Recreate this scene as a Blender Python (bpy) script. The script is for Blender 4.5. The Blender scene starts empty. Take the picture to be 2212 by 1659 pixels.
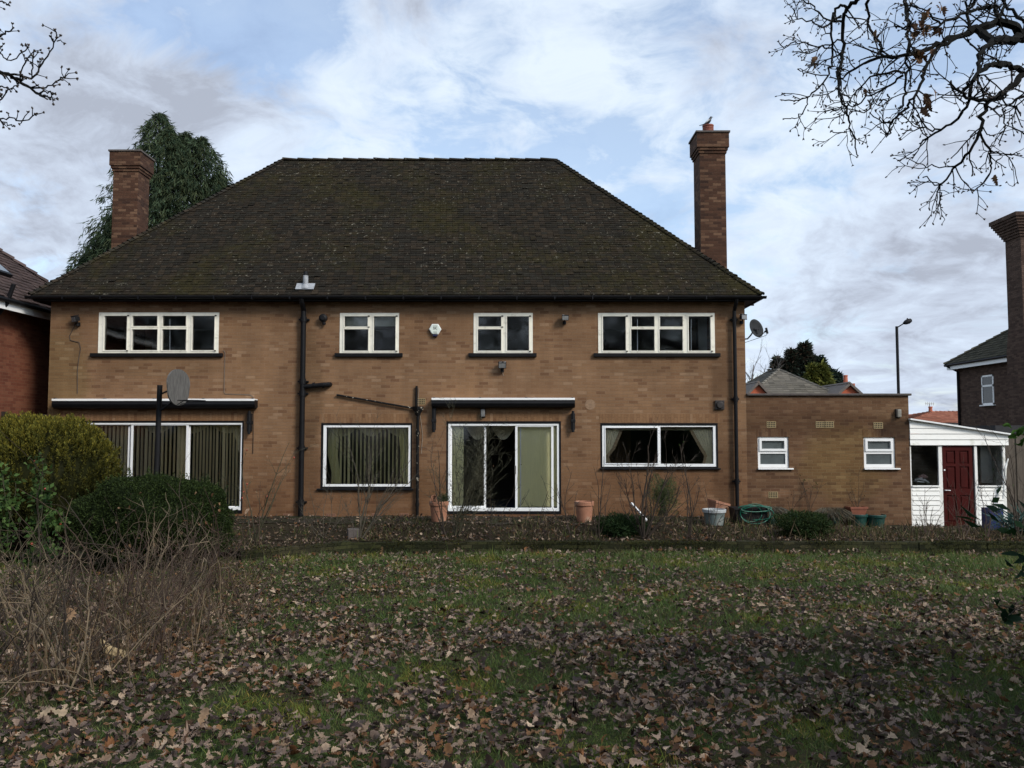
import bpy, math, random
import numpy as np
from mathutils import Vector, Matrix

# ---------------------------------------------------------------- camera, world, sun, exposure
SC = bpy.context.scene
C = SC.collection
R = math.radians
EYE, PITCH, FPX, CX, CY = 1.98, R(3.4), 1797.0, 1106.0, 829.5
cam_d = bpy.data.cameras.new("camera")
cam_d.sensor_width = 36.0
cam_d.lens = 36.0 * FPX / 2212.0
cam_d.clip_start, cam_d.clip_end = 0.05, 2000.0
cam = bpy.data.objects.new("camera", cam_d)
C.objects.link(cam)
cam.location = (0, 0, EYE)
cam.rotation_euler = (R(90) + PITCH, 0, 0)
SC.camera = cam

SUN_DIR = Vector((0.60, -0.56, 0.58)).normalized()      # towards the sun: right of and behind the viewer
sun_d = bpy.data.lights.new("sun", 'SUN')
sun_d.energy, sun_d.angle, sun_d.color = 2.2, R(16), (1.0, 0.93, 0.84)
sun = bpy.data.objects.new("sun", sun_d)
C.objects.link(sun)
sun.rotation_euler = (-SUN_DIR).to_track_quat('-Z', 'Y').to_euler()

SC.view_settings.view_transform = 'Standard'
SC.view_settings.look = 'None'
SC.view_settings.exposure = 0.46
SC.view_settings.gamma = 1.0


class NT:
    """short-hand for building node trees"""
    def __init__(self, tree):
        self.t = tree
        tree.nodes.clear()

    def n(self, kind, props=None, **ins):
        nd = self.t.nodes.new(kind)
        for k, v in (props or {}).items():
            setattr(nd, k, v)
        for k, v in ins.items():
            self.put(nd, k, v)
        return nd

    def put(self, nd, k, v):
        key = int(k[1:]) if k[0] == 'i' and k[1:].isdigit() else k.replace('_', ' ')
        s = nd.inputs[key]
        if isinstance(v, bpy.types.NodeSocket):
            self.t.links.new(v, s)
        else:
            if s.type == 'RGBA' and len(v) == 3:
                v = (*v, 1)
            s.default_value = v

    def math(self, op, a, b=0.0, clamp=False):
        return self.n('ShaderNodeMath', dict(operation=op, use_clamp=clamp), i0=a, i1=b).outputs[0]

    def mix(self, f, a, b, mode='MIX'):
        nd = self.n('ShaderNodeMix', dict(data_type='RGBA', blend_type=mode))
        self.put(nd, 'i0', f); self.put(nd, 'i6', a); self.put(nd, 'i7', b)
        return nd.outputs[2]

    def noise(self, vec, scale, detail=3.0, rough=0.55, dist=0.0):
        nd = self.n('ShaderNodeTexNoise', None, Scale=scale, Detail=detail, Roughness=rough, Distortion=dist)
        if vec is not None:
            self.put(nd, 'Vector', vec)
        return nd.outputs[0]

    def ramp(self, f, stops, interp='LINEAR'):
        nd = self.n('ShaderNodeValToRGB', None, Fac=f)
        cr = nd.color_ramp
        cr.interpolation = interp
        while len(cr.elements) < len(stops):
            cr.elements.new(0.5)
        for e, (p, c) in zip(cr.elements, stops):
            e.position = p
            e.color = (c, c, c, 1) if isinstance(c, (int, float)) else (*c, 1)
        return nd.outputs[0]

    def span(self, f, a, b, c=0.0, d=1.0, smooth=True):
        nd = self.n('ShaderNodeMapRange', dict(interpolation_type='SMOOTHSTEP' if smooth else 'LINEAR'))
        for k, v in zip(('i0', 'i1', 'i2', 'i3', 'i4'), (f, a, b, c, d)):
            self.put(nd, k, v)
        return nd.outputs[0]


def pix_dir(dx, dy):
    u, v = dx - CX, dy - CY
    c, s = math.cos(PITCH), math.sin(PITCH)
    return Vector((u, FPX * c + v * s, FPX * s - v * c))


def P(dx, dy, Y):
    """where the line of sight measured on the photograph meets the vertical plane at distance Y"""
    d = pix_dir(dx, dy)
    k = Y / d.y
    return Vector((d.x * k, Y, EYE + d.z * k))


def build_world():
    w = bpy.data.worlds.new("World")
    SC.world = w
    w.use_nodes = True
    g = NT(w.node_tree)
    tc = g.n('ShaderNodeTexCoord').outputs['Generated']
    sky = g.n('ShaderNodeTexSky', dict(sky_type='NISHITA', sun_disc=False, sun_elevation=math.asin(SUN_DIR.z),
                                       sun_rotation=math.atan2(SUN_DIR.x, SUN_DIR.y), air_density=1.0, dust_density=0.6, ozone_density=1.4))
    sep = g.n('ShaderNodeSeparateXYZ', None, Vector=tc)
    # cloud layer: the direction projected on a flat deck, so that clouds bunch up towards the horizon
    zz = g.math('ADD', g.math('MAXIMUM', sep.outputs[2], 0.0), 0.32)
    px = g.math('DIVIDE', sep.outputs[0], zz)
    py = g.math('DIVIDE', sep.outputs[1], zz)
    flat = g.n('ShaderNodeCombineXYZ', None, X=px, Y=py, Z=0.0).outputs[0]
    warp = g.noise(flat, 1.5, 3.0, 0.6)
    wv = g.n('ShaderNodeVectorMath', dict(operation='ADD'), i0=flat, i1=g.n('ShaderNodeCombineXYZ', None, X=g.math('MULTIPLY', warp, 0.5), Y=g.math('MULTIPLY', warp, -0.3), Z=3.1).outputs[0]).outputs[0]
    dens = g.noise(wv, 4.8, 7.0, 0.60)
    fine = g.noise(wv, 12.0, 6.0, 0.62)
    shade = g.noise(g.n('ShaderNodeVectorMath', dict(operation='ADD'), i0=wv, i1=(4.2, 7.7, 1.3)).outputs[0], 4.2, 6.0, 0.58)

    def lobe(dx, dy, tight):
        v = pix_dir(dx, dy).normalized()
        d = g.n('ShaderNodeVectorMath', dict(operation='DOT_PRODUCT'), i0=tc, i1=tuple(v)).outputs['Value']
        return g.math('POWER', g.math('MAXIMUM', d, 0.0), tight)
    def add(terms):
        s = None
        for f, k in terms:
            t = g.math('MULTIPLY', f, k)
            s = t if s is None else g.math('ADD', s, t)
        return s
    # openings in the cloud (blue) and heavier banks (grey), by compass direction
    gaps = add([(lobe(330, -10, 400), .24), (lobe(510, 120, 900), .20), (lobe(640, 100, 900), .16), (lobe(730, 20, 900), .14), (lobe(1230, 340, 400), .12), (lobe(1640, 455, 900), .17), (lobe(2010, 120, 260), .20), (lobe(1490, 60, 500), .10), (lobe(80, 60, 900), .06)])
    banks = add([(lobe(60, 470, 60), .24), (lobe(430, 220, 420), .30), (lobe(560, 230, 700), .22), (lobe(160, 150, 260), .18), (lobe(860, 30, 600), .30), (lobe(1560, 130, 700), .25), (lobe(1900, 560, 90), .33), (lobe(2150, 700, 200), .15)])
    whites = add([(lobe(980, 220, 260), .30), (lobe(1330, 250, 260), .22), (lobe(1640, 540, 500), .25), (lobe(540, 300, 900), .28), (lobe(1800, 350, 300), .25), (lobe(350, 130, 900), .1)])
    cover = g.math('SUBTRACT', g.math('ADD', g.math('ADD', dens, g.math('MULTIPLY', fine, 0.30)), g.math('MULTIPLY', banks, 0.5)), gaps)
    cover = g.span(cover, 0.40, 0.76)
    cover = g.math('MAXIMUM', cover, 0.36)
    grey = g.math('ADD', g.math('SUBTRACT', g.math('ADD', shade, banks), whites), g.math('MULTIPLY', g.math('SUBTRACT', fine, 0.5), 0.95))
    cloud = g.ramp(grey, [(0.28, (.60, .68, .77)), (0.54, (.53, .61, .725)), (0.80, (.43, .485, .585)), (1.15, (.33, .365, .44))])
    glow = g.n('ShaderNodeVectorMath', dict(operation='DOT_PRODUCT'), i0=tc, i1=tuple(SUN_DIR)).outputs['Value']
    glow = g.math('POWER', g.math('MAXIMUM', glow, 0.0), 5.0)           # bright cloud round the veiled sun, behind the viewer
    SK = 0.15
    k = 1.0 / SK
    cl = g.n('ShaderNodeVectorMath', dict(operation='SCALE'), i0=cloud, Scale=g.math('MULTIPLY', g.math('ADD', 1.0, g.math('MULTIPLY', glow, 1.4)), k)).outputs[0]
    col = g.mix(cover, sky.outputs[0], cl)
    low = g.span(sep.outputs[2], -0.02, 0.0)
    col = g.mix(low, (.12 * k, .11 * k, .10 * k), col)
    bg = g.n('ShaderNodeBackground', None, Color=col, Strength=SK)
    out = g.n('ShaderNodeOutputWorld')
    g.t.links.new(bg.outputs[0], out.inputs[0])


build_world()

# ---------------------------------------------------------------- materials
MATS = {}


def new_mat(name):
    m = bpy.data.materials.new(name)
    m.use_nodes = True
    MATS[name] = m
    return m, NT(m.node_tree)


def finish(g, bsdf):
    out = g.n('ShaderNodeOutputMaterial')
    g.t.links.new(bsdf, out.inputs[0])


def bump(g, h, strength=0.4, dist=0.01):
    return g.n('ShaderNodeBump', None, Height=h, Strength=strength, Distance=dist).outputs[0]


def plain(name, col, rough=0.6, var=0.18, scale=9.0, bmp=0.0, metal=0.0, spec=0.5, dirt=None, dscale=3.0, dlo=0.52, dhi=0.72, stretch=(1, 1, 1)):
    m, g = new_mat(name)
    co = g.n('ShaderNodeTexCoord').outputs['Object']
    co = g.n('ShaderNodeMapping', None, Vector=co, Scale=stretch).outputs[0]
    nz = g.noise(co, scale, 4.0, 0.6)
    lo = tuple(c * (1 - var) for c in col)
    hi = tuple(min(1, c * (1 + var)) for c in col)
    c = g.ramp(nz, [(0.3, lo), (0.7, hi)])
    if dirt:
        c = g.mix(g.span(g.noise(co, dscale, 5.0, 0.65), dlo, dhi), c, dirt)
    b = g.n('ShaderNodeBsdfPrincipled', None, Base_Color=c, Roughness=rough, Metallic=metal)
    b.inputs['Specular IOR Level'].default_value = spec
    if bmp:
        g.put(b, 'Normal', bump(g, nz, bmp, 0.01))
    finish(g, b.outputs[0])
    return m


def brick(name, stops, mortar, wash=None, base_tint=None, moss=None, size=(.225, .075), dark_top=None):
    """courses of brick drawn in metres on the surface; wash = large tonal drift, damp/moss = darker foot"""
    m, g = new_mat(name)
    uv = g.n('ShaderNodeUVMap').outputs[0]
    pos = g.n('ShaderNodeNewGeometry').outputs['Position']
    wob = g.noise(uv, 9.0, 2.0, 0.5)
    wv = g.n('ShaderNodeCombineXYZ', None, X=g.math('MULTIPLY', wob, .012), Y=g.math('MULTIPLY', g.noise(uv, 5.0, 2.0, 0.5), .010), Z=0.0).outputs[0]
    uv2 = g.n('ShaderNodeVectorMath', dict(operation='ADD'), i0=uv, i1=wv).outputs[0]
    bt = g.n('ShaderNodeTexBrick', dict(offset=0.5), Vector=uv2, Color1=(0, 0, 0), Color2=(1, 1, 1), Mortar=(.5, .5, .5), Scale=1.0,
             Mortar_Size=.0055, Mortar_Smooth=.25, Bias=0.0, Brick_Width=size[0], Row_Height=size[1])
    tint = bt.outputs[0]
    c = g.ramp(tint, stops)
    grain = g.noise(pos, 45.0, 3.0, 0.6)
    c = g.mix(1.0, c, g.ramp(grain, [(.25, .80), (.75, 1.16)]), 'MULTIPLY')
    mo = g.mix(g.noise(pos, 2.2, 3.0, .6), mortar, tuple(v * .55 for v in mortar))
    c = g.mix(g.math('MULTIPLY', bt.outputs[1], .8), c, mo)
    big = g.noise(pos, 0.55, 4.0, 0.62)
    if wash:
        c = g.mix(1.0, c, g.ramp(big, wash), 'MULTIPLY')
    streak = g.noise(g.n('ShaderNodeMapping', None, Vector=pos, Scale=(2.4, 2.4, .35)).outputs[0], 1.0, 4.0, .6)
    c = g.mix(1.0, c, g.ramp(streak, [(.3, .86), (.7, 1.10)]), 'MULTIPLY')
    z = g.n('ShaderNodeSeparateXYZ', None, Vector=pos).outputs
    if base_tint:                                                      # redder and darker towards the foot, with a ragged upper edge
        d = g.span(g.math('ADD', z[2], g.math('MULTIPLY', g.math('SUBTRACT', g.noise(pos, 1.3, 4.0, .65), .5), 1.6)), base_tint[1], base_tint[0])
        c = g.mix(g.math('MULTIPLY', d, base_tint[3]), c, g.mix(1.0, c, base_tint[2], 'MULTIPLY'))
    if moss:                                                      # tinted patches, some mossy: centre x, z, half sizes, colour, strength
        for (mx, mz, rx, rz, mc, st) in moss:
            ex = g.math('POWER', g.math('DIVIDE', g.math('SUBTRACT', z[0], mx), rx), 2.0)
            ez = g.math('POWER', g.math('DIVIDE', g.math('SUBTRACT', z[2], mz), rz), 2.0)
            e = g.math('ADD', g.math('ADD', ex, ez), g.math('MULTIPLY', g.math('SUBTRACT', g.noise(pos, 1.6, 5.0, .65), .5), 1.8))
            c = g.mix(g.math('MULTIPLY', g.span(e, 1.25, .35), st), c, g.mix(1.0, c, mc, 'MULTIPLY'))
    h = g.math('ADD', g.math('MULTIPLY', bt.outputs[1], -1.0), g.math('MULTIPLY', grain, .35))
    h = g.math('ADD', h, g.math('MULTIPLY', tint, .25))
    b = g.n('ShaderNodeBsdfPrincipled', None, Base_Color=c, Roughness=.92, Normal=bump(g, h, .75, .006))
    b.inputs['Specular IOR Level'].default_value = .25
    finish(g, b.outputs[0])
    return m


def tinted(name, rough=.7, spec=.3, translucent=0.0, noise_scale=0.0, mul=1.0):
    """surface colour carried by the mesh itself, one value per leaf / tile / blade"""
    m, g = new_mat(name)
    c = g.n('ShaderNodeAttribute', dict(attribute_name='Col')).outputs['Color']
    if noise_scale:
        pos = g.n('ShaderNodeNewGeometry').outputs['Position']
        c = g.mix(1.0, c, g.ramp(g.noise(pos, noise_scale, 3.0, .6), [(.25, .72 * mul), (.75, 1.25 * mul)]), 'MULTIPLY')
    b = g.n('ShaderNodeBsdfPrincipled', None, Base_Color=c, Roughness=rough)
    b.inputs['Specular IOR Level'].default_value = spec
    o = b.outputs[0]
    if translucent:
        t = g.n('ShaderNodeBsdfTranslucent', None, Color=c)
        o = g.n('ShaderNodeMixShader', None, i0=translucent, i1=o, i2=t.outputs[0]).outputs[0]
    finish(g, o)
    return m


def roof_mat(name, mossy=1.0, lichen=1.0):
    m, g = new_mat(name)
    c = g.n('ShaderNodeAttribute', dict(attribute_name='Col')).outputs['Color']
    pos = g.n('ShaderNodeNewGeometry').outputs['Position']
    mz = g.math('ADD', g.math('MULTIPLY', g.noise(pos, .42, 5.0, .6), .75), g.math('MULTIPLY', g.noise(pos, 7.0, 3.0, .6), .32))
    mf = g.math('MULTIPLY', g.span(mz, .48, .70), .62 * mossy)
    c = g.mix(mf, c, g.ramp(g.noise(pos, 16.0, 3.0, .6), [(.3, (.017, .0145, .004)), (.7, (.044, .038, .010))]))
    sp = g.noise(g.n('ShaderNodeMapping', None, Vector=pos, Scale=(1, 1, 1.6)).outputs[0], 11.0, 3.0, .72)
    area = g.span(g.noise(pos, .6, 3.0, .6), .30, .62)
    lf = g.math('MULTIPLY', g.span(sp, .63, .68), g.math('MULTIPLY', area, lichen))
    c = g.mix(lf, c, (.19, .175, .135))
    b = g.n('ShaderNodeBsdfPrincipled', None, Base_Color=c, Roughness=.95, Normal=bump(g, g.noise(pos, 30.0, 3.0, .6), .5, .01))
    b.inputs['Specular IOR Level'].default_value = .12
    finish(g, b.outputs[0])
    return m


def glass(name, tint=(1, 1, 1), refl=1.0, frost=None):
    m, g = new_mat(name)
    pos = g.n('ShaderNodeNewGeometry').outputs['Position']
    f = g.n('ShaderNodeFresnel', None, IOR=1.5)
    gl = g.n('ShaderNodeBsdfGlossy', None, Color=(1, 1, 1), Roughness=.05, Normal=bump(g, g.noise(pos, 1.4, 1.0, .5), .15, .02))
    if frost:
        base = g.n('ShaderNodeBsdfPrincipled', None, Base_Color=g.ramp(g.noise(pos, 7.0, 4.0, .6), [(.3, tuple(c * .7 for c in frost)), (.7, frost)]), Roughness=.35).outputs[0]
    else:
        base = g.n('ShaderNodeBsdfTransparent', None, Color=tint).outputs[0]
    o = g.n('ShaderNodeMixShader', None, i0=g.math('MULTIPLY', f.outputs[0], refl), i1=base, i2=gl.outputs[0]).outputs[0]
    finish(g, o)
    return m


def ground_mat(name, a, b_, c_, s1=.9, s2=14.0):
    m, g = new_mat(name)
    pos = g.n('ShaderNodeNewGeometry').outputs['Position']
    f1 = g.noise(pos, s1, 4.0, .6)
    f2 = g.noise(pos, s2, 5.0, .7)
    c = g.mix(g.span(f1, .42, .6), a, b_)
    c = g.mix(g.span(f2, .5, .68), c, c_)
    c = g.mix(1.0, c, g.ramp(g.noise(pos, 60.0, 3.0, .7), [(.3, .55), (.7, 1.3)]), 'MULTIPLY')
    b = g.n('ShaderNodeBsdfPrincipled', None, Base_Color=c, Roughness=.97, Normal=bump(g, f2, .9, .03))
    b.inputs['Specular IOR Level'].default_value = .1
    finish(g, b.outputs[0])
    return m


BR = [(0.0, (.140, .072, .037)), (.06, (.162, .086, .044)), (.13, (.190, .105, .054)), (.5, (.206, .116, .060)), (.90, (.219, .126, .067)), (1.0, (.262, .164, .096))]
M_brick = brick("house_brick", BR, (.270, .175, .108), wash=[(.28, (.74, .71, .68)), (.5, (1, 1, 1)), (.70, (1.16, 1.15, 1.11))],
                base_tint=(-.1, 2.2, (.70, .61, .55), .85),
                moss=[(-10.9, 2.6, .8, 2.2, (.80, .86, .72), .8), (-4.9, 2.7, .35, 2.6, (.66, .66, .62), .7), (5.05, 2.4, .30, 2.9, (.60, .58, .56), .7), (-2.7, .75, 1.3, .45, (.74, .72, .66), .7), (3.5, .85, 1.6, .45, (.74, .70, .66), .7), (-8.5, 3.55, 1.6, .22, (.80, .80, .76), .6), (3.5, 3.55, 1.6, .22, (.78, .78, .76), .6)])  # darker patches under the sills and along the pipes, greenish at the left corner
M_soldier = brick("soldier_brick", BR, (.20, .12, .065), wash=[(.25, (.85, .80, .74)), (.75, (1.08, 1.05, 1.0))])
M_brick_x = brick("extension_brick", [(0.0, (.082, .042, .023)), (.25, (.112, .059, .031)), (.7, (.126, .069, .037)), (1.0, (.160, .096, .055))], (.19, .125, .08),
                  wash=[(.3, (.84, .80, .78)), (.7, (1.1, 1.08, 1.0))], base_tint=(1.5, 2.5, (1.0, 1.0, 1.0), .1),
                  moss=[(8.0, 1.25, 1.15, .95, (1.20, 1.30, .98), .8), (9.4, 2.05, .7, .30, (.42, .42, .42), .9), (7.4, 2.2, 2.6, .32, (.70, .66, .60), .8), (6.3, .55, .35, .14, (1.7, 1.75, 1.85), .7)])  # mossy green patch, darker ones towards the top, a pale one low down
M_brick_stack = brick("chimney_brick", [(0.0, (.034, .016, .010)), (.25, (.055, .025, .014)), (.7, (.074, .034, .019)), (1.0, (.14, .078, .045))], (.085, .050, .030),
                      wash=[(.3, (.8, .8, .8)), (.7, (1.1, 1.1, 1.1))])
M_brick_red = brick("neighbour_red_brick", [(0.0, (.12, .038, .021)), (.5, (.155, .052, .028)), (1.0, (.185, .072, .040))], (.20, .10, .06), wash=[(.3, (.85, .85, .85)), (.7, (1.1, 1.1, 1.1))])
M_brick_dark = brick("neighbour_dark_brick", [(0.0, (.048, .028, .020)), (.5, (.072, .043, .031)), (1.0, (.10, .063, .046))], (.065, .047, .036))
M_brick_wall = brick("mossy_brick", [(0.0, (.014, .013, .008)), (.5, (.026, .023, .014)), (1.0, (.05, .042, .028))], (.012, .012, .007),
                     wash=[(.3, (.55, .70, .35)), (.5, (.8, 1.0, .5)), (.7, (1.1, 1.05, .9))])
M_roof = roof_mat("mossy_roof_tile")
M_roof_clean = roof_mat("plain_roof_tile", .25, .3)
M_black = plain("black_paint", (.006, .006, .007), .5, .3, 6, .1, spec=.18)
M_black_flat = plain("black_plastic", (.008, .008, .009), .6, .3, 12, spec=.2)
M_white = plain("white_gloss_paint", (.78, .75, .64), .5, .08, 5, .05, spec=.25, dirt=(.36, .33, .25), dscale=4.5, dlo=.54, dhi=.80)
M_upvc = plain("white_plastic", (.80, .80, .78), .35, .03, 5, dirt=(.5, .49, .44), dscale=3.0, dlo=.60, dhi=.82)
M_alu = plain("white_aluminium", (.78, .79, .78), .35, .04, 5)
M_shiplap = plain("white_cladding", (.80, .79, .74), .45, .04, 3, dirt=(.48, .48, .38), dscale=2.2, dlo=.55, dhi=.78)
M_cream = plain("cream_fabric", (.88, .76, .46), .85, .10, 14, stretch=(6, 6, .6))
M_greenblind = plain("pale_green_fabric", (.88, .82, .45), .85, .07, 10, stretch=(8, 8, .4))
M_net = plain("net_fabric", (.85, .78, .56), .9, .12, 20)
M_frill = plain("frill_fabric", (.42, .30, .17), .9, .15, 20)
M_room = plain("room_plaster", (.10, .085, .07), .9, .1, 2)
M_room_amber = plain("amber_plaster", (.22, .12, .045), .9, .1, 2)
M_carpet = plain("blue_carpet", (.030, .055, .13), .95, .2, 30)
M_glass = glass("window_glass")
M_frost = glass("frosted_glass", frost=(.085, .10, .10), refl=1.0)
M_stone = plain("weathered_stone", (.075, .062, .055), .9, .3, 10, .4, dirt=(.05, .045, .03), dscale=5)
M_lead = plain("lead_flashing", (.27, .28, .29), .5, .25, 12, .2)
M_terra = plain("terracotta", (.31, .14, .080), .8, .14, 6, .15, dirt=(.40, .30, .22), dscale=4.0, dlo=.5, dhi=.75)
M_terra_dark = plain("dark_terracotta", (.20, .065, .035), .8, .15, 8, .1)
M_greenpot = plain("green_plastic", (.006, .045, .036), .45, .2, 7, dirt=(.05, .06, .045), dscale=4)
M_greypot = plain("grey_green_plastic", (.12, .15, .145), .5, .15, 7, dirt=(.30, .30, .27), dscale=3)
M_palerim = plain("pale_plastic", (.36, .38, .38), .5, .15, 9)
M_hose = plain("green_hose", (.004, .085, .052), .35, .15, 7)
M_bluepl = plain("blue_plastic", (.010, .022, .10), .4, .2, 7)
M_yelvent = plain("cream_terracotta", (.28, .21, .10), .7, .1, 12)
M_vent_red = plain("red_terracotta", (.20, .10, .06), .8, .1, 12)
M_dark = plain("dark_void", (.012, .010, .009), .9, .1)
M_rust = plain("aged_steel", (.10, .095, .09), .6, .25, 12, metal=.3)
M_oldwood = plain("weathered_plywood", (.095, .09, .082), .85, .45, 7, .2, stretch=(5, 5, .7), dirt=(.06, .06, .055), dscale=9, dlo=.52, dhi=.66)
M_fence = plain("old_fence_wood", (.075, .060, .045), .9, .35, 6, .3, stretch=(6, 6, .6))
M_fence_dark = plain("dark_fence_wood", (.022, .016, .012), .9, .3, 6, .3, stretch=(.6, .6, 6))
M_door = plain("maroon_paint", (.046, .0050, .0038), .6, .15, 4, spec=.10)
M_dish = plain("grey_dish_metal", (.030, .032, .034), .85, .2, 9, spec=.1)
M_galv = plain("galvanised_steel", (.32, .32, .32), .5, .15, 9, metal=.4)
M_lampglass = plain("lamp_lens", (.16, .16, .155), .2, .2, 12)
M_lampdirty = plain("dusty_lamp_lens", (.20, .19, .16), .5, .2, 20)
M_felt = plain("roof_felt", (.018, .018, .020), .85, .25, 4)
M_twig = plain("brown_twig", (.032, .022, .014), .95, .35, 6)
M_twig_pale = plain("pale_grey_twig", (.055, .046, .030), .85, .3, 6)
M_twig_red = plain("reddish_twig", (.045, .024, .014), .8, .3, 6)
M_twig_green = plain("green_cane", (.045, .042, .020), .75, .3, 6)
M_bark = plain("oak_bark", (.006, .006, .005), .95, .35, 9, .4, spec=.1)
M_bark_far = plain("grey_bark", (.15, .13, .115), .9, .3, 4)
M_hip = plain("orange_red_fruit", (.28, .035, .015), .35, .2, 10)
M_leaf = tinted("dead_leaf", .85, .2, .15, 28.0)
M_grass = tinted("grass_blade", .6, .3, .25)
M_fol = tinted("green_foliage", .7, .12, .25)
M_lawn = ground_mat("lawn_soil", (.030, .042, .012), (.040, .030, .018), (.055, .060, .016))
M_bed = ground_mat("border_soil", (.024, .018, .011), (.032, .025, .015), (.026, .030, .010), 1.4, 11.0)
M_pave = ground_mat("mossy_paving", (.034, .029, .021), (.026, .028, .012), (.048, .040, .028), 1.8, 9.0)
M_earth = ground_mat("ground_earth", (.05, .05, .03), (.06, .05, .035), (.045, .06, .025), .2, 3.0)
M_tarmac = ground_mat("road_tarmac", (.045, .045, .045), (.055, .055, .055), (.05, .05, .05), .5, 6)

# ---------------------------------------------------------------- object helpers
BASE = {}


def thing(name, label, cat, loc=(0, 0, 0), group=None, rotz=0.0):
    o = bpy.data.objects.new(name, None)
    o.empty_display_size = .2
    C.objects.link(o)
    o.location = loc
    o.rotation_euler = (0, 0, rotz)
    BASE[o.name] = Vector(loc)
    tag(o, label, cat, group)
    return o


def tag(o, label=None, cat=None, group=None, kind=None):
    for k, v in (('label', label), ('category', cat), ('group', group), ('kind', kind)):
        if v:
            o[k] = v
    return o


class MB:
    def __init__(self):
        self.v, self.f, self.m, self.uvmode = [], [], [], []
        self.cur = 0

    def add(self, verts, faces, m=None):
        b = len(self.v)
        self.v.extend(tuple(p) for p in verts)
        for f in faces:
            self.f.append(tuple(b + i for i in f))
            self.m.append(self.cur if m is None else m)
        return self

    def box(self, x0, x1, y0, y1, z0, z1, m=None):
        v = [(x0, y0, z0), (x1, y0, z0), (x1, y1, z0), (x0, y1, z0), (x0, y0, z1), (x1, y0, z1), (x1, y1, z1), (x0, y1, z1)]
        return self.add(v, [(0, 3, 2, 1), (4, 5, 6, 7), (0, 1, 5, 4), (1, 2, 6, 5), (2, 3, 7, 6), (3, 0, 4, 7)], m)

    def obox(self, c, sx, sy, sz, mat, m=None):
        """box of full size sx, sy, sz turned by a 3x3 matrix about its centre c"""
        c = Vector(c)
        vs = []
        for dz in (-.5, .5):
            for dx, dy in ((-.5, -.5), (.5, -.5), (.5, .5), (-.5, .5)):
                vs.append(c + mat @ Vector((dx * sx, dy * sy, dz * sz)))
        return self.add(vs, [(0, 3, 2, 1), (4, 5, 6, 7), (0, 1, 5, 4), (1, 2, 6, 5), (2, 3, 7, 6), (3, 0, 4, 7)], m)

    def tube(self, pts, radii, n=6, m=None, cap=True):
        pts = [Vector(p) for p in pts]
        if not hasattr(radii, '__len__'):
            radii = [radii] * len(pts)
        u = None
        vs, fs = [], []
        for i, p in enumerate(pts):
            t = (pts[min(i + 1, len(pts) - 1)] - pts[max(i - 1, 0)])
            if t.length < 1e-9:
                t = Vector((0, 0, 1))
            t.normalize()
            if u is None:
                u = t.orthogonal().normalized()
            else:
                u = (u - t * u.dot(t))
                u = u.normalized() if u.length > 1e-6 else t.orthogonal().normalized()
            w = t.cross(u)
            for k in range(n):
                a = 2 * math.pi * k / n
                vs.append(p + (u * math.cos(a) + w * math.sin(a)) * radii[i])
        for i in range(len(pts) - 1):
            for k in range(n):
                k2 = (k + 1) % n
                fs.append((i * n + k, i * n + k2, (i + 1) * n + k2, (i + 1) * n + k))
        if cap:
            fs.append(tuple(reversed(range(n))))
            fs.append(tuple((len(pts) - 1) * n + k for k in range(n)))
        return self.add(vs, fs, m)

    def lathe(self, c, prof, n=24, m=None):
        """profile of (radius, height) turned about a vertical axis through c"""
        cx, cy, cz = c
        vs, fs = [], []
        for r, h in prof:
            for k in range(n):
                a = 2 * math.pi * k / n
                vs.append((cx + r * math.cos(a), cy + r * math.sin(a), cz + h))
        for i in range(len(prof) - 1):
            for k in range(n):
                k2 = (k + 1) % n
                fs.append((i * n + k, i * n + k2, (i + 1) * n + k2, (i + 1) * n + k))
        return self.add(vs, fs, m)

    def prism(self, poly, y0, y1, m=None):
        """(x, z) outline given anticlockwise as seen from the front (-y), with depth from y0 to y1"""
        n = len(poly)
        vs = [(x, y0, z) for x, z in poly] + [(x, y1, z) for x, z in poly]
        fs = [tuple(range(n)), tuple(reversed(range(n, 2 * n)))]
        for i in range(n):
            j = (i + 1) % n
            fs.append((j, i, n + i, n + j))
        return self.add(vs, fs, m)

    def panel(self, x0, x1, z0, z1, y0, y1, holes=(), m=None):
        """upright slab with rectangular openings, reveals included"""
        e = 1e-6
        xs = sorted({x0, x1, *[h[0] for h in holes], *[h[1] for h in holes]})
        zs = sorted({z0, z1, *[h[2] for h in holes], *[h[3] for h in holes]})
        xs = [x for x in xs if x0 - e <= x <= x1 + e]
        zs = [z for z in zs if z0 - e <= z <= z1 + e]
        def solid(i, j):
            if not (0 <= i < len(xs) - 1 and 0 <= j < len(zs) - 1):
                return False
            cx, cz = (xs[i] + xs[i + 1]) / 2, (zs[j] + zs[j + 1]) / 2
            return not any(h[0] < cx < h[1] and h[2] < cz < h[3] for h in holes)
        for i in range(len(xs) - 1):
            for j in range(len(zs) - 1):
                if not solid(i, j):
                    continue
                a, b, c, d = xs[i], xs[i + 1], zs[j], zs[j + 1]
                self.add([(a, y0, c), (b, y0, c), (b, y0, d), (a, y0, d)], [(0, 1, 2, 3)], m)
                self.add([(a, y1, c), (b, y1, c), (b, y1, d), (a, y1, d)], [(3, 2, 1, 0)], m)
                if not solid(i - 1, j):
                    self.add([(a, y0, c), (a, y0, d), (a, y1, d), (a, y1, c)], [(0, 1, 2, 3)], m)
                if not solid(i + 1, j):
                    self.add([(b, y0, c), (b, y1, c), (b, y1, d), (b, y0, d)], [(0, 1, 2, 3)], m)
                if not solid(i, j - 1):
                    self.add([(a, y0, c), (a, y1, c), (b, y1, c), (b, y0, c)], [(0, 1, 2, 3)], m)
                if not solid(i, j + 1):
                    self.add([(a, y0, d), (b, y0, d), (b, y1, d), (a, y1, d)], [(0, 1, 2, 3)], m)
        return self

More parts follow.
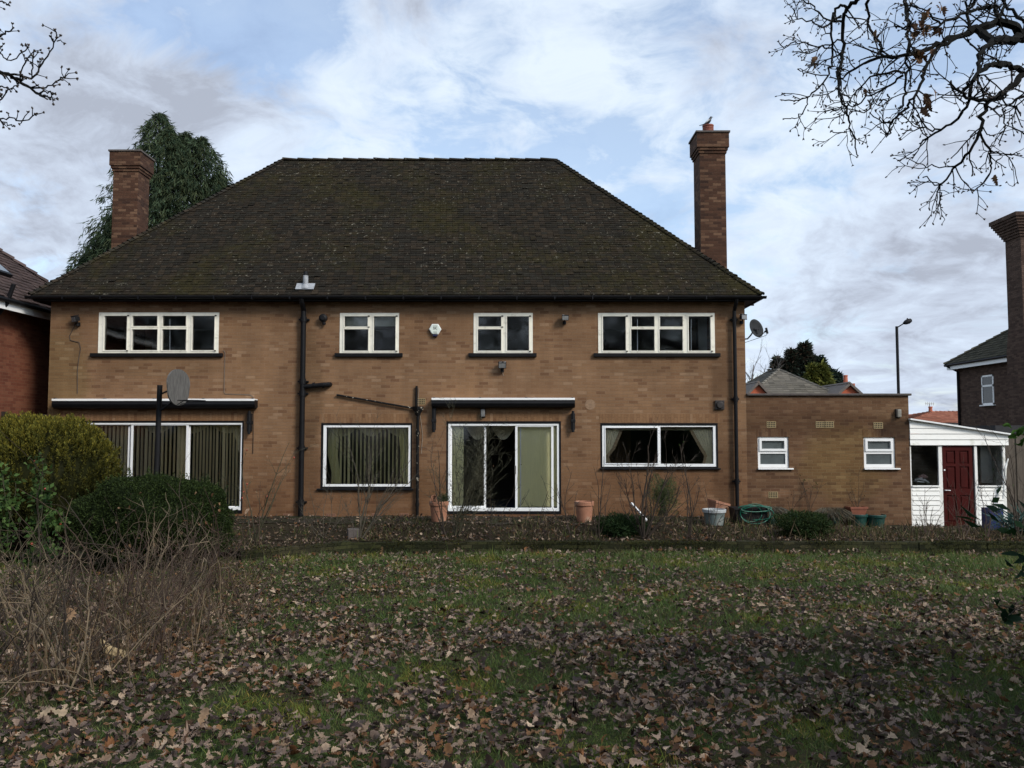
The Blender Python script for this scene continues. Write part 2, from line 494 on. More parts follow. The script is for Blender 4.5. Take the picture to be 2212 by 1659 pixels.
    def build(self, name, mats, parent=None, smooth=False, uv=None, local=False, bevel=0.0, label=None):
        mats = mats if isinstance(mats, (list, tuple)) else [mats]
        off = Vector((0, 0, 0))
        if parent is not None and not local:
            off = BASE[parent.name]
        me = bpy.data.meshes.new(name)
        me.from_pydata([(p[0] - off.x, p[1] - off.y, p[2] - off.z) for p in self.v], [], self.f)
        for mt in mats:
            me.materials.append(mt)
        if len(mats) > 1:
            me.polygons.foreach_set('material_index', self.m)
        if uv:
            lay = me.uv_layers.new(name="UVMap")
            for p in me.polygons:
                nx, ny, nz = abs(p.normal.x), abs(p.normal.y), abs(p.normal.z)
                for li in p.loop_indices:
                    q = self.v[me.loops[li].vertex_index]
                    if nz > .75:
                        s, t = q[0], q[1]
                    elif nx > ny:
                        s, t = q[1], q[2]
                    else:
                        s, t = q[0], q[2]
                    lay.data[li].uv = (t, s) if uv == 'soldier' else (s, t)
        if smooth:
            me.polygons.foreach_set('use_smooth', [True] * len(me.polygons))
        o = bpy.data.objects.new(name, me)
        C.objects.link(o)
        if parent is not None:
            o.parent = parent
            BASE[o.name] = BASE.get(parent.name, Vector((0, 0, 0))) if not local else Vector((0, 0, 0))
        else:
            BASE[o.name] = Vector((0, 0, 0))
        if bevel:
            bv = o.modifiers.new("soft_edges", 'BEVEL')
            bv.width, bv.segments, bv.limit_method = bevel, 2, 'ANGLE'
        if label:
            o['label'] = label
        return o


def fast_mesh(name, V, F, mat, parent=None, col=None, smooth=False):
    """numpy mesh: V (n,3), F (m,k) all faces of k corners, col (n,3) colour per vertex"""
    off = BASE[parent.name] if parent is not None else Vector((0, 0, 0))
    V = np.asarray(V, dtype=np.float32) - np.array(off, dtype=np.float32)
    me = bpy.data.meshes.new(name)
    n, (m, k) = len(V), F.shape
    me.vertices.add(n)
    me.vertices.foreach_set('co', V.ravel())
    me.loops.add(m * k)
    me.loops.foreach_set('vertex_index', F.astype(np.int32).ravel())
    me.polygons.add(m)
    me.polygons.foreach_set('loop_start', np.arange(0, m * k, k, dtype=np.int32))
    me.update(calc_edges=True)
    if smooth:
        me.polygons.foreach_set('use_smooth', np.ones(m, dtype=bool))
    if col is not None:
        a = me.color_attributes.new('Col', 'FLOAT_COLOR', 'POINT')
        cc = np.ones((n, 4), dtype=np.float32)
        cc[:, :3] = col
        a.data.foreach_set('color', cc.ravel())
    me.materials.append(mat)
    o = bpy.data.objects.new(name, me)
    C.objects.link(o)
    if parent is not None:
        o.parent = parent
    BASE[o.name] = off
    return o


def unit(a):
    return a / np.maximum(np.linalg.norm(a, axis=-1, keepdims=True), 1e-9)


def cards(p, d, nrm, L, W, fold=0.0):
    """pointed leaf shapes: base p, direction d, facing nrm, length L, width W -> (V, F)"""
    n = len(p)
    d = unit(d)
    s = unit(np.cross(d, nrm))
    up = np.cross(s, d)
    L, W = np.broadcast_to(L, (n,))[:, None], np.broadcast_to(W, (n,))[:, None]
    mid = p + d * L * .45 + up * L * fold
    V = np.stack([p, mid + s * W * .5, p + d * L, mid - s * W * .5], 1).reshape(-1, 3)
    F = np.arange(n * 4).reshape(n, 4)
    return V, F


def pick(rng, palette, n, jit=.15):
    pal = np.array(palette)
    c = pal[rng.integers(0, len(pal), n)]
    return c * (1 + jit * rng.standard_normal((n, 1))).clip(.4, 1.8)
# ---------------------------------------------------------------- lie of the land
def wall_line(x):
    """distance of the low garden wall: straight in front of the house, bending towards the lawn on the left"""
    x = np.asarray(x, dtype=float)
    return np.interp(x, [-30, -7.5, -4.84, -3.2, 30], [14.6, 14.7, 15.4, 16.7, 16.7])


def lawn_z(x, y):
    x, y = np.asarray(x, dtype=float), np.asarray(y, dtype=float)
    b = .022 * np.sin(x * 1.7 + y * .9) + .018 * np.sin(x * .6 - y * 2.3) + .012 * np.sin(x * 4.1 + 1.3) * np.cos(y * 3.7)
    return .30 - .0434 * y + b


def house_z(x):
    return np.interp(np.asarray(x, dtype=float), [4.5, 8.0], [0.0, -.23])


def bed_z(x, y):
    x, y = np.asarray(x, dtype=float), np.asarray(y, dtype=float)
    t = np.clip((y - wall_line(x)) / (19.0 - wall_line(x)), 0, 1)
    return -.20 * (1 - t) + house_z(x) * t + .012 * np.sin(x * 3.1 + y * 4.0) + .01 * np.sin(x * 7.3 - y * 2.0)


def ground_z(x, y):
    return float(bed_z(x, y)) if y > wall_line(x) else float(lawn_z(x, y))


def hit(dx, dy):
    """the point of the ground seen at a place measured on the photograph"""
    Y = 3.0
    while Y < 20:
        p = P(dx, dy, Y)
        if p.z < ground_z(p.x, Y):
            return p
        Y += .02
    return P(dx, dy, 19.9)


def grid_mesh(name, xs, yfun, rows, zfun, mat):
    xs = np.asarray(xs)
    V, F = [], []
    for j in range(rows + 1):
        y = xs * 0 + yfun(xs, j / rows)
        V.append(np.stack([xs, y, zfun(xs, y)], 1))
    V = np.concatenate(V)
    n = len(xs)
    i = np.arange(n - 1)
    F = np.concatenate([np.stack([j * n + i, j * n + i + 1, (j + 1) * n + i + 1, (j + 1) * n + i], 1) for j in range(rows)])
    return fast_mesh(name, V, F, mat, smooth=True)


xs_g = np.arange(-17, 19.01, .12)
o = grid_mesh('lawn', xs_g, lambda x, t: -6 + t * (wall_line(x) + .02 + 6), 180, lawn_z, M_lawn)
tag(o, kind='structure')
o = grid_mesh('flower_bed', xs_g, lambda x, t: wall_line(x) + .08 + t * (18.62 - wall_line(x) - .08), 36, bed_z, M_bed)
tag(o, kind='structure')
o = grid_mesh('patio', xs_g, lambda x, t: 18.62 + t * 1.5, 14, lambda x, y: bed_z(x, y) + .012, M_pave)
tag(o, kind='structure')
mb = MB(); mb.add([(-500, -300, -.55), (500, -300, -.55), (500, 900, -.55), (-500, 900, -.55)], [(0, 1, 2, 3)])
tag(mb.build('ground', M_earth), kind='structure')
mb = MB(); mb.add([(-90, 39, -.30), (90, 39, -.30), (90, 47, -.30), (-90, 47, -.30)], [(0, 1, 2, 3)])
tag(mb.build('road', M_tarmac), kind='structure')

# ---------------------------------------------------------------- the brick house
WY = 20.0


def Rc(d0, d1, y0, y1, Y=WY):
    """rectangle measured on the photograph, on the wall plane at distance Y -> x0, x1, z0, z1"""
    my, mx = (y0 + y1) / 2, (d0 + d1) / 2
    return P(d0, my, Y).x, P(d1, my, Y).x, P(mx, y1, Y).z, P(mx, y0, Y).z


house = thing('brick_house', 'two-storey tan brick house with dark mossy hipped roof and two chimneys', 'house', (-2.7, 24, 0))
HX0, HX1 = P(107, 760, WY).x, P(1610, 760, WY).x
HYB = 28.39
ZW = P(1106, 652, WY).z                                 # top of the walls, under the soffit

# openings measured from the photograph
UP = [  # outer frame, list of panes
    ((213, 473, 675, 763), [(225, 275, 682, 757), (286, 341, 682, 705), (285, 341, 711, 757), (351, 403, 682, 705), (350, 403, 711, 757), (415, 464, 682, 757)], (197, 482), 'window_frame'),
    ((734, 862, 676, 763), [(744, 795, 683, 706), (743, 796, 711, 758), (807, 855, 683, 758)], (724, 870), ''),
    ((1023, 1151, 676, 763), [(1033, 1083, 683, 706), (1032, 1083, 711, 758), (1095, 1143, 683, 758)], (1012, 1159), ''),
    ((1292, 1544, 676, 763), [(1302, 1352, 683, 758), (1364, 1414, 683, 706), (1363, 1414, 711, 758), (1425, 1475, 683, 706), (1424, 1475, 711, 758), (1487, 1535, 683, 758)], (1282, 1555), ''),
]
PICT = (693, 890, 914, 1055)          # picture window, black surround
KITCH = (1297, 1551, 914, 1011)       # kitchen window
DOOR_L = (160, 525, 909, 1105)        # wide patio door behind the bushes
DOOR_R = (964, 1212, 910, 1106)       # patio door
EXW = [(1637, 1704, 944, 1011), (1866, 1934, 945, 1011)]
holes = [Rc(*u[0]) for u in UP] + [Rc(*PICT), Rc(*KITCH), Rc(*DOOR_L), Rc(*DOOR_R)]

mb = MB()
mb.panel(HX0, HX1, -.45, ZW, WY, WY + .29, holes)
mb.box(HX0, HX0 + .29, WY + .29, HYB, -.45, ZW)
mb.box(HX1 - .29, HX1, WY + .29, HYB, -.45, ZW)
mb.box(HX0, HX1, HYB, HYB + .29, -.45, ZW)
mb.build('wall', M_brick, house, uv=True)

mb = MB()                                               # soldier courses over the ground-floor openings
for d0, d1, y1 in ((130, 549, 909), (690, 893, 914), (962, 1214, 910), (1294, 1554, 914)):
    x0, x1, z0, z1 = Rc(d0, d1, y1 - 20, y1)
    mb.box(x0, x1, WY - .004, WY + .05, z0 + .003, z0 + .222)
mb.build('lintel', M_soldier, house, uv='soldier')

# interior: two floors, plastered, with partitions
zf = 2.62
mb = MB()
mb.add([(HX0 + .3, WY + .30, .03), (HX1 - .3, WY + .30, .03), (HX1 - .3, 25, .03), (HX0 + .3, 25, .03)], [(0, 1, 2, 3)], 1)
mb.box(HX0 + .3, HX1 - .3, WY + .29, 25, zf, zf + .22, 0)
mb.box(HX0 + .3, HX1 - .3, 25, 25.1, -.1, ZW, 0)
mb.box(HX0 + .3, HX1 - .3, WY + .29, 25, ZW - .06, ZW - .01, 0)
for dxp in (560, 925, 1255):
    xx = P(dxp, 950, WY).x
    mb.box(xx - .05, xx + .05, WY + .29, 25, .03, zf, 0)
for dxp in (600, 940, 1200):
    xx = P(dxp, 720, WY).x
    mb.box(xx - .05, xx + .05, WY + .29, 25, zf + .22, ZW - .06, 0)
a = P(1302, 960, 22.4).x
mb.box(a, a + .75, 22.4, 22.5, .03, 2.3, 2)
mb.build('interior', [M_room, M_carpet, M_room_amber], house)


def frame_ring(mb, r, grow, y0, y1, m=None):
    mb.panel(r[0] - grow, r[1] + grow, r[2] - grow, r[3] + grow, y0, y1, [r], m)


# upstairs timber windows
for (outer, panes, sill, _) in UP:
    ro = Rc(*outer)
    rp = [Rc(*q) for q in panes]
    mb = MB()
    mb.panel(ro[0] + .002, ro[1] - .002, ro[2] + .002, ro[3] - .002, WY - .012, WY + .075, rp)
    for q in rp:
        frame_ring(mb, (q[0] + .004, q[1] - .004, q[2] + .004, q[3] - .004), .026, WY - .026, WY + .02)
    fr = mb.build('window', M_white, house, bevel=.004)
    mb = MB(); mb.box(ro[0] + .02, ro[1] - .02, WY + .035, WY + .041, ro[2] + .02, ro[3] - .02)
    mb.build('pane', M_glass, fr)
    s0, s1, sz0, sz1 = Rc(sill[0], sill[1], 764, 771)
    mb = MB(); mb.box(s0, s1, WY - .075, WY + .02, sz0, ro[2] - .003)
    mb.build('sill', M_black, fr, bevel=.006)
    for q in (rp[0], rp[-1]):                           # hinges
        for za, zb in ((q[3] - .015, q[3] + .012), (q[2] - .02, q[2] + .002)):
            mb = MB()
            mb.box(q[1], q[1] + .045, WY - .04, WY - .024, za, zb)
            mb.build('hinge', M_black_flat, fr)

# ground-floor aluminium windows with black timber surrounds
for outer, inner, panes, sill in ((PICT, (698, 887, 918, 1051), [(704, 882, 923, 1046)], (685, 893, 1054, 1059)),
                                  (KITCH, (1301, 1547, 919, 1008), [(1308, 1421, 924, 1001), (1427, 1541, 922, 1002)], (1295, 1556, 1010, 1014))):
    ro, ri = Rc(*outer), Rc(*inner)
    rp = [Rc(*q) for q in panes]
    mb = MB(); mb.panel(ri[0], ri[1], ri[2], ri[3], WY + .005, WY + .075, rp)
    if len(rp) > 1:
        q = rp[0]
        frame_ring(mb, (q[0] + .003, q[1] - .003, q[2] + .003, q[3] - .003), .022, WY - .008, WY + .03)
    fr = mb.build('window', M_alu, house, bevel=.004)
    mb = MB(); mb.panel(ro[0] + .002, ro[1] - .002, ro[2] + .002, ro[3] - .002, WY - .006, WY + .10, [ri])
    mb.build('surround', M_black, fr)
    mb = MB(); mb.box(ri[0] + .02, ri[1] - .02, WY + .045, WY + .051, ri[2] + .02, ri[3] - .02)
    mb.build('pane', M_glass, fr)
    s = Rc(*sill)
    mb = MB(); mb.box(s[0], s[1], WY - .07, WY + .02, s[2], ro[2] - .002)
    mb.build('sill', M_black, fr, bevel=.006)

# sliding patio doors
ro = Rc(*DOOR_R)
ri = Rc(968, 1208, 915, 1104)
mb = MB()
mb.panel(ri[0], ri[1], ri[2], ri[3], WY + .004, WY + .12, [(ri[0] + .055, ri[1] - .05, ri[2] + .07, ri[3] - .05)])
fr = mb.build('patio_door', M_alu, house, bevel=.004)
mb = MB(); mb.panel(ro[0] + .002, ro[1] - .002, ro[2] - .05, ro[3] - .002, WY - .006, WY + .10, [(ri[0], ri[1], ri[2], ri[3])])
mb.build('surround', M_black, fr)
mb = MB()                                               # fixed leaf at the back, sliding leaf in front pushed half open
q = Rc(973, 1048, 920, 1096)
frame_ring(mb, (q[0] + .03, q[1] - .03, q[2] + .03, q[3] - .02), .05, WY + .075, WY + .105)
mb.build('fixed_leaf', M_alu, fr, bevel=.003)
mb = MB()
q = Rc(1118, 1191, 922, 1097)
frame_ring(mb, q, .055, WY + .020, WY + .060)
mb.box(P(1123, 1000, WY).x, P(1126, 1000, WY).x, WY + .10, WY + .12, q[2] + .02, q[3] - .02)
mb.build('sliding_leaf', M_alu, fr, bevel=.003)
mb = MB()
mb.box(q[0], q[1], WY + .038, WY + .044, q[2], q[3])
qq = Rc(973, 1048, 920, 1096)
mb.box(qq[0] + .02, qq[1] - .02, WY + .088, WY + .094, qq[2] + .02, qq[3] - .02)
qr = Rc(1196, 1204, 922, 1097)
mb.box(qr[0], qr[1], WY + .088, WY + .094, qr[2], qr[3])
mb.build('pane', M_glass, fr)
mb = MB()
h = P(1113, 1015, WY)
mb.box(h.x - .018, h.x + .018, WY - .02, WY + .02, h.z - .10, h.z + .10)
mb.build('handle', M_rust, fr, bevel=.006)

ro = Rc(*DOOR_L)
ri = Rc(165, 522, 913, 1102)
mb = MB()
mb.panel(ri[0], ri[1], ri[2], ri[3], WY + .004, WY + .12, [(ri[0] + .055, ri[1] - .035, ri[2] + .07, ri[3] - .045)])
fr = mb.build('patio_door', M_alu, house, bevel=.004)
mb = MB(); mb.panel(ro[0] + .002, ro[1] - .002, ro[2] - .05, ro[3] - .002, WY - .006, WY + .10, [ri])
mb.build('surround', M_black, fr)
for d0, d1, yy in ((170, 272, .075), (285, 400, .02), (407, 517, .075)):
    q = Rc(d0, d1, 919, 1094)
    mb = MB(); frame_ring(mb, q, .052, WY + yy, WY + yy + .035)
    lf = mb.build('door_leaf', M_alu, fr, bevel=.003)
    mb = MB(); mb.box(q[0], q[1], WY + yy + .014, WY + yy + .02, q[2], q[3])
    mb.build('pane', M_glass, fr)

# roof of plain tiles laid course by course
OV = .33
E0 = (HX0 - OV, WY - OV)
E1 = (HX1 + OV, HYB + .29 + OV)
HALF = (E1[1] - E0[1]) / 2
ZE = P(1106, 637, WY - OV).z
ZR = P(1106, 346, WY - OV + HALF).z
RX0, RX1 = E0[0] + HALF, E1[0] - HALF
RY = E0[1] + HALF
rng = np.random.default_rng(7)


def tiled(A, B, Cc, D, courses, tw, th, palette, rng, jit=.006):
    """tiles over the slope A-B (eave) to D-C (top); returns V, F, colours"""
    A, B, Cc, D = (np.array(p, dtype=float) for p in (A, B, Cc, D))
    nrm = unit(np.cross(B - A, D - A))
    V, F, Col = [], [], []
    along = unit(B - A)
    for i in range(courses):
        t0, t1 = i / courses, min(1.0, (i + 1.25) / courses)
        L0, R0 = A + (D - A) * t0, B + (Cc - B) * t0
        L1, R1 = A + (D - A) * t1, B + (Cc - B) * t1
        s0a, s0b = 0.0, np.linalg.norm(R0 - L0)
        off = (L1 - L0) @ along
        s1a, s1b = off, off + np.linalg.norm(R1 - L1)
        up = (L1 - L0) - along * off
        n = int(s0b / tw) + 2
        edges = (np.arange(n + 1) - (.5 if i % 2 else 0.0) + .25) * tw + rng.normal(0, .004, n + 1)
        edges = edges[(edges > -tw) & (edges < s0b + tw)]
        e0, e1 = edges[:-1], edges[1:] - .004
        b0, b1 = np.clip(e0, s0a, s0b), np.clip(e1, s0a, s0b)
        c0, c1 = np.clip(e0, s1a, s1b), np.clip(e1, s1a, s1b)
        ok = b1 - b0 > .005
        b0, b1, c0, c1 = b0[ok], b1[ok], c0[ok], c1[ok]
        k = len(b0)
        if not k:
            continue
        lift = th + rng.normal(0, jit, (k, 1)).clip(-.008, .016) + (rng.random((k, 1)) < .012) * .02
        sl = rng.normal(0, .004, (k, 1))
        p0 = L0 + along * b0[:, None] + nrm * lift + up * sl
        p1 = L0 + along * b1[:, None] + nrm * (lift + rng.normal(0, .003, (k, 1))) + up * sl
        p2 = L0 + up + along * c1[:, None] + nrm * .002
        p3 = L0 + up + along * c0[:, None] + nrm * .002
        u0, u1 = p0 - nrm * .019, p1 - nrm * .019
        base = sum(len(v) for v in V)
        V.append(np.stack([p0, p1, p2, p3, u0, u1], 1).reshape(-1, 3))
        q = base + np.arange(k)[:, None] * 6
        F.append(np.concatenate([q + np.array([0, 1, 2, 3]), q + np.array([4, 5, 1, 0])]))
        Col.append(np.repeat(pick(rng, palette, k, .10), 6, axis=0))
    return np.concatenate(V), np.concatenate(F), np.concatenate(Col)


def join(parts):
    V, F, K, b = [], [], [], 0
    for v, f, k in parts:
        V.append(v); F.append(f + b); K.append(k); b += len(v)
    return np.concatenate(V), np.concatenate(F), np.concatenate(K)


TP = [(.019, .016, .012), (.023, .018, .013), (.016, .014, .011), (.029, .022, .015), (.020, .018, .014)]
c00, c10, c11, c01 = (*E0, ZE), (E1[0], E0[1], ZE), (*E1, ZE), (E0[0], E1[1], ZE)
r0, r1 = (RX0, RY, ZR), (RX1, RY, ZR)
deck = 0.02
dv = np.array([(*E0, ZE - deck), (E1[0], E0[1], ZE - deck), (*E1, ZE - deck), (E0[0], E1[1], ZE - deck), (RX0, RY, ZR - deck), (RX1, RY, ZR - deck)])
df = np.array([[0, 1, 5, 4], [2, 3, 4, 5], [1, 2, 5, 5], [3, 0, 4, 4]])
NCO = 66
V, F, K = join([tiled(c00, c10, r1, r0, NCO, .155, .020, TP, rng), tiled(c11, c01, r0, r1, NCO, .155, .020, TP, rng),
                tiled(c10, c11, r1, r1, NCO, .155, .020, TP, rng), tiled(c01, c00, r0, r0, NCO, .155, .020, TP, rng)])
fast_mesh('roof', V, F, M_roof, house, K)
mb = MB()
mb.add([tuple(p) for p in dv], [(0, 1, 5, 4), (2, 3, 4, 5), (1, 2, 5), (3, 0, 4)])
mb.build('roof_deck', M_dark, house)


def cap_run(a, b, step, r, name, lift=.02, rough=.02):
    """half-round or bonnet tiles lapped along a hip or ridge from a (low) to b"""
    a, b = np.array(a), np.array(b)
    L = np.linalg.norm(b - a)
    n = int(L / step)
    d = (b - a) / L
    side = unit(np.cross(d, (0, 0, 1)))
    up = np.cross(side, d)
    V, F, K = [], [], []
    for i in range(n):
        q0 = a + d * (i * L / n) + up * (lift + rng.normal(0, .006))
        q1 = a + d * ((i + 1.15) * L / n) + up * (lift - .02)
        ring = []
        for q, rr in ((q0, r * 1.12), (q1, r * .9)):
            for k in range(7):
                t = math.pi * (k / 6)
                ring.append(q + side * math.cos(t) * rr + up * math.sin(t) * rr * .75)
        base = sum(len(v) for v in V)
        V.append(np.array(ring))
        F.append(base + np.array([[k, k + 1, k + 8, k + 7] for k in range(6)]))
        F.append(base + np.array([[0, 1, 2, 6], [2, 3, 4, 6], [4, 5, 6, 6]][:2]))
        K.append(np.repeat(pick(rng, TP, 1, .2), 14, axis=0))
    return np.concatenate(V), np.concatenate(F), np.concatenate(K)


for a, b in ((c00, r0), (c10, r1), (c11, r1), (c01, r0)):
    V, F, K = cap_run(a, b, .145, .085, 'hip_tiles', .0)
    fast_mesh('hip_tiles', V, F, M_roof, house, K)
V, F, K = cap_run(r0, r1, .45, .09, 'ridge_tiles', .0)
fast_mesh('ridge_tiles', V, F, M_roof, house, K)

# eaves: fascia, soffit, gutter
mb = MB()
zs, fz = ZW, ZE - .015
i = .05
mb.panel(E0[0] + i, E1[0] - i, zs - .02, fz, E0[1] + i, E0[1] + i + .025)
mb.panel(E0[0] + i, E1[0] - i, zs - .02, fz, E1[1] - i - .025, E1[1] - i)
mb.box(E0[0] + i, E0[0] + i + .025, E0[1] + i + .025, E1[1] - i - .025, zs - .02, fz)
mb.box(E1[0] - i - .025, E1[0] - i, E0[1] + i + .025, E1[1] - i - .025, zs - .02, fz)
mb.build('fascia', M_black, house)
mb = MB()
mb.box(E0[0] + i + .03, E1[0] - i - .03, E0[1] + i + .03, E1[1] - i - .03, zs + .002, zs + .02)
mb.build('soffit', M_black_flat, house)


def gutter_run(a, b, name='gutter'):
    a, b = Vector(a), Vector(b)
    d = (b - a).normalized()
    out = Vector((d.y, -d.x, 0))
    mb = MB()
    prof = [(.062 * math.cos(t), .062 * math.sin(t)) for t in np.linspace(math.pi, 2 * math.pi, 9)]
    prof2 = [(.055 * math.cos(t), .055 * math.sin(t)) for t in np.linspace(2 * math.pi, math.pi, 9)]
    pr = prof + prof2
    n = len(pr)
    vs = [a + out * u + Vector((0, 0, w)) for u, w in pr] + [b + out * u + Vector((0, 0, w)) for u, w in pr]
    fs = [(k, (k + 1) % n, n + (k + 1) % n, n + k) for k in range(n)] + [tuple(range(n)), tuple(reversed(range(n, 2 * n)))]
    mb.add(vs, fs)
    L = (b - a).length
    for k in range(1, int(L / .9)):
        c = a + d * (k * .9)
        M = Matrix((d, out, (0, 0, 1))).transposed()
        mb.obox(c + Vector((0, 0, -.035)) - out * .0, .03, .132, .085, M)
    return mb.build(name, M_black, house)


gz = ZE - .035
gutter_run((E0[0] - .09, E0[1] - .015, gz), (E1[0] + .09, E0[1] - .015, gz))
gutter_run((E1[0] + .015, E0[1] + .06, gz), (E1[0] + .015, E1[1], gz))
gutter_run((E0[0] - .015, E1[1], gz), (E0[0] - .015, E0[1] + .06, gz))


def downpipe(dtop, dbot, Y, r, shoe=True, joints=()):
    top, bot = P(dtop[0], dtop[1], Y), P(dbot[0], dbot[1], Y)
    bot.x = top.x
    mb = MB()
    mb.tube([(top.x, E0[1] + .0, gz - .05), (top.x, E0[1] + .03, gz - .12), (top.x, Y, top.z), bot] if dtop[1] < 700 else [top, bot], r, 12)
    for dy in joints:
        z = P(dtop[0], dy, Y).z
        mb.tube([(top.x, Y, z - .06), (top.x, Y, z + .06)], r * 1.28, 12)
        mb.box(top.x - r * 2.0, top.x + r * 2.0, Y + r * .2, WY, z - .02, z + .02)
    return mb, top.x


mb, px1 = downpipe((656, 672), (656, 1117), WY - .10, .062, joints=(690, 824, 850, 968, 1085))
za = P(690, 833, WY - .10)
mb.tube([(px1 - .02, WY - .10, za.z - .03), (px1 + .10, WY - .10, za.z - .02), (P(702, 832, WY).x, WY - .10, za.z + .02), (P(711, 831, WY).x, WY - .085, za.z + .025), (P(713, 831, WY).x, WY + .03, za.z + .03)], [.058, .056, .056, .060, .062], 12)
for dxp in (680, 700):
    xx = P(dxp, 833, WY).x
    mb.tube([(xx - .025, WY - .10, za.z + .005), (xx + .025, WY - .10, za.z + .012)], .066, 12)
mb.build('soil_pipe', M_black, house, smooth=False)
mb, _ = downpipe((1586, 672), (1586, 1106), WY - .09, .045, joints=(690, 862, 1040))
mb.build('downpipe', M_black, house)
# little waste pipe running down the wall into a hopper head
mb = MB()
a, b, hp = P(727, 853, WY - .05), P(893, 882, WY - .06), P(901, 887, WY - .08)
mb.tube([a, b], .024, 10)
mb.tube([P(900, 834, WY - .05), P(899, 880, WY - .06)], .028, 10)
z0 = hp.z
mb.lathe((hp.x + .02, WY - .09, z0 - .10), [(.055, -.02), (.085, .06), (.13, .13), (.135, .20), (.125, .20), (.08, .08)], 4)
bt = P(902, 1119, WY - .07)
mb.tube([(hp.x + .02, WY - .08, z0 - .08), (hp.x + .02, WY - .08, bt.z)], .038, 12)
for dy in (935, 1030, 1090):
    z = P(902, dy, WY - .07).z
    mb.tube([(hp.x + .02, WY - .08, z - .04), (hp.x + .02, WY - .08, z + .04)], .050, 12)
M_pipe_flaky = plain("flaking_black_paint", (.007, .007, .007), .55, .3, 8, .1, spec=.15, dirt=(.42, .38, .30), dscale=11.0, dlo=.60, dhi=.66)
mb.build('waste_pipe', M_pipe_flaky, house)

# chimneys
def chimney(x0, x1, y0, y1, ztop, pot):
    mb = MB()
    mb.box(x0, x1, y0, y1, 3.5, ztop - .60)
    z = ztop - .60
    for g, hgt in ((.028, .075), (.056, .075), (.085, .39)):
        mb.box(x0 - g, x1 + g, y0 - g, y1 + g, z, z + hgt)
        z += hgt
    st = mb.build('chimney', M_brick_stack, house, uv=True)
    mb = MB()
    mb.box(x0 - .115, x1 + .115, y0 - .115, y1 + .115, z + .002, z + .055)
    vs = [(x0 - .10, y0 - .10, z + .056), (x1 + .10, y0 - .10, z + .056), (x1 + .10, y1 + .10, z + .056), (x0 - .10, y1 + .10, z + .056)]
    vs += [(x0 + .15, y0 + .15, z + .10), (x1 - .15, y0 + .15, z + .10), (x1 - .15, y1 - .15, z + .10), (x0 + .15, y1 - .15, z + .10)]
    mb.add(vs, [(0, 1, 5, 4), (1, 2, 6, 5), (2, 3, 7, 6), (3, 0, 4, 7), (4, 5, 6, 7)])
    mb.build('coping', M_stone, st, bevel=.008)
    if pot:
        mb = MB()
        prof = [(.125, .06)]
        for k in range(5):
            prof += [(.150, .09 + k * .045), (.150, .115 + k * .045), (.138, .12 + k * .045)]
        prof += [(.155, .33), (.155, .36), (.12, .36), (.12, .20)]
        mb.lathe(((x0 + x1) / 2 - .02, (y0 + y1) / 2, z), prof, 20)
        mb.build('chimney_pot', plain("red_clay_pot", (.20, .055, .030), .7, .2, 12), st, smooth=False)
    return z


LY = 23.2
lx0, lx1 = P(243, 440, LY).x, P(297, 440, LY).x
chimney(lx0, lx1, LY, LY + .72, P(280, 325, LY).z, False)
RYc = 22.0
rx0, rx1 = P(1513, 470, RYc).x, P(1569, 470, RYc).x
zc_top = chimney(rx0, rx1, RYc, RYc + .74, P(1530, 284, RYc).z, True)

# flue terminal on the roof
fl = P(660, 622, WY - .13)
mb = MB()
mb.tube([fl + Vector((0, 0, -.05)), fl + Vector((0, 0, .30))], .062, 14, 0)
mb.tube([fl + Vector((0, 0, .30)), fl + Vector((0, 0, .40))], [.055, .05], 14, 1)
nrm = Vector((0, -1, 1)).normalized()
t1 = Vector((0, 1, 1)).normalized()
Mx = Matrix(((1, 0, 0), t1, nrm)).transposed()
mb.obox(fl + nrm * .045, .44, .24, .02, Mx, 0)
mb.tube([fl + Vector((0, 0, -.02)), fl + Vector((0, 0, .09))], [.13, .066], 14, 0)
mb.build('flue', [M_lead, M_black_flat], house)

# vents and air bricks
def air_brick(dx, dy, w, hh, mat):
    c = P(dx, dy, WY)
    W_, H_ = w / 89.85 / 2, hh / 89.85 / 2
    mb = MB()
    x0, x1, z0, z1 = c.x - W_, c.x + W_, c.z - H_, c.z + H_
    n, k = 5, 3
    hl = []
    for a in range(n):
        for b in range(k):
            cw, ch = (x1 - x0 - .02) / n, (z1 - z0 - .02) / k
            hx, hz = x0 + .01 + a * cw, z0 + .01 + b * ch
            hl.append((hx + .006, hx + cw - .006, hz + .006, hz + ch - .006))
    mb.panel(x0, x1, z0, z1, WY - .010, WY + .008, hl, 0)
    mb.add([(x0 + .008, WY - .003, z0 + .008), (x1 - .008, WY - .003, z0 + .008), (x1 - .008, WY - .003, z1 - .008), (x0 + .008, WY - .003, z1 - .008)], [(0, 1, 2, 3)], 1)
    return mb.build('air_brick', [mat, M_dark], house)


for dx, dy in ((909, 867), (1666, 917), (1772, 917), (1791, 917), (1897, 919), (1670, 1069)):
    air_brick(dx, dy, 20, 13.5, M_yelvent)
for dx, dy in ((622, 1113), (715, 1113), (873, 1112), (813, 1112), (1591, 1117), (1810, 1122)):
    air_brick(dx, dy, 20, 7, M_vent_red)
c = P(1554, 875, WY)
mb = MB()
mb.box(c.x - .11, c.x + .11, WY - .05, WY - .002, c.z - .11, c.z + .11)
mb.tube([(c.x, WY - .052, c.z), (c.x, WY - .09, c.z)], [.095, .075], 20)
mb.build('extractor_vent', plain("dark_brown_plastic", (.020, .016, .014), .5, .2, 10), house, bevel=.008)
c = P(1275, 874, WY)
mb = MB(); mb.tube([(c.x, WY - .006, c.z), (c.x, WY + .01, c.z)], .125, 24)
mb.build('blanked_vent', plain("mortar_patch", (.235, .150, .090), .95, .25, 20, .3), house)

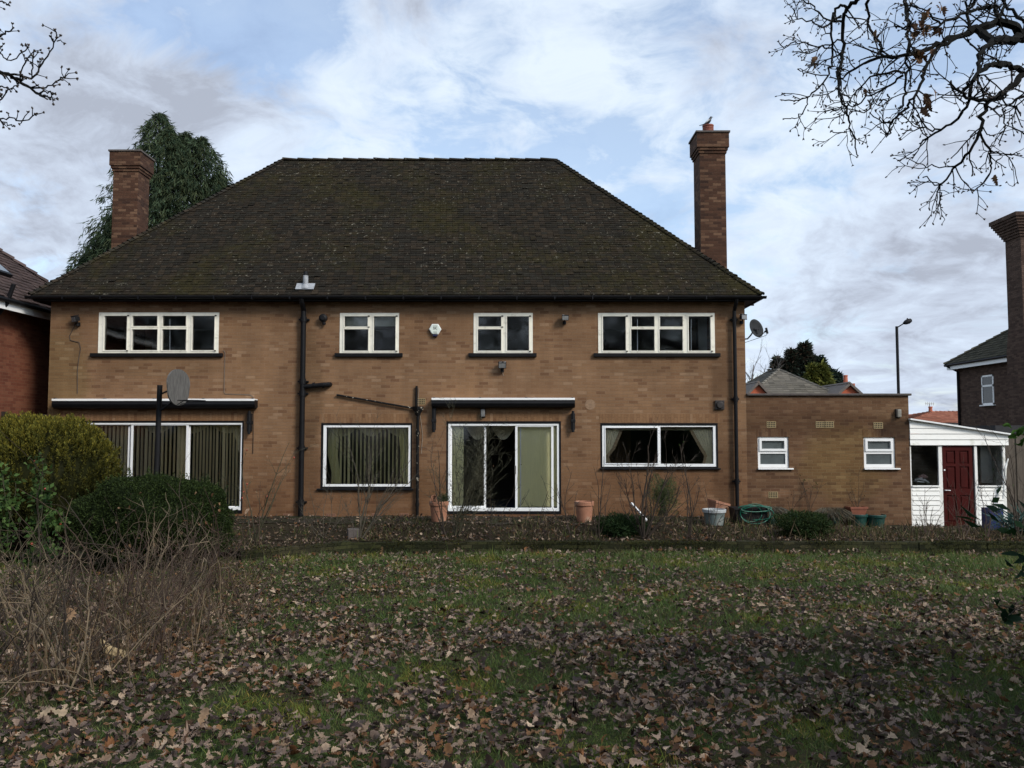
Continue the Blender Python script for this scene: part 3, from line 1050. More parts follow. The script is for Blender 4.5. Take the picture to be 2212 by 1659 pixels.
# cables clipped to the brick
def cable(pts, r=.008, mat=None, Y=None):
    mb = MB()
    mb.tube([P(x, y, (Y or WY) - .008) for x, y in pts], r, 6)
    return mb.build('cable', mat or M_black_flat, house)


M_cab = plain("brown_cable", (.055, .038, .026), .7, .2, 10)
cable([(167, 682), (160, 706), (150, 726), (152, 735), (171, 740), (174, 752), (170, 776), (167, 800), (167, 850)], .010, M_cab)
cable([(483, 757), (486, 762), (485, 800), (484, 848), (487, 851), (540, 853), (547, 858)], .009, plain("grey_cable", (.13, .10, .075), .7, .2, 10))
cable([(1083, 791), (1084, 800), (1088, 812)], .007, plain("pale_cable", (.25, .2, .15), .7, .2, 10))
cable([(905, 838), (903, 870), (908, 900), (913, 940), (910, 980)], .007, MATS['pale_cable'])
cable([(547, 888), (547, 940), (546, 980)], .008, M_black_flat)

# ---------------------------------------------------------------- flat-roofed extension (part of the same house)
EX1 = P(1966, 1000, WY).x
ZX = P(1790, 855, WY).z
exh = [Rc(*q) for q in EXW]
mb = MB()
mb.panel(HX1 + .002, EX1, -.6, ZX, WY, WY + .25, exh)
mb.box(EX1 - .25, EX1, WY + .25, 27.0, -.6, ZX)
mb.box(HX1 + .002, EX1 - .25, 26.75, 27.0, -.6, ZX)
mb.box(HX1 + .002, EX1 - .25, WY + .25, 26.75, ZX - .25, ZX - .15)
ext = mb.build('extension', M_brick_x, house, uv=True)
mb = MB()
mb.box(HX1 + .01, EX1 + .06, WY - .06, 27.05, ZX + .002, ZX + .055)
mb.build('coping', M_stone, ext, bevel=.012)
for q in EXW:                                            # soldier courses over the two small windows
    mb = MB()
    x0, x1, z0, z1 = Rc(q[0] - 3, q[1] + 3, q[2] - 18, q[2])
    mb.box(x0, x1, WY - .004, WY + .04, z0 + .004, z1 - .002)
    mb.build('lintel', M_brick_x, ext, uv='soldier')
for q in EXW:
    ro = Rc(*q)
    w, hh = ro[1] - ro[0], ro[3] - ro[2]
    top = (ro[0] + .10, ro[1] - .10, ro[2] + hh * .62, ro[3] - .09)
    bot = (ro[0] + .065, ro[1] - .075, ro[2] + .09, ro[2] + hh * .46)
    mb = MB()
    mb.panel(ro[0] + .003, ro[1] - .003, ro[2] + .003, ro[3] - .003, WY + .03, WY + .10, [(top[0] - .02, top[1] + .02, top[2] - .02, top[3] + .02), bot])
    frame_ring(mb, top, .055, WY + .005, WY + .06)
    fr = mb.build('window', M_upvc, house, bevel=.005)
    mb = MB()
    for t in (top, bot):
        mb.box(t[0] - .01, t[1] + .01, WY + .058, WY + .064, t[2] - .01, t[3] + .01)
    mb.build('pane', M_frost, fr)
    mb = MB(); mb.box(ro[0] - .01, ro[1] + .09, WY - .06, WY + .03, ro[2] - .035, ro[2] - .001)
    mb.build('sill', M_upvc, fr, bevel=.005)
# ---------------------------------------------------------------- curtains and blinds behind the glass
def blind(label, r, n, turn, mat, Y=WY + .19, group=None, tilt=.0, gaps=()):
    """vertical slats hanging from a head rail; turn = how far each slat is swung open, in degrees"""
    t = thing('vertical_blind', label, 'blind', ((r[0] + r[1]) / 2, Y, r[3]), group)
    mb = MB(); mb.box(r[0], r[1], Y - .02, Y + .02, r[3] - .04, r[3])
    mb.build('headrail', M_white, t)
    mb = MB()
    rr = random.Random(n)
    for k in range(n):
        x = r[0] + (r[1] - r[0]) * (k + .5) / n
        if any(a < x < b for a, b in gaps):
            continue
        a = R(turn + rr.gauss(0, 5))
        Mx = Matrix.Rotation(a, 3, 'Z')
        mb.obox((x, Y, (r[2] + r[3] - .04) / 2), .089, .003, r[3] - r[2] - .04, Mx)
    mb.build('slats', mat, t)
    return t


def drape(name, label, cat, pts, Y, mat, depth=.05, folds=6, frill=None, group=None):
    """a gathered curtain: left and right edges given as (z, x_left, x_right) from top to bottom"""
    mb = MB()
    n, m = folds * 6 + 1, 26
    pts = sorted(pts, reverse=True)
    zs = np.linspace(pts[0][0], pts[-1][0], m)
    zz = [p[0] for p in pts][::-1]
    vs, fs = [], []
    for z in zs:
        a = np.interp(z, zz, [p[1] for p in pts][::-1])
        b = np.interp(z, zz, [p[2] for p in pts][::-1])
        for k in range(n):
            u = k / (n - 1)
            vs.append((a + (b - a) * u, Y + depth * .5 * math.sin(u * folds * 2 * math.pi) * (1 if abs(b - a) > .12 else .5), z))
    for j in range(m - 1):
        for k in range(n - 1):
            fs.append((j * n + k, j * n + k + 1, (j + 1) * n + k + 1, (j + 1) * n + k))
    mb.add(vs, fs)
    t = thing(name, label, cat, (vs[0][0], Y, vs[0][2]), group)
    mb.build('fabric', mat, t, smooth=True)
    if frill:
        mb = MB()
        side = n - 1 if frill > 0 else 0
        vs2, fs2 = [], []
        for j in range(m):
            p = vs[j * n + side]
            for q in (0, .035, .07):
                vs2.append((p[0] + frill * q, p[1] - .01 + .02 * math.sin(j * 2.6 + q * 9), p[2] - q * .3))
        for j in range(m - 1):
            for q in range(2):
                fs2.append((j * 3 + q, j * 3 + q + 1, (j + 1) * 3 + q + 1, (j + 1) * 3 + q))
        mb.add(vs2, fs2)
        mb.build('frill', M_frill, t, smooth=True)
    return t


def swag(label, x0, x1, z, drop, Y, mat, n=3, group=None):
    """festoon pelmet of n scallops"""
    mb = MB()
    w = (x1 - x0) / n
    for s in range(n):
        for f in range(4):
            a = (f + 1) / 4 * drop
            b = max(0, f) / 4 * drop
            vs = []
            for k in range(17):
                u = k / 16
                sg = math.sin(math.pi * u)
                vs.append((x0 + w * (s + u), Y - .012 * f, z - b * sg - .01))
                vs.append((x0 + w * (s + u), Y - .012 * f - .02, z - a * sg - .015))
            mb.add(vs, [(2 * k, 2 * k + 2, 2 * k + 3, 2 * k + 1) for k in range(16)])
    o = mb.build('swag_pelmet', mat, None, smooth=True)
    tag(o, label, 'curtain', group)
    return o


ql = Rc(165, 522, 915, 1096)
blind('cream vertical blind half drawn behind the wide patio door on the left', (ql[0] + .05, P(400, 1000, WY).x, ql[2], ql[3] - .01), 26, 77, M_cream)
blind('cream vertical blind turned open in the last leaf of the left patio door', (P(408, 1000, WY).x, P(516, 1000, WY).x, ql[2], ql[3] - .01), 15, 80, M_cream, WY + .20)
zt, zb = ql[3], ql[2]
drape('curtain', 'cream curtain gathered beside the centre post of the left patio door', 'curtain', [(zt, P(368, 950, WY).x, P(398, 950, WY).x), (zb, P(372, 950, WY).x, P(396, 950, WY).x)], WY + .45, M_cream, .05, 4)
drape('curtain', 'cream curtain swept aside at the right end of the left patio door', 'curtain', [(zt, P(488, 950, WY).x, P(520, 950, WY).x), (zt - .5, P(499, 950, WY).x, P(521, 950, WY).x), (zt - 1.05, P(514, 950, WY).x, P(523, 950, WY).x), (zb, P(514, 950, WY).x, P(523, 950, WY).x)], WY + .42, M_net, .05, 5)
swag('scalloped cream pelmet across the top of the left patio door', P(280, 950, WY).x, P(516, 950, WY).x, zt, .22, WY + .55, M_net, 3)

qp = Rc(700, 886, 920, 1049)
blind('pale green vertical blind turned open in the picture window', (qp[0] + .12, qp[1] - .10, qp[2] - .05, qp[3] - .02), 19, 75, M_greenblind)
drape('curtain', 'pale green curtain tied back at the left of the picture window', 'curtain', [(qp[3], qp[0], qp[0] + .30), (qp[3] - .7, qp[0] + .0, qp[0] + .24), (qp[2], qp[0] + .16, qp[0] + .34)], WY + .42, M_greenblind, .06, 5)
drape('curtain', 'pale green curtain hanging at the right of the picture window', 'curtain', [(qp[3], qp[1] - .36, qp[1] + .02), (qp[2], qp[1] - .22, qp[1] + .02)], WY + .46, M_greenblind, .06, 5)
swag('scalloped pale pelmet across the top of the picture window', qp[0], qp[1], qp[3] - .02, .22, WY + .60, M_net, 3)

qr = Rc(970, 1206, 916, 1096)
blind('pale green vertical blind stacked at the left of the middle patio door', (P(972, 1000, WY).x, P(1000, 1000, WY).x, qr[2], qr[3] - .02), 4, 8, M_greenblind)
blind('pale green vertical blind drawn shut behind the sliding patio leaf', (P(1118, 1000, WY).x, P(1204, 1000, WY).x, qr[2], qr[3] - .02), 12, 6, M_greenblind)
swag('scalloped cream pelmet inside the open patio door', P(1000, 1000, WY).x, P(1115, 1000, WY).x, qr[3] - .01, .36, WY + .75, M_net, 2)

qk = Rc(1305, 1543, 921, 1004)
zt, zb = qk[3] - .08, qk[2]
drape('curtain', 'frilled net curtain tied back at the left of the kitchen window', 'curtain', [(zt, qk[0], P(1341, 950, WY).x), (zt - .45, qk[0], P(1324, 950, WY).x), (zt - .62, qk[0], P(1311, 950, WY).x), (zb, qk[0], P(1316, 950, WY).x)], WY + .20, M_net, .05, 6, 1)
drape('curtain', 'frilled net curtain tied back at the right of the kitchen window', 'curtain', [(zt, P(1500, 950, WY).x, qk[1]), (zt - .45, P(1522, 950, WY).x, qk[1]), (zt - .62, P(1531, 950, WY).x, qk[1]), (zb, P(1526, 950, WY).x, qk[1])], WY + .20, M_net, .05, 6, -1)
mb = MB(); mb.tube([(qk[0] - .05, WY + .33, zt + .01), (qk[1] + .05, WY + .33, zt + .01)], .022, 8)
mb.box(qk[0] - .05, qk[1] + .05, WY + .36, WY + .38, zt, zt + .09)
tag(mb.build('curtain_rail', M_net), 'pale curtain rail across the top of the kitchen window', 'curtain rail')
q2 = Rc(744, 855, 683, 758)
mb = MB(); mb.box(q2[0] - .02, q2[1] + .02, WY + .14, WY + .145, q2[3] - .22, q2[3] + .05)
mb.tube([(q2[0] - .02, WY + .142, q2[3] - .22), (q2[1] + .02, WY + .142, q2[3] - .22)], .012, 6)
tag(mb.build('roller_blind', plain("grey_blind_fabric", (.27, .28, .23), .8, .06, 6)), 'grey roller blind pulled a little down in the upstairs window above the small pipe', 'blind')
q4 = Rc(1487, 1535, 683, 758)
mb = MB(); mb.box(P(1519, 720, WY).x, q4[1] + .03, WY + .50, WY + .54, q4[2] - .1, q4[3] + .05)
tag(mb.build('wardrobe', plain("grey_board", (.11, .12, .11), .7, .05, 4)), 'grey wardrobe side just inside the upstairs window at the right', 'wardrobe')
for dx, lab in ((367, 'white cord hanging inside the wide upstairs window on the left'), (1377, 'white cord hanging inside the second light of the right upstairs window'), (1493, 'white cord hanging inside the last light of the right upstairs window')):
    a, b = P(dx, 690, WY + .1), P(dx, 758, WY + .1)
    mb = MB(); mb.tube([a, b], .010, 6); mb.lathe((b.x, b.y, b.z), [(.0, -.02), (.018, 0), (.0, .04)], 8)
    tag(mb.build('blind_cord', M_upvc), lab, 'cord')

# ---------------------------------------------------------------- awnings
def awning(label, d0, d1, yt, arms):
    x0, x1 = P(d0, yt, WY - .22).x, P(d1, yt, WY - .22).x
    zt = P((d0 + d1) / 2, yt, WY - .22).z
    t = thing('awning', label, 'awning', ((x0 + x1) / 2, WY, zt), 'folded patio awnings')
    mb = MB()
    prof = [(-.03, -.035), (-.16, -.03), (-.235, -.06), (-.25, -.13), (-.215, -.20), (-.12, -.235), (-.0035, -.20), (-.0035, -.035)]
    vs = [(x0, WY + a, zt + b) for a, b in prof] + [(x1, WY + a, zt + b) for a, b in prof]
    n = len(prof)
    mb.add(vs, [(k, (k + 1) % n, n + (k + 1) % n, n + k) for k in range(n)] + [tuple(range(n)), tuple(reversed(range(n, 2 * n)))])
    mb.build('cassette', M_black, t)
    mb = MB()
    mb.box(x0 + .005, x1 - .005, WY - .245, WY - .004, zt - .028, zt + .0)
    mb.box(x0 + .005, x1 - .005, WY - .262, WY - .2455, zt - .052, zt - .004)
    mb.build('cover_strip', M_upvc, t, bevel=.003)
    k = max(3, int((x1 - x0) / 1.1))
    for a in range(k + 1):
        x = x0 + .06 + (x1 - x0 - .12) * a / k
        mb = MB()
        mb.box(x - .02, x + .02, WY - .25, WY - .14, zt + .002, zt + .016)
        mb.build('clip', M_black_flat, t)
    for (dx, ya, yb) in arms:
        xx = P(dx, yb, WY - .1).x
        za, zb = P(dx, ya, WY - .1).z, P(dx, yb, WY - .1).z
        mb = MB()
        mb.box(xx - .045, xx + .045, WY - .13, WY - .002, zb + .02, za)
        mb.tube([(xx, WY - .11, za + .06), (xx, WY - .11, zb - .04)], .035, 10)
        mb.box(xx - .055, xx + .055, WY - .15, WY - .003, zb + .20, zb + .27)
        mb.build('arm_bracket', M_black_flat, t, bevel=.006)
    return t


awning('black folded awning with white top strip over the wide left patio door', 113, 551, 861.5, [(538, 893, 934)])
awning('black folded awning with white top strip over the middle patio door', 932, 1242, 859.5, [(937, 874, 930), (1238, 893, 930)])

# ---------------------------------------------------------------- small things on the walls
def floodlight(label, dx, dy, yaw, tilt, clean_top=False, s=1.0):
    c = P(dx, dy, WY - .12)
    t = thing('floodlight', label, 'floodlight', (c.x, WY - .12, c.z), 'security floodlights on the house')
    Mx = Matrix.Rotation(R(yaw), 3, 'Z') @ Matrix.Rotation(R(tilt), 3, 'X')
    def q(x, y, z):
        return c + Mx @ Vector((x * s, y * s, z * s))
    mb = MB()
    f = [(-.10, -.075, -.075), (.10, -.075, -.075), (.10, -.075, .075), (-.10, -.075, .075), (-.06, .055, -.045), (.06, .055, -.045), (.06, .055, .05), (-.06, .055, .05)]
    mb.add([q(*p) for p in f], [(0, 1, 2, 3), (5, 4, 7, 6), (1, 0, 4, 5), (2, 1, 5, 6), (3, 2, 6, 7), (0, 3, 7, 4)])
    hs = [q(-.108, -.078, .06), q(.108, -.078, .06), q(.07, .05, .075), q(-.07, .05, .075)]
    hs2 = [p + Mx @ Vector((0, 0, .022)) for p in hs]
    mb.add(hs + hs2, [(0, 1, 2, 3), (7, 6, 5, 4), (0, 4, 5, 1), (1, 5, 6, 2), (2, 6, 7, 3), (3, 7, 4, 0)])
    mb.build('lamp_housing', M_black_flat, t, bevel=.006)
    mb = MB()
    g = [q(-.085, -.079, -.06), q(.085, -.079, -.06), q(.085, -.079, .055), q(-.085, -.079, .055)]
    mb.add(g + [p + Mx @ Vector((0, .006, 0)) for p in g], [(0, 1, 2, 3), (7, 6, 5, 4), (0, 4, 5, 1), (1, 5, 6, 2), (2, 6, 7, 3), (3, 7, 4, 0)])
    mb.build('lens', M_lampglass, t)
    mb = MB()
    b = Vector((c.x, WY - .02, c.z - .10 * s))
    mb.tube([q(0, .03, -.03), q(0, .0, -.09), b], .016, 8)
    mb.lathe((c.x, WY - .06, c.z - .15 * s), [(.0, -.02), (.035, -.015), (.04, .02), (.02, .05), (.0, .05)], 12)
    mb.box(c.x - .04, c.x + .04, WY - .03, WY - .001, c.z - .16 * s, c.z - .07 * s)
    mb.build('bracket', M_black_flat, t)
    if clean_top:
        mb = MB()
        rr = random.Random(dx)
        for k in range(9):
            p = q(rr.uniform(-.09, .09), rr.uniform(-.07, .03), .086)
            mb.obox(p, rr.uniform(.015, .05), rr.uniform(.015, .05), .004, Mx)
        mb.build('bird_lime', M_upvc, t)
    return t


floodlight('black floodlight turned to the left beside the widest left upstairs window', 165, 689, -38, 12)
floodlight('black floodlight with white droppings on its hood left of the right upstairs window', 1220, 687, 8, 4, True, .85)
floodlight('black floodlight with dusty lens above the middle patio awning', 1085, 789, 0, 10, True, .95)
floodlight('black floodlight at the right corner of the house near the satellite dish', 1604, 686, 25, -4, True, .85)
c = P(698, 687, WY - .08)
t = thing('sensor_lamp', 'round dark sensor lamp between the soil pipe and the small upstairs window', 'lamp', tuple(c))
mb = MB(); mb.tube([(c.x, WY - .003, c.z), (c.x, WY - .05, c.z), (c.x, WY - .12, c.z), (c.x, WY - .15, c.z)], [.075, .10, .095, .05], 18)
mb.build('dome', M_black_flat, t, smooth=False)
mb = MB(); mb.lathe((c.x + .02, WY - .07, c.z - .15), [(0, -.02), (.04, -.01), (.045, .03), (.02, .07)], 12)
mb.build('sensor', M_black_flat, t)


def bulkhead(label, dx, dy, lens):
    c = P(dx, dy, WY - .06)
    t = thing('bulkhead_lamp', label, 'lamp', tuple(c))
    mb = MB(); mb.box(c.x - .06, c.x + .06, WY - .03, WY - .005, c.z - .11, c.z + .11)
    mb.build('back_plate', M_black_flat, t, bevel=.01)
    mb = MB(); mb.box(c.x - .05, c.x + .05, WY - .12, WY - .031, c.z - .095, c.z + .095)
    mb.build('lens', lens, t, bevel=.02)
    return t


bulkhead('small ribbed bulkhead lamp under the middle awning above the patio door', 1043, 892, M_lampglass)
bulkhead('dusty beige bulkhead lamp at the top right corner of the low extension', 1941, 893, M_lampdirty)

c = P(940, 711, WY - .05)
al = thing('alarm_box', 'white hexagonal burglar alarm box between the two small upstairs windows', 'alarm box', tuple(c))
def hexa(r, zsc=.86):
    return [(c.x + r * math.cos(a), c.z + r * .96 * math.sin(a)) for a in [k * math.pi / 3 for k in range(6)]]
mb = MB(); mb.prism(hexa(.150), WY - .05, WY - .002)
mb.build('back_plate', M_upvc, al)
mb = MB(); mb.prism(hexa(.138), WY - .075, WY - .0505)
mb.build('cover', plain("pale_plastic_cover", (.66, .72, .64), .4, .03, 5), al, bevel=.008)
mb = MB(); mb.box(c.x - .055, c.x + .055, WY - .07, WY - .01, c.z - .175, c.z - .132)
mb.build('strobe', plain("dark_blue_lens", (.012, .012, .05), .3, .1, 8), al, bevel=.006)
def letters(body, size, loc, name, mat, parent):
    cu = bpy.data.curves.new(name, 'FONT')
    cu.body, cu.size, cu.align_x, cu.align_y = body, size, 'CENTER', 'CENTER'
    cu.extrude = .0008
    tmp = bpy.data.objects.new(name, cu)
    C.objects.link(tmp)
    bpy.context.view_layer.update()
    me = bpy.data.meshes.new_from_object(tmp.evaluated_get(bpy.context.evaluated_depsgraph_get()))
    bpy.data.objects.remove(tmp)
    me.name = name
    me.materials.clear(); me.materials.append(mat)
    o = bpy.data.objects.new(name, me)
    C.objects.link(o)
    o.rotation_euler = (R(90), 0, 0)
    o.parent = parent
    o.location = Vector(loc) - BASE[parent.name]
    return o
letters('SK', .085, (c.x - .002, WY - .0775, c.z + .015), 'lettering', M_black_flat, al)
mb = MB()
for (a, b, d, e) in ((-.045, .05, .083, .089), (-.045, -.04, .046, .083), (.045, .05, -.04, .083), (-.04, .045, .052, .062), (-.05, .05, -.065, -.06), (-.045, .045, -.080, -.074), (-.05, .05, -.095, -.088)):
    mb.box(c.x + a, c.x + b, WY - .0775, WY - .0758, c.z + d, c.z + e)
mb.build('printed_lines', plain("grey_ink", (.30, .33, .30), .6, .1, 9), al)

# satellite dish on the right gable wall
dc = P(1634, 709, WY + .25)
sd = thing('satellite_dish', 'grey satellite dish on a bent arm on the right-hand house wall', 'satellite dish', (HX1, WY + .3, dc.z))
dn = Vector((.45, -.85, .28)).normalized()             # facing out to the right and a little up
du = dn.cross(Vector((0, 0, 1))).normalized()
dw = du.cross(dn)
mb = MB()
vs, fs = [], []
nr, nk = 5, 28
for side in (0, 1):
    for j in range(nr + 1):
        r = j / nr
        for k in range(nk):
            a = 2 * math.pi * k / nk
            vs.append(dc + du * (.215 * r * math.cos(a)) + dw * (.24 * r * math.sin(a)) + dn * (.055 * r * r - .05 - .006 * side))
for side in (0, 1):
    b = side * (nr + 1) * nk
    for j in range(nr):
        for k in range(nk):
            k2 = (k + 1) % nk
            f = (b + j * nk + k, b + j * nk + k2, b + (j + 1) * nk + k2, b + (j + 1) * nk + k)
            fs.append(f if side == 0 else tuple(reversed(f)))
b = (nr + 1) * nk
for k in range(nk):
    k2 = (k + 1) % nk
    fs.append((nr * nk + k, nr * nk + k2, b + nr * nk + k2, b + nr * nk + k))
mb.add(vs, fs)
mb.build('dish', M_dish, sd, smooth=True)
mb = MB()
wb = Vector((HX1, WY + .30, P(1616, 733, WY + .3).z))
el = wb + Vector((.14, -.02, .01))
mb.tube([wb, el, wb + Vector((.22, -.02, .10)), dc - dn * .06], .018, 8)
mb.obox(wb + Vector((.01, 0, 0)), .02, .12, .16, Matrix.Identity(3))
lnb = dc + dn * .30 - dw * .19
mb.tube([dc - dw * .23 - dn * .0, lnb], .011, 6)
mb.build('arm', M_rust, sd)
mb = MB()
mb.tube([lnb - dw * .07, lnb + dw * .07], .028, 10)
mb.tube([lnb, lnb - dn * .07], .022, 10)
mb.obox(dc + dn * .0 - dw * .02, .17, .02, .03, Matrix((du, dn, dw)).transposed())
mb.obox(dc + dn * .0 - dw * .08, .03, .02, .12, Matrix((du, dn, dw)).transposed())
mb.build('receiver', M_black_flat, sd)
mb = MB()
mb.tube([lnb - dw * .07, lnb - dw * .10 - dn * .05, dc - dw * .26 + dn * .02, wb + Vector((.02, 0, -.10))], .006, 5)
mb.build('cable', M_black_flat, sd)

# magpie on the chimney pot
mg = P(1529, 268, RYc + .37)
mg.z = zc_top + .36
M_plumage = new_mat("magpie_plumage")
_m, _g = M_plumage
_c = _g.n('ShaderNodeAttribute', dict(attribute_name='Col')).outputs['Color']
finish(_g, _g.n('ShaderNodeBsdfPrincipled', None, Base_Color=_c, Roughness=.5).outputs[0])


def bird(base):
    """one continuous body: tail, belly, breast, neck, head, bill along a leaning spine"""
    sp = [(-.235, .000, .002, .008), (-.12, .0, .030, .016), (-.06, .0, .055, .030), (-.02, .0, .085, .048), (.025, .0, .125, .055), (.055, .0, .165, .045), (.070, .0, .195, .032), (.085, .0, .222, .036), (.10, .0, .235, .030), (.118, .0, .238, .012), (.150, .0, .236, .002)]
    n = 12
    vs, fs, col = [], [], []
    for i, (x, y, z, r) in enumerate(sp):
        a, b = sp[max(0, i - 1)], sp[min(len(sp) - 1, i + 1)]
        t = Vector((b[0] - a[0], 0, b[2] - a[2])).normalized()
        s = Vector((0, 1, 0)); u = t.cross(s)
        for k in range(n):
            an = 2 * math.pi * k / n
            vs.append(Vector(base) + Vector((x, y, z)) + s * math.cos(an) * r + u * math.sin(an) * r)
            belly = 3 <= i <= 4 and math.sin(an) > .05
            col.append((.70, .70, .68) if belly else (.012, .014, .020))
    for i in range(len(sp) - 1):
        for k in range(n):
            k2 = (k + 1) % n
            fs.append((i * n + k, i * n + k2, (i + 1) * n + k2, (i + 1) * n + k))
    return np.array([tuple(v) for v in vs]), np.array(fs), np.array(col)


bt = thing('magpie', 'black and white magpie perched on the tall right chimney pot', 'bird', tuple(mg))
V, F, K = bird(mg)
fast_mesh('body', V, F, _m, bt, K, True)
mb = MB()
for s in (-.018, .018):
    mb.tube([(mg.x - .01, mg.y + s, mg.z + .06), (mg.x - .005, mg.y + s, mg.z + .03), (mg.x, mg.y + s, mg.z)], [.007, .005, .005], 6)
    for dx in (.03, -.02):
        mb.tube([(mg.x, mg.y + s, mg.z + .004), (mg.x + dx, mg.y + s, mg.z + .003)], .004, 5)
mb.build('legs', M_black_flat, bt)

# ---------------------------------------------------------------- lean-to porch
LX0, LX1 = EX1 + .01, P(2176, 960, WY).x
zl = P(1968, 908, WY - .05).z
zr = P(2178, 940, WY - .05).z
zfb = P(2070, 962, WY).z                                 # underside of the boarded head
zbase = -.42
porch = thing('lean_to_porch', 'white boarded lean-to porch with maroon door at the end of the extension', 'porch', ((LX0 + LX1) / 2, WY + 2, -.23))
mb = MB()
PY0, PY1 = WY + .02, WY + 4.0
nb = 4                                                   # horizontal boards, each leaning out at its foot
bh = .137
z = zfb
k = 0
while z < zl:
    z1 = z + bh
    xr = LX1 + .02
    def top_at(x):
        return zl + (zr - zl) * (x - LX0) / (xr - LX0)
    if z1 > zr:
        xe = LX0 + (zl - z1) / (zl - zr) * (xr - LX0) if z1 < zl else LX0
        xs0 = LX0 + (zl - z) / (zl - zr) * (xr - LX0) if z > zr else xr
        poly = [(LX0, z + .004), (min(xs0, xr), z + .004)]
        if z <= zr:
            poly.append((xr, zr))
        poly += [(max(xe, LX0), min(z1, zl))]
        if xe > LX0 + .01:
            poly.append((LX0, z1))
    else:
        poly = [(LX0, z + .004), (xr, z + .004), (xr, z1), (LX0, z1)]
    n = len(poly)
    vs = [(x, PY0 - .045 + (.018 * (zz - z) / bh), zz) for x, zz in poly] + [(x, PY0, zz) for x, zz in poly]
    mb.add(vs, [tuple(range(n)), tuple(reversed(range(n, 2 * n)))] + [((a + 1) % n, a, n + a, n + (a + 1) % n) for a in range(n)])
    z = z1
mb.build('boarding', M_shiplap, porch)
mb = MB()
ang = math.atan2(zr - zl, LX1 - LX0)
L = math.hypot(zr - zl, LX1 - LX0) + .10
Mx = Matrix.Rotation(-ang, 3, 'Y')
mb.obox(((LX0 + LX1) / 2 + .03, (PY0 + PY1) / 2 - .05, (zl + zr) / 2 + .025), L, PY1 - PY0 + .15, .035, Mx)
mb.build('roof', M_upvc, porch)
mb = MB()
posts = [(1966, 1971), (2030, 2038), (2108, 2114), (2169, 2175)]
PX = [(P(a, 1050, WY).x, P(b, 1050, WY).x) for a, b in posts]
PX[0] = (LX0, PX[0][1])
for a, b in PX:
    mb.box(a, b, PY0, PY0 + .08, zbase, zfb)
zs_ = P(2000, 1050, WY).z
for a, b in ((PX[0][1], PX[1][0]), (PX[2][1], PX[3][0])):
    mb.box(a, b, PY0 - .03, PY0 + .08, zs_ - .025, zs_ + .012)
mb.box(LX0, LX1, PY1 - .08, PY1, zbase, zr)
mb.build('frame', M_shiplap, porch, bevel=.004)
for a, b in ((PX[0][1], PX[1][0]), (PX[2][1], PX[3][0])):
    mb = MB()
    z = zbase
    while z < zs_ - .03:
        z1 = min(z + .115, zs_ - .026)
        mb.add([(a, PY0 - .012, z), (b, PY0 - .012, z), (b, PY0 + .008, z1), (a, PY0 + .008, z1), (a, PY0 + .06, z), (b, PY0 + .06, z), (b, PY0 + .06, z1), (a, PY0 + .06, z1)],
               [(0, 1, 2, 3), (5, 4, 7, 6), (1, 0, 4, 5), (3, 2, 6, 7), (0, 3, 7, 4), (2, 1, 5, 6)])
        z = z1
    mb.build('cladding', M_shiplap, porch)
    mb = MB()
    mb.box(a, b, PY0 + .03, PY0 + .036, zs_ + .012, zfb)
    mb.build('pane', M_glass, porch)
mb = MB()                                                # right-hand side wall and inside
mb.box(LX1 - .06, LX1, PY0 + .08, PY1 - .08, zbase, zs_)
mb.box(LX1 - .04, LX1 - .034, PY0 + .08, PY1 - .08, zs_, zr - .02)
mb.build('side_wall', M_shiplap, porch)
mb = MB()
mb.box(LX0, LX1 - .06, PY0 + 2.4, PY0 + 2.5, zbase, zr - .1)
mb.box(LX0, LX1 - .06, PY0 + .1, PY1 - .1, zbase, zbase + .05)
mb.build('inner_wall', M_brick_dark, porch, uv=True)
da, db = PX[1][1], PX[2][0]
z0d, z1d = P(2072, 1137, WY).z - .02, zfb - .012
db2 = P(2104, 1050, WY).x
pn = []
wdt, hd = db2 - da, z1d - z0d
for (ra, rb) in ((.78, .94), (.47, .745), (.06, .39)):
    for (ca, cb) in ((.12, .44), (.56, .88)):
        pn.append((da + wdt * ca, da + wdt * cb, z0d + hd * ra, z0d + hd * rb))
mb = MB()
mb.panel(da + .004, db2, z0d, z1d, PY0 + .012, PY0 + .05, pn)
door = mb.build('door', M_door, porch, bevel=.004)
mb = MB()
for q in pn:
    mb.box(q[0], q[1], PY0 + .034, PY0 + .048, q[2], q[3])
    mb.box(q[0] + .035, q[1] - .035, PY0 + .020, PY0 + .034, q[2] + .035, q[3] - .035)
mb.build('door_panel', M_door, door, bevel=.008)
mb = MB()
hz = P(2040, 1059, WY).z
mb.tube([(da + .05, PY0 + .012, hz), (da + .05, PY0 - .03, hz), (da + .16, PY0 - .035, hz - .005)], .011, 8)
mb.tube([(da + .05, PY0 + .008, hz + .48), (da + .05, PY0 + .0, hz + .48)], .02, 12)
mb.build('handle', M_upvc, door)
mb = MB(); mb.box(db2 + .002, db - .002, PY0 + .05, PY0 + .08, zbase, zfb - .004)
mb.build('door_gap', M_dark, porch)
mb = MB()                                                # papers on the inner ledge
pp = P(1985, 1040, WY + .35)
for k, (dx, dz, w, a) in enumerate(((0, 0, .2, 5), (.12, .03, .24, 18), (.02, .07, .16, -20), (.2, .0, .14, 40))):
    mb.obox(pp + Vector((dx, .02 * k, dz)), w, .14, .03, Matrix.Rotation(R(a), 3, 'Y') @ Matrix.Rotation(R(a * 2), 3, 'Z'))
tag(mb.build('paper_pile', M_upvc), 'untidy white papers on the ledge behind the left porch window', 'papers')
mb = MB()
pq = P(1995, 1031, WY + .4)
mb.tube([pq + Vector((-.12, 0, 0)), pq + Vector((0, 0, .03)), pq + Vector((.1, 0, 0))], [.03, .055, .02], 10)
tag(mb.build('cloth', plain("pink_cloth", (.42, .26, .24), .9, .15, 8)), 'crumpled pinkish cloth on top of the papers in the porch', 'cloth')
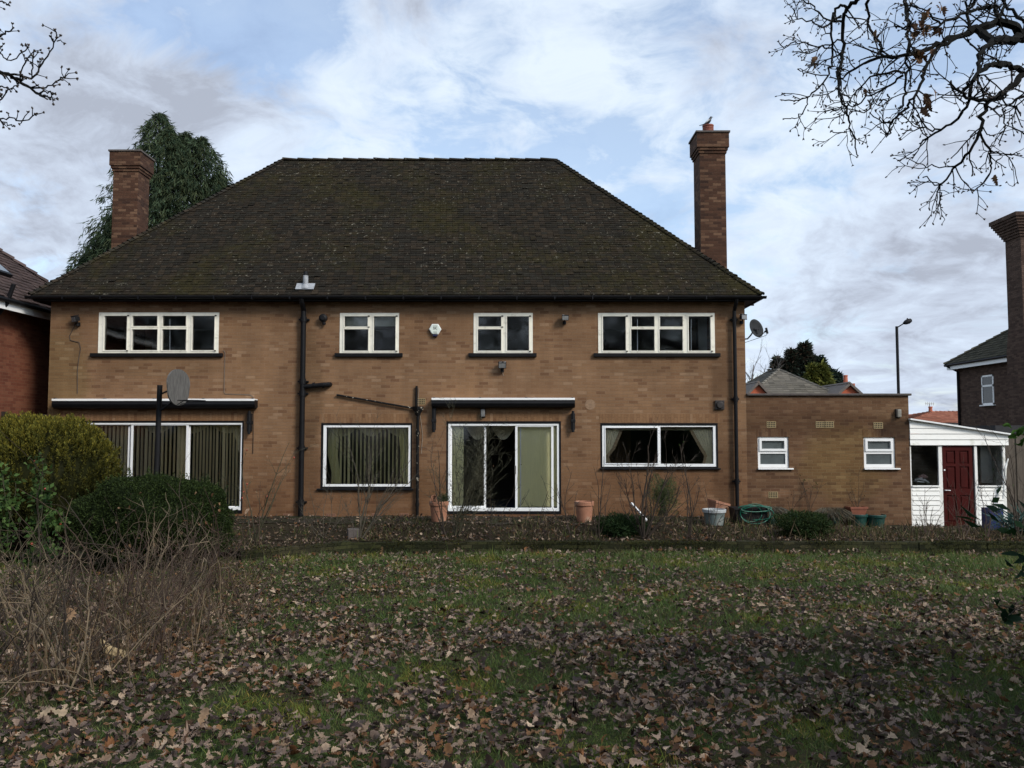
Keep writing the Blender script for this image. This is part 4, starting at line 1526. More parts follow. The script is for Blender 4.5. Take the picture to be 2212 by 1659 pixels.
mb = MB()
a = P(2117, 1000, WY + .4)
mb.box(a.x, a.x + .28, PY0 + .35, PY0 + .9, zs_ + .05, zfb - .02)
tag(mb.build('cupboard', plain("grey_cupboard", (.17, .18, .17), .6, .05, 5)), 'tall grey cupboard behind the right porch window', 'cupboard')

# white broken plank leaning on the right porch post
mb = MB(); mb.tube([P(2168, 1078, WY - .1), P(2172, 1010, WY - .08), P(2178, 990, WY - .06)], [.03, .028, .012], 6)
tag(mb.build('pole', M_shiplap), 'thin white pole leaning by the right corner of the porch', 'pole')

# ---------------------------------------------------------------- garden wall
gw = thing('garden_wall', 'low mossy brick retaining wall along the edge of the lawn', 'wall', (4, 16.7, -.4))
line = [(-4.95, 15.36), (-3.2, 16.7), (18.5, 16.7)]
mb = MB()
for (xa, ya), (xb, yb) in zip(line[:-1], line[1:]):
    n = max(2, int(math.hypot(xb - xa, yb - ya) / .45))
    for k in range(n):
        a = Vector((xa + (xb - xa) * k / n, ya + (yb - ya) * k / n, 0))
        b = Vector((xa + (xb - xa) * (k + 1) / n, ya + (yb - ya) * (k + 1) / n, 0))
        d = (b - a).normalized()
        nn = Vector((-d.y, d.x, 0))
        rr = random.Random(k + int(xa * 10))
        zt = -.175 + rr.uniform(-.012, .012)
        lo = rr.uniform(-.012, .012)
        q = [a + nn * lo, b + nn * lo, b + nn * (.215), a + nn * (.215)]
        mb.add([(p.x, p.y, -.75) for p in q] + [(p.x, p.y, zt) for p in q], [(4, 5, 6, 7), (0, 1, 5, 4), (1, 2, 6, 5), (2, 3, 7, 6), (3, 0, 4, 7)])
mb.build('brickwork', M_brick_wall, gw, uv=True)
rng = np.random.default_rng(31)
n = 22000                                                 # moss cushions along the top and face
x = rng.uniform(-4.9, 18.4, n)
yw = wall_line(x)
top = rng.random(n) < .42
y = np.where(top, yw + rng.uniform(-.02, .2, n), yw - .016)
z = np.where(top, -.172 + rng.normal(0, .006, n), -.18 - rng.random(n) ** 1.6 * .25)
keep = (np.sin(x * 2.3) + np.sin(x * 5.1 + 1) + np.sin(x * .7) + rng.normal(0, .9, n)) > -.6
p = np.stack([x, y, z], 1)[keep]
n = len(p)
d = unit(rng.normal(0, .5, (n, 3)) + np.array([0, -.5, .7]))
V, F = cards(p, d, unit(rng.normal(0, 1, (n, 3)) + np.array([0, -.4, .8])), rng.uniform(.012, .034, n), rng.uniform(.010, .022, n))
fast_mesh('moss', V, F, M_fol, gw, np.repeat(pick(rng, [(.040, .044, .010), (.028, .033, .008), (.085, .078, .016), (.016, .019, .006), (.034, .028, .016)], n), 4, axis=0))

# ---------------------------------------------------------------- pots and clutter by the wall
def pot(label, cat, dx, dyb, w, h, mat, rim=None, group=None, Y=None, name='plant_pot', soil=True):
    p = hit(dx, dyb) if Y is None else P(dx, dyb, Y)
    s = p.y / FPX
    r, hh = w * s / 2, h * s
    z = ground_z(p.x, p.y) - .015
    t = thing(name, label, cat, (p.x, p.y, z), group)
    mb = MB()
    mb.lathe((p.x, p.y, z), [(0, 0), (r * .70, 0), (r * .74, .01), (r * .90, hh * .80)], 28)
    mb.build('body', mat, t, smooth=False)
    mb = MB()
    mb.lathe((p.x, p.y, z), [(r * .90, hh * .79), (r * .99, hh * .80), (r, hh * .83), (r * 1.01, hh * .97), (r * .98, hh), (r * .90, hh), (r * .87, hh * .9), (r * .80, hh * .5)], 28)
    mb.build('rim', rim or mat, t)
    if soil:
        mb = MB(); mb.lathe((p.x, p.y, z), [(r * .86, hh * .86), (r * .4, hh * .90), (0, hh * .9)], 24)
        mb.build('soil', M_bed, t)
    return t, Vector((p.x, p.y, z + hh)), r


TPOT = 'terracotta pots by the middle patio door'
tp1, pos1, _ = pot('tall terracotta pot with a small broken pot on its soil, left of the patio door', 'plant pot', 948, 1126, 42, 44, M_terra, None, TPOT)
tp2, pos2, _ = pot('tall empty terracotta pot right of the middle patio door', 'plant pot', 1262, 1127, 42, 45, M_terra, None, TPOT)
mb = MB()
mb.lathe((0, 0, 0), [(.0, 0), (.05, 0), (.075, .10), (.085, .10), (.085, .13), (.072, .13), (.045, .01)], 18)
o = mb.build('small_pot', M_terra)
o.location = pos1 + Vector((-.06, -.05, .0)); o.rotation_euler = (.5, -.75, .3)
tag(o, 'small orange terracotta pot tipped over inside the tall left pot', 'plant pot')
GP = 'plastic plant pots along the extension wall'
pot('grey green plastic tub with a pale rim under the square terracotta planter', 'plant pot', 1543, 1134, 50, 35, M_greypot, M_palerim, GP)
gp = []
for lab, dx, dyb, w, hh in (('pale green plastic pot half hidden in dead stems, nearest the hose', 1664, 1133, 36, 26), ('green plastic pot behind the dark juniper at its left edge', 1709, 1132, 34, 25), ('wide green plastic pot rising behind the middle of the dark juniper', 1750, 1133, 44, 26),
                          ('green plastic pot smothered in grey dead grass', 1798, 1135, 38, 26), ('green plastic pot carrying the brown trough', 1852, 1137, 44, 29), ('tapered green plastic pot at the right end of the row', 1891, 1137, 44, 29)):
    gp.append(pot(lab, 'plant pot', dx, dyb, w, hh, M_greenpot, None, GP))


def square_planter(label, c, w, d, h, rot, mat, name='square_planter'):
    mb = MB()
    k = .80
    vs = [(-w / 2 * k, -d / 2 * k, 0), (w / 2 * k, -d / 2 * k, 0), (w / 2 * k, d / 2 * k, 0), (-w / 2 * k, d / 2 * k, 0), (-w / 2, -d / 2, h * .8), (w / 2, -d / 2, h * .8), (w / 2, d / 2, h * .8), (-w / 2, d / 2, h * .8)]
    mb.add(vs, [(3, 2, 1, 0), (0, 1, 5, 4), (1, 2, 6, 5), (2, 3, 7, 6), (3, 0, 4, 7)])
    mb.panel(-w / 2 - .015, w / 2 + .015, h * .78, h, -d / 2 - .015, -d / 2 + .004)
    mb.panel(-w / 2 - .015, w / 2 + .015, h * .78, h, d / 2 - .004, d / 2 + .015)
    mb.box(-w / 2 - .015, -w / 2 + .004, -d / 2 + .004, d / 2 - .004, h * .78, h)
    mb.box(w / 2 - .004, w / 2 + .015, -d / 2 + .004, d / 2 - .004, h * .78, h)
    mb.box(-w / 2 + .004, w / 2 - .004, -d / 2 + .004, d / 2 - .004, h * .6, h * .86)
    o = mb.build(name, mat)
    o.location, o.rotation_euler = c, rot
    tag(o, label, 'planter')
    return o


gpos = P(1549, 1101, 19.35)
square_planter('square terracotta planter tipped sideways on the grey green tub', (gpos.x + .0, gpos.y, gpos.z - .01), .36, .34, .21, (.08, .22, .35), M_terra)
q = gp[4][1]
square_planter('dark brown trough standing on a green pot by the extension', (q.x - .02, q.y, q.z - .015), .40, .30, .19, (0, 0, .08), M_terra_dark)

# green hose dumped in a dark tub
hp_ = hit(1616, 1132)
t = thing('storage_tub', 'dark low tub under the coil of green hose', 'tub', (hp_.x, hp_.y, hp_.z))
mb = MB()
w2, d2 = .36, .24
mb.add([(hp_.x - w2 * .9, hp_.y - d2, hp_.z - .02), (hp_.x + w2 * .9, hp_.y - d2, hp_.z - .02), (hp_.x + w2 * .9, hp_.y + d2, hp_.z - .02), (hp_.x - w2 * .9, hp_.y + d2, hp_.z - .02),
        (hp_.x - w2, hp_.y - d2 - .03, hp_.z + .36), (hp_.x + w2, hp_.y - d2 - .03, hp_.z + .36), (hp_.x + w2, hp_.y + d2 + .03, hp_.z + .36), (hp_.x - w2, hp_.y + d2 + .03, hp_.z + .36)],
       [(0, 1, 5, 4), (1, 2, 6, 5), (2, 3, 7, 6), (3, 0, 4, 7), (3, 2, 1, 0)])
mb.build('body', M_black_flat, t)
mb = MB()
mb.panel(hp_.x - w2 - .02, hp_.x + w2 + .02, hp_.z + .34, hp_.z + .375, hp_.y - d2 - .05, hp_.y - d2 - .028)
mb.box(hp_.x - w2 - .02, hp_.x + w2 + .02, hp_.y - d2 - .028, hp_.y + d2 + .03, hp_.z + .362, hp_.z + .375)
mb.build('lid', M_black_flat, t)
mb = MB()
rr = random.Random(5)
for k in range(6):
    cx, cz = hp_.x + rr.uniform(-.02, .12), hp_.z + (rr.uniform(.34, .44) if k % 2 else rr.uniform(.14, .30))
    ra, rb = rr.uniform(.22, .36), (rr.uniform(.03, .09) if k % 2 else rr.uniform(.10, .22))
    tl, ph = rr.uniform(-.5, .3), rr.uniform(0, 6)
    pts = []
    for a in range(25):
        an = ph + a / 24 * 2 * math.pi * rr.uniform(.995, 1.0)
        lx, lz = ra * math.cos(an), rb * math.sin(an)
        pts.append((cx + lx * math.cos(tl) - lz * math.sin(tl), hp_.y - d2 - .09 + .06 * math.sin(an * 1.0 + k) + .01 * k, max(hp_.z + .03, cz + lx * math.sin(tl) * .6 + lz)))
    mb.tube(pts, .011, 7)
tag(mb.build('garden_hose', M_hose, smooth=True), 'bright green garden hose in loose coils beside the downpipe', 'hose')

mb = MB()
a, b = P(1364, 1087, 18.6), P(1397, 1124, 18.2)
mb.tube([a, b], .026, 10)
tag(mb.build('plastic_pipe', M_upvc), 'short white plastic pipe leaning behind the bare forked shrub', 'pipe')
# blue crate by the porch
bc = hit(2150, 1140)
bc = P(2150, 1132, 19.2)
zc = ground_z(bc.x, 19.2)
mb = MB()
mb.panel(bc.x - .17, bc.x + .14, zc, zc + .52, 19.1, 19.13, [(bc.x - .08, bc.x + .05, zc + .42, zc + .47)])
mb.panel(bc.x - .17, bc.x + .14, zc, zc + .52, 19.42, 19.45)
mb.box(bc.x - .17, bc.x - .14, 19.13, 19.42, zc, zc + .52)
mb.box(bc.x + .11, bc.x + .14, 19.13, 19.42, zc, zc + .52)
mb.box(bc.x - .14, bc.x + .11, 19.13, 19.42, zc, zc + .03)
tag(mb.build('plastic_crate', M_bluepl, bevel=.01), 'dark blue plastic crate in front of the porch cladding', 'crate')
# concrete block by the shrub
mb = MB()
kb = hit(762, 1165)
mb.obox(kb + Vector((0, .1, .10)), .26, .2, .22, Matrix.Rotation(.3, 3, 'Z'))
tag(mb.build('stone_block', M_stone, bevel=.02), 'grey stone block at the foot of the pale bare shrub', 'block')

# ---------------------------------------------------------------- basketball hoop
BY = 17.0
bx = P(339, 1000, BY).x
bz0 = ground_z(bx, BY)
bz1 = P(339, 832, BY).z
hoop = thing('basketball_hoop', 'dark post with a weathered grey fan-shaped backboard and rusty hoop', 'basketball hoop', (bx, BY, bz0))
mb = MB(); mb.tube([(bx - .03, BY, bz0 - .1), (bx, BY, bz0 + 1.6), (bx + .02, BY, bz1)], .052, 14)
mb.build('post', M_black_flat, hoop)
bn = Vector((.995, -.10, 0)).normalized()                 # board faces right and a little to the lawn
bs = Vector((-bn.y, bn.x, 0))
bcn = P(385.5, 838, BY - .1)
outl = []
Wb, Hb = .46, .37
for a in np.linspace(0, math.pi, 15):
    outl.append((Wb * math.cos(a), Hb * .25 + Hb * .78 * math.sin(a)))
for a in np.linspace(math.pi, 2 * math.pi, 13)[1:-1]:
    outl.append((Wb * .92 * math.cos(a), -Hb * .25 + Hb * .72 * math.sin(a)))
mb = MB()
n = len(outl)
vs = [bcn + bs * u + Vector((0, 0, w)) + bn * .014 for u, w in outl] + [bcn + bs * u + Vector((0, 0, w)) - bn * .014 for u, w in outl]
mb.add(vs, [tuple(range(n)), tuple(reversed(range(n, 2 * n)))] + [((k + 1) % n, k, n + k, n + (k + 1) % n) for k in range(n)])
mb.build('backboard', M_oldwood, hoop)
mb = MB()
mb.tube([(bx, BY, bz1 - .55), bcn - bn * .02 + Vector((0, 0, -.22))], .022, 8)
mb.tube([(bx, BY, bz1 - .20), bcn - bn * .02 + Vector((0, 0, .02))], .018, 8)
mb.tube([bcn - bn * .02 + Vector((0, 0, -.25)), bcn - bn * .02 + Vector((0, 0, .25))], .02, 8)
mb.build('strut', M_black_flat, hoop)
mb = MB()
hc = bcn + bn * .33 + Vector((0, 0, -.26))
pts = [hc + bn * (.225 * math.cos(a)) + bs * (.225 * math.sin(a)) for a in np.linspace(0, 2 * math.pi, 33)]
mb.tube(pts, .010, 7)
for s in (-.12, .12):
    mb.tube([bcn + bs * s * .4 + bn * .01 + Vector((0, 0, -.25)), hc + bs * s - bn * .19], .009, 6)
    mb.tube([bcn + bs * s * .4 + bn * .01 + Vector((0, 0, -.34)), hc + bs * s * 1.5 - bn * .10], .007, 6)
mb.build('hoop', M_black_flat, hoop)

# ---------------------------------------------------------------- neighbouring houses and street
def hip_house(t, x0, x1, y0, y1, zw, zr, ov, brickm, roofm, hip=None, fascia=M_upvc, courses=30, rngs=3, tw=.3, zb=-.5):
    """plain hipped house: wall, roof, fascia and gutter as parts of t"""
    r = np.random.default_rng(rngs)
    mb = MB(); mb.box(x0, x1, y0, y1, zb, zw)
    mb.build('wall', brickm, t, uv=True)
    ax0, ax1, ay0, ay1 = x0 - ov, x1 + ov, y0 - ov, y1 + ov
    half = min(ax1 - ax0, ay1 - ay0) / 2
    if ax1 - ax0 > ay1 - ay0:
        ra, rb = (ax0 + half, (ay0 + ay1) / 2, zr), (ax1 - half, (ay0 + ay1) / 2, zr)
        hips = (((ax0, ay0, zw + .12), ra), ((ax1, ay0, zw + .12), rb), ((ax1, ay1, zw + .12), rb), ((ax0, ay1, zw + .12), ra))
        S = [((ax0, ay0), (ax1, ay0), rb, ra), ((ax1, ay1), (ax0, ay1), ra, rb), ((ax1, ay0), (ax1, ay1), rb, rb), ((ax0, ay1), (ax0, ay0), ra, ra)]
    else:
        ra, rb = ((ax0 + ax1) / 2, ay0 + half, zr), ((ax0 + ax1) / 2, ay1 - half, zr)
        hips = (((ax0, ay0, zw + .12), ra), ((ax1, ay0, zw + .12), ra), ((ax1, ay1, zw + .12), rb), ((ax0, ay1, zw + .12), rb))
        S = [((ax0, ay0), (ax1, ay0), ra, ra), ((ax1, ay1), (ax0, ay1), rb, rb), ((ax1, ay0), (ax1, ay1), rb, ra), ((ax0, ay1), (ax0, ay0), ra, rb)]
    e = zw + .12
    V, F, K = join([tiled((*a, e), (*b, e), c, d, courses, tw, .03, roofm[1], r) for a, b, c, d in S])
    fast_mesh('roof', V, F, roofm[0], t, K)
    mb = MB()
    for a, b, c, d in S:
        vs = [(*a, e - .03), (*b, e - .03), (c[0], c[1], c[2] - .03), (d[0], d[1], d[2] - .03)]
        mb.add(vs, [(0, 1, 2, 3)])
    mb.build('roof_deck', M_dark, t)
    for a, b in hips + ((ra, rb),):
        V, F, K = cap_run(a, b, .33, .12, 'h', .0)
        fast_mesh('ridge_tiles', V, F, roofm[0], t, np.repeat(pick(r, roofm[1], len(V) // 14, .15), 14, axis=0))
    mb = MB()
    mb.panel(ax0 + .06, ax1 - .06, zw - .14, e - .02, ay0 + .06, ay0 + .085)
    mb.panel(ax0 + .06, ax1 - .06, zw - .14, e - .02, ay1 - .085, ay1 - .06)
    mb.box(ax0 + .06, ax0 + .085, ay0 + .085, ay1 - .085, zw - .14, e - .02)
    mb.box(ax1 - .085, ax1 - .06, ay0 + .085, ay1 - .085, zw - .14, e - .02)
    mb.box(ax0 + .086, ax1 - .086, ay0 + .086, ay1 - .086, zw - .02, zw - .005)
    mb.build('fascia', fascia, t)
    mb = MB()
    g = .05
    for a, b in (((ax0, ay0), (ax1, ay0)), ((ax1, ay0), (ax1, ay1)), ((ax1, ay1), (ax0, ay1)), ((ax0, ay1), (ax0, ay0))):
        mb.tube([(a[0], a[1], e - .05), (b[0], b[1], e - .05)], .055, 8)
    mb.build('gutter', M_black, t)
    return e, half


TP_red = [(.070, .050, .047), (.062, .045, .043), (.078, .056, .052), (.056, .042, .041)]
TP_grey = [(.115, .105, .088), (.100, .092, .078), (.13, .118, .098)]
TP_far = [(.22, .085, .055), (.19, .075, .05), (.24, .10, .065)]
# left neighbour: red brick, its near end beyond the left edge of the view
lw = P(6, 655, 19.7)
NX = -12.15
nl = thing('neighbour_house', 'red brick house with red-brown tiled roof and white fascia, beyond the left corner', 'house', (-17, 20, 0))
e, half = hip_house(nl, -22.5, NX, 12.6, 23.6, 5.0, 9.9, .45, M_brick_red, (M_roof_clean, TP_red), courses=44, rngs=5, tw=.2)
mb = MB()
mb.tube([(NX + .10, 19.2, 5.0), (NX + .10, 19.2, -.5)], .05, 10)
mb.tube([(NX + .55, 19.2, 5.45), (NX + .40, 19.2, 5.0), (NX + .10, 19.2, 4.6)], .05, 10)
mb.build('downpipe', M_black, nl)
mb = MB()                                                 # skylight on the side slope
sl0 = Vector((NX + .45, 20.2, 5.12)); slope = Vector((-(half), 0, 9.9 - 5.12)).normalized()
sn = Vector((slope.z, 0, -slope.x))
cc = sl0 + slope * 1.75 + sn * .06
Mx = Matrix((Vector((0, 1, 0)), slope, sn)).transposed()
mb.obox(cc, .86, 1.25, .10, Mx, 0)
mb.obox(cc + sn * .052, .72, 1.10, .012, Mx, 1)
mb.build('skylight', [M_black, plain("skylight_glass", (.04, .05, .06), .05, .05, 3, spec=1.0)], nl)
mb = MB()
for yy, zz in ((22.4, 2.5), (22.6, 1.9)):
    mb.box(NX - .02, NX + .02, yy - .12, yy + .12, zz - .15, zz + .15)
mb.build('air_brick', M_dark, nl)

# right neighbour: its side wall runs away from us, with an outside chimney stack
nr_ = thing('neighbour_house', 'brown brick house with tall corbelled chimney stack at the right edge', 'house', (26, 32, 0))
SX = 20.15
e, half = hip_house(nr_, SX, 32, 25.0, 37.6, 5.0, 9.6, .35, M_brick_dark, (M_roof_clean, [(.060, .056, .042), (.070, .064, .048), (.050, .048, .036), (.075, .07, .05)]), courses=36, rngs=9, tw=.25)
ya, yb = 31.75, 32.75
mb = MB()
mb.box(SX - .50, SX + .1, ya, yb, -.5, 9.6)
mb.box(SX - .53, SX + .1, ya - .45, yb + .12, -.5, 5.2)
vs = [(SX - .53, ya - .45, 5.2), (SX + .1, ya - .45, 5.2), (SX + .1, yb + .12, 5.2), (SX - .53, yb + .12, 5.2), (SX - .502, ya, 6.1), (SX + .1, ya, 6.1), (SX + .1, yb, 6.1), (SX - .502, yb, 6.1)]
mb.add(vs, [(0, 1, 5, 4), (1, 2, 6, 5), (2, 3, 7, 6), (3, 0, 4, 7)])
z = 9.6
for k in range(8):
    g = .05 * (k + 1)
    mb.box(SX - .50 - g, SX + .1 + g, ya - g, yb + g, z, z + .10)
    z += .10
mb.box(SX - .50 - .4, SX + .5, ya - .4, yb + .4, z, z + .06)
mb.build('chimney', M_brick_dark, nr_, uv=True)
w0 = P(2122, 812, SX / ((2122 - CX) / FPX))
yw0 = SX * FPX / (2149 - CX); yw1 = SX * FPX / (2123 - CX)
zt_, zb_ = EYE + (936 - 810) / FPX * (yw0 + yw1) / 2, EYE + (936 - 874) / FPX * (yw0 + yw1) / 2


def side_window(t, x, ya, yb, za, zb, out=-1):
    mb = MB()
    zm = zb + (za - zb) * .64
    f = .07
    for a, b, c, d in ((ya, yb, zb, zb + f), (ya, yb, za - f, za), (ya, ya + f, zb, za), (yb - f, yb, zb, za), (ya, yb, zm - .04, zm + .04)):
        mb.box(x - .03, x + .06, a, b, c, d)
    fr = mb.build('window', M_upvc, t)
    mb = MB(); mb.box(x - .01, x + .01, ya + f, yb - f, zb + f, za - f)
    mb.build('pane', plain("neighbour_window", (.03, .03, .032), .1, .3, 3), fr)
    mb = MB(); mb.box(x - .10, x + .02, ya - .08, yb + .08, zb - .05, zb - .002)
    mb.build('sill', M_upvc, fr)


side_window(nr_, SX, yw0, yw1, zt_, zb_)
mb = MB()
mb.tube([(SX - .38, 37.75, 5.05), (SX - .06, 37.4, 4.75), (SX - .06, 37.4, -.5)], .055, 8)
mb.build('downpipe', M_black, nr_)
# felt-roofed garage between
gy = 26.0
g0, g1 = P(1990, 930, gy).x, 19.0
zt = P(2100, 919, gy).z
gar = thing('garage', 'low dark flat-roofed garage behind the porch', 'garage', (16, gy, 0))
mb = MB(); mb.box(15.2, 19.2, gy, gy + 5, -.5, zt - .25)
mb.build('wall', M_brick_dark, gar, uv=True)
mb = MB(); mb.box(15.0, 19.4, gy - .15, gy + 5.15, zt - .25, zt)
mb.build('roof', M_felt, gar)
mb = MB(); mb.box(15.6, 18.6, gy - .012, gy - .001, -.4, zt - .5)
mb.build('door', M_fence_dark, gar)


def fence(label, a, b, h, board, mat, post_mat=None, zb=-.4):
    t = thing('wooden_fence', label, 'fence', tuple((Vector(a) + Vector(b)) / 2))
    a, b = Vector(a), Vector(b)
    d = (b - a).normalized()
    L = (b - a).length
    nrm = Vector((-d.y, d.x, 0))
    Mx = Matrix((d, nrm, (0, 0, 1))).transposed()
    rr = random.Random(int(L * 10))
    mb = MB()
    k = 0.0
    while k < L:
        hh = h + rr.uniform(-.03, .02)
        mb.obox(a + d * (k + board / 2) + nrm * (.012 if int(k / board) % 2 else -.012) + Vector((0, 0, zb + hh / 2)), board * 1.08, .018, hh, Mx)
        k += board
    mb.build('boards', mat, t)
    mb = MB()
    k = 0.0
    while k <= L + .1:
        mb.obox(a + d * k - nrm * .06 + Vector((0, 0, zb + h / 2 + .04)), .10, .10, h + .08, Mx)
        k += 1.83
    mb.build('posts', post_mat or mat, t)
    return t


fence('dark close-boarded fence closing the gap left of the house', (-12.1, 19.9, 0), (HX0 - .02, 19.9, 0), 2.82, .14, M_fence_dark)
fence('dark boarded fence along the left side of the garden', (-11.9, 12.0, 0), (-11.9, 19.8, 0), 2.3, .14, M_fence_dark)
fence('weathered grey brown fence beyond the right end of the porch', (12.25, 21.2, 0), (17.5, 21.2, 0), 2.35, .14, M_fence)

# houses across the street
FY = 55.0
fa, fb = P(1612, 838, FY), P(1822, 838, FY)
rzz = P(1700, 802, FY + 5).z
fh = thing('street_house', 'grey-roofed house with two orange gables seen above the flat extension', 'house', ((fa.x + fb.x) / 2, FY + 5, 0))
hip_house(fh, fa.x, fb.x, FY, FY + 9.0, P(1700, 868, FY).z, rzz, .3, plain("orange_brick", (.42, .10, .045), .9, .15, 6), (M_roof_clean, TP_grey), courses=16, rngs=12, tw=.4)
for nm, (dl, dp, dr_, yt) in (('l', (1612, 1637, 1662, 831)), ('r', (1806, 1834, 1862, 833))):
    pl, pp_, prr = P(dl, 858, FY - 1.5), P(dp, yt, FY - 1.5), P(dr_, 858, FY - 1.5)
    mb = MB()
    mb.prism([(pl.x, -.5), (prr.x, -.5), (prr.x, pl.z), (pp_.x, pp_.z), (pl.x, pl.z)], FY - 1.5, FY + 2)
    gb = mb.build('gable', MATS['orange_brick'], fh)
    mb = MB()
    for a, b in ((pl, pp_), (pp_, prr)):
        dd = (b - a).normalized()
        u = Vector((-dd.z, 0, dd.x))
        if u.z < 0:
            u = -u
        q = [a + u * .02 - dd * .2, b + u * .02 + dd * .05, b + u * .16 + dd * .05, a + u * .16 - dd * .2]
        vs = [(p.x, FY - 1.75, p.z) for p in q] + [(p.x, FY + 3, p.z) for p in q]
        mb.add(vs, [(0, 1, 2, 3), (7, 6, 5, 4), (0, 4, 5, 1), (1, 5, 6, 2), (2, 6, 7, 3), (3, 7, 4, 0)])
    mb.build('gable_roof', plain("grey_tile_" + nm, (.12, .10, .085), .9, .2, 6), gb)
cp = P(1825, 826, FY + 3)
mb = MB(); mb.box(cp.x - .5, cp.x + .5, FY + 2.5, FY + 3.2, 2, cp.z - .1)
mb.lathe((cp.x, FY + 2.85, cp.z - .1), [(.16, 0), (.13, .5), (.15, .5), (.15, .6), (0, .6)], 12)
mb.build('chimney', plain("orange_stack", (.36, .11, .06), .9, .15, 6), fh)

FY2 = 62.0
fa, fb = P(1955, 915, FY2), P(2120, 915, FY2)
rh = thing('street_house', 'red-tiled bungalow roof with an aerial seen between the porch and the dark house', 'house', ((fa.x + fb.x) / 2, FY2 + 4, 0))
hip_house(rh, fa.x, fb.x + 6, FY2, FY2 + 8, P(2020, 917, FY2).z, P(2020, 890, FY2 + 4).z, .3, MATS['orange_brick'], (M_roof_clean, TP_far), courses=12, rngs=15, tw=.35)
cp = P(2010, 885, FY2 + 4)
mb = MB(); mb.box(cp.x - .35, cp.x + .35, FY2 + 3.7, FY2 + 4.3, 2, cp.z - .25)
mb.lathe((cp.x, FY2 + 4, cp.z - .25), [(.16, 0), (.13, .4), (.16, .4), (.16, .5), (0, .5)], 12)
mb.build('chimney', MATS['orange_stack'], rh)
mb = MB()
a = P(2008, 885, FY2 + 4); b = P(2008, 872, FY2 + 4)
mb.tube([a, b], .03, 6)
mb.tube([b + Vector((-.35, 0, 0)), b + Vector((.35, 0, 0))], .02, 5)
for k in range(5):
    mb.tube([b + Vector((-.3 + .15 * k, -.1, -.0)), b + Vector((-.3 + .15 * k, .1, -.0))], .02, 4)
    mb.tube([b + Vector((-.3 + .15 * k, 0, -.14)), b + Vector((-.3 + .15 * k, 0, .14))], .015, 4)
mb.build('aerial', M_galv, rh)

# street lamp
LYs = 45.0
lb, lt = P(1943, 850, LYs), P(1937, 705, LYs)
lamp = thing('street_lamp', 'tall dark street lamp rising behind the flat extension', 'street lamp', (lb.x, LYs, -.3))
mb = MB()
mb.tube([(lt.x, LYs, -.3), (lt.x, LYs, 1.2), (lt.x, LYs, 1.22), (lt.x, LYs, lt.z)], [.11, .11, .08, .075], 12)
mb.build('pole', M_black_flat, lamp)
mb = MB()
h0 = P(1955, 697, LYs)
mb.tube([(lt.x, LYs, lt.z - .08), h0], .032, 8)
mb.build('arm', M_black_flat, lamp)
hd_ = P(1960, 695, LYs)
mb = MB()
dd = (hd_ - Vector((lt.x, LYs, lt.z))).normalized()
mb.tube([hd_ - dd * .26, hd_ - dd * .12, hd_ + dd * .06, hd_ + dd * .22, hd_ + dd * .27], [.04, .12, .15, .10, .02], 12)
mb.build('lamp_head', M_black_flat, lamp, smooth=True)
mb = MB(); mb.lathe((hd_.x, LYs, hd_.z + .13), [(.03, 0), (.03, .07), (0, .08)], 8)
mb.build('photocell', M_black_flat, lamp)
# ---------------------------------------------------------------- branching plants
def rvec(rr, s=1.0):
    return Vector((rr.gauss(0, s), rr.gauss(0, s), rr.gauss(0, s)))


def grow(mb, rr, p, d, L, r, lev, seg=.10, wob=.22, trop=(0, 0, .05), kids=(4, 3, 2), ang=(.4, .95), shrink=.6, taper=.4, n=4, tips=None, tmin=.25):
    p, d = Vector(p), Vector(d).normalized()
    k = max(2, int(L / seg))
    pts, dirs = [p.copy()], [d.copy()]
    tv = Vector(trop)
    for i in range(k):
        d = (d + rvec(rr, wob * .5) + tv).normalized()
        p = p + d * (L / k)
        pts.append(p.copy()); dirs.append(d.copy())
    rad = [r * (1 - (1 - taper) * i / k) for i in range(k + 1)]
    mb.tube(pts, rad, n, cap=lev == 0)
    if lev <= 0:
        if tips is not None:
            tips.append((pts[-1], dirs[-1]))
        return
    m = kids[min(len(kids) - 1, lev - 1)] if isinstance(kids, (tuple, list)) else kids
    for _ in range(m):
        i = min(k, max(0, int(rr.uniform(tmin, 1.0) * k + .5)))
        ax = dirs[i].cross(rvec(rr)).normalized()
        nd = Matrix.Rotation(rr.uniform(*ang), 3, ax) @ dirs[i]
        grow(mb, rr, pts[i], nd, L * shrink * rr.uniform(.55, 1.15), max(rad[i] * .68, .0036), lev - 1, seg, wob, trop, kids, ang, shrink, taper, max(3, n - 1), tips, tmin)
    if tips is not None:
        tips.append((pts[-1], dirs[-1]))


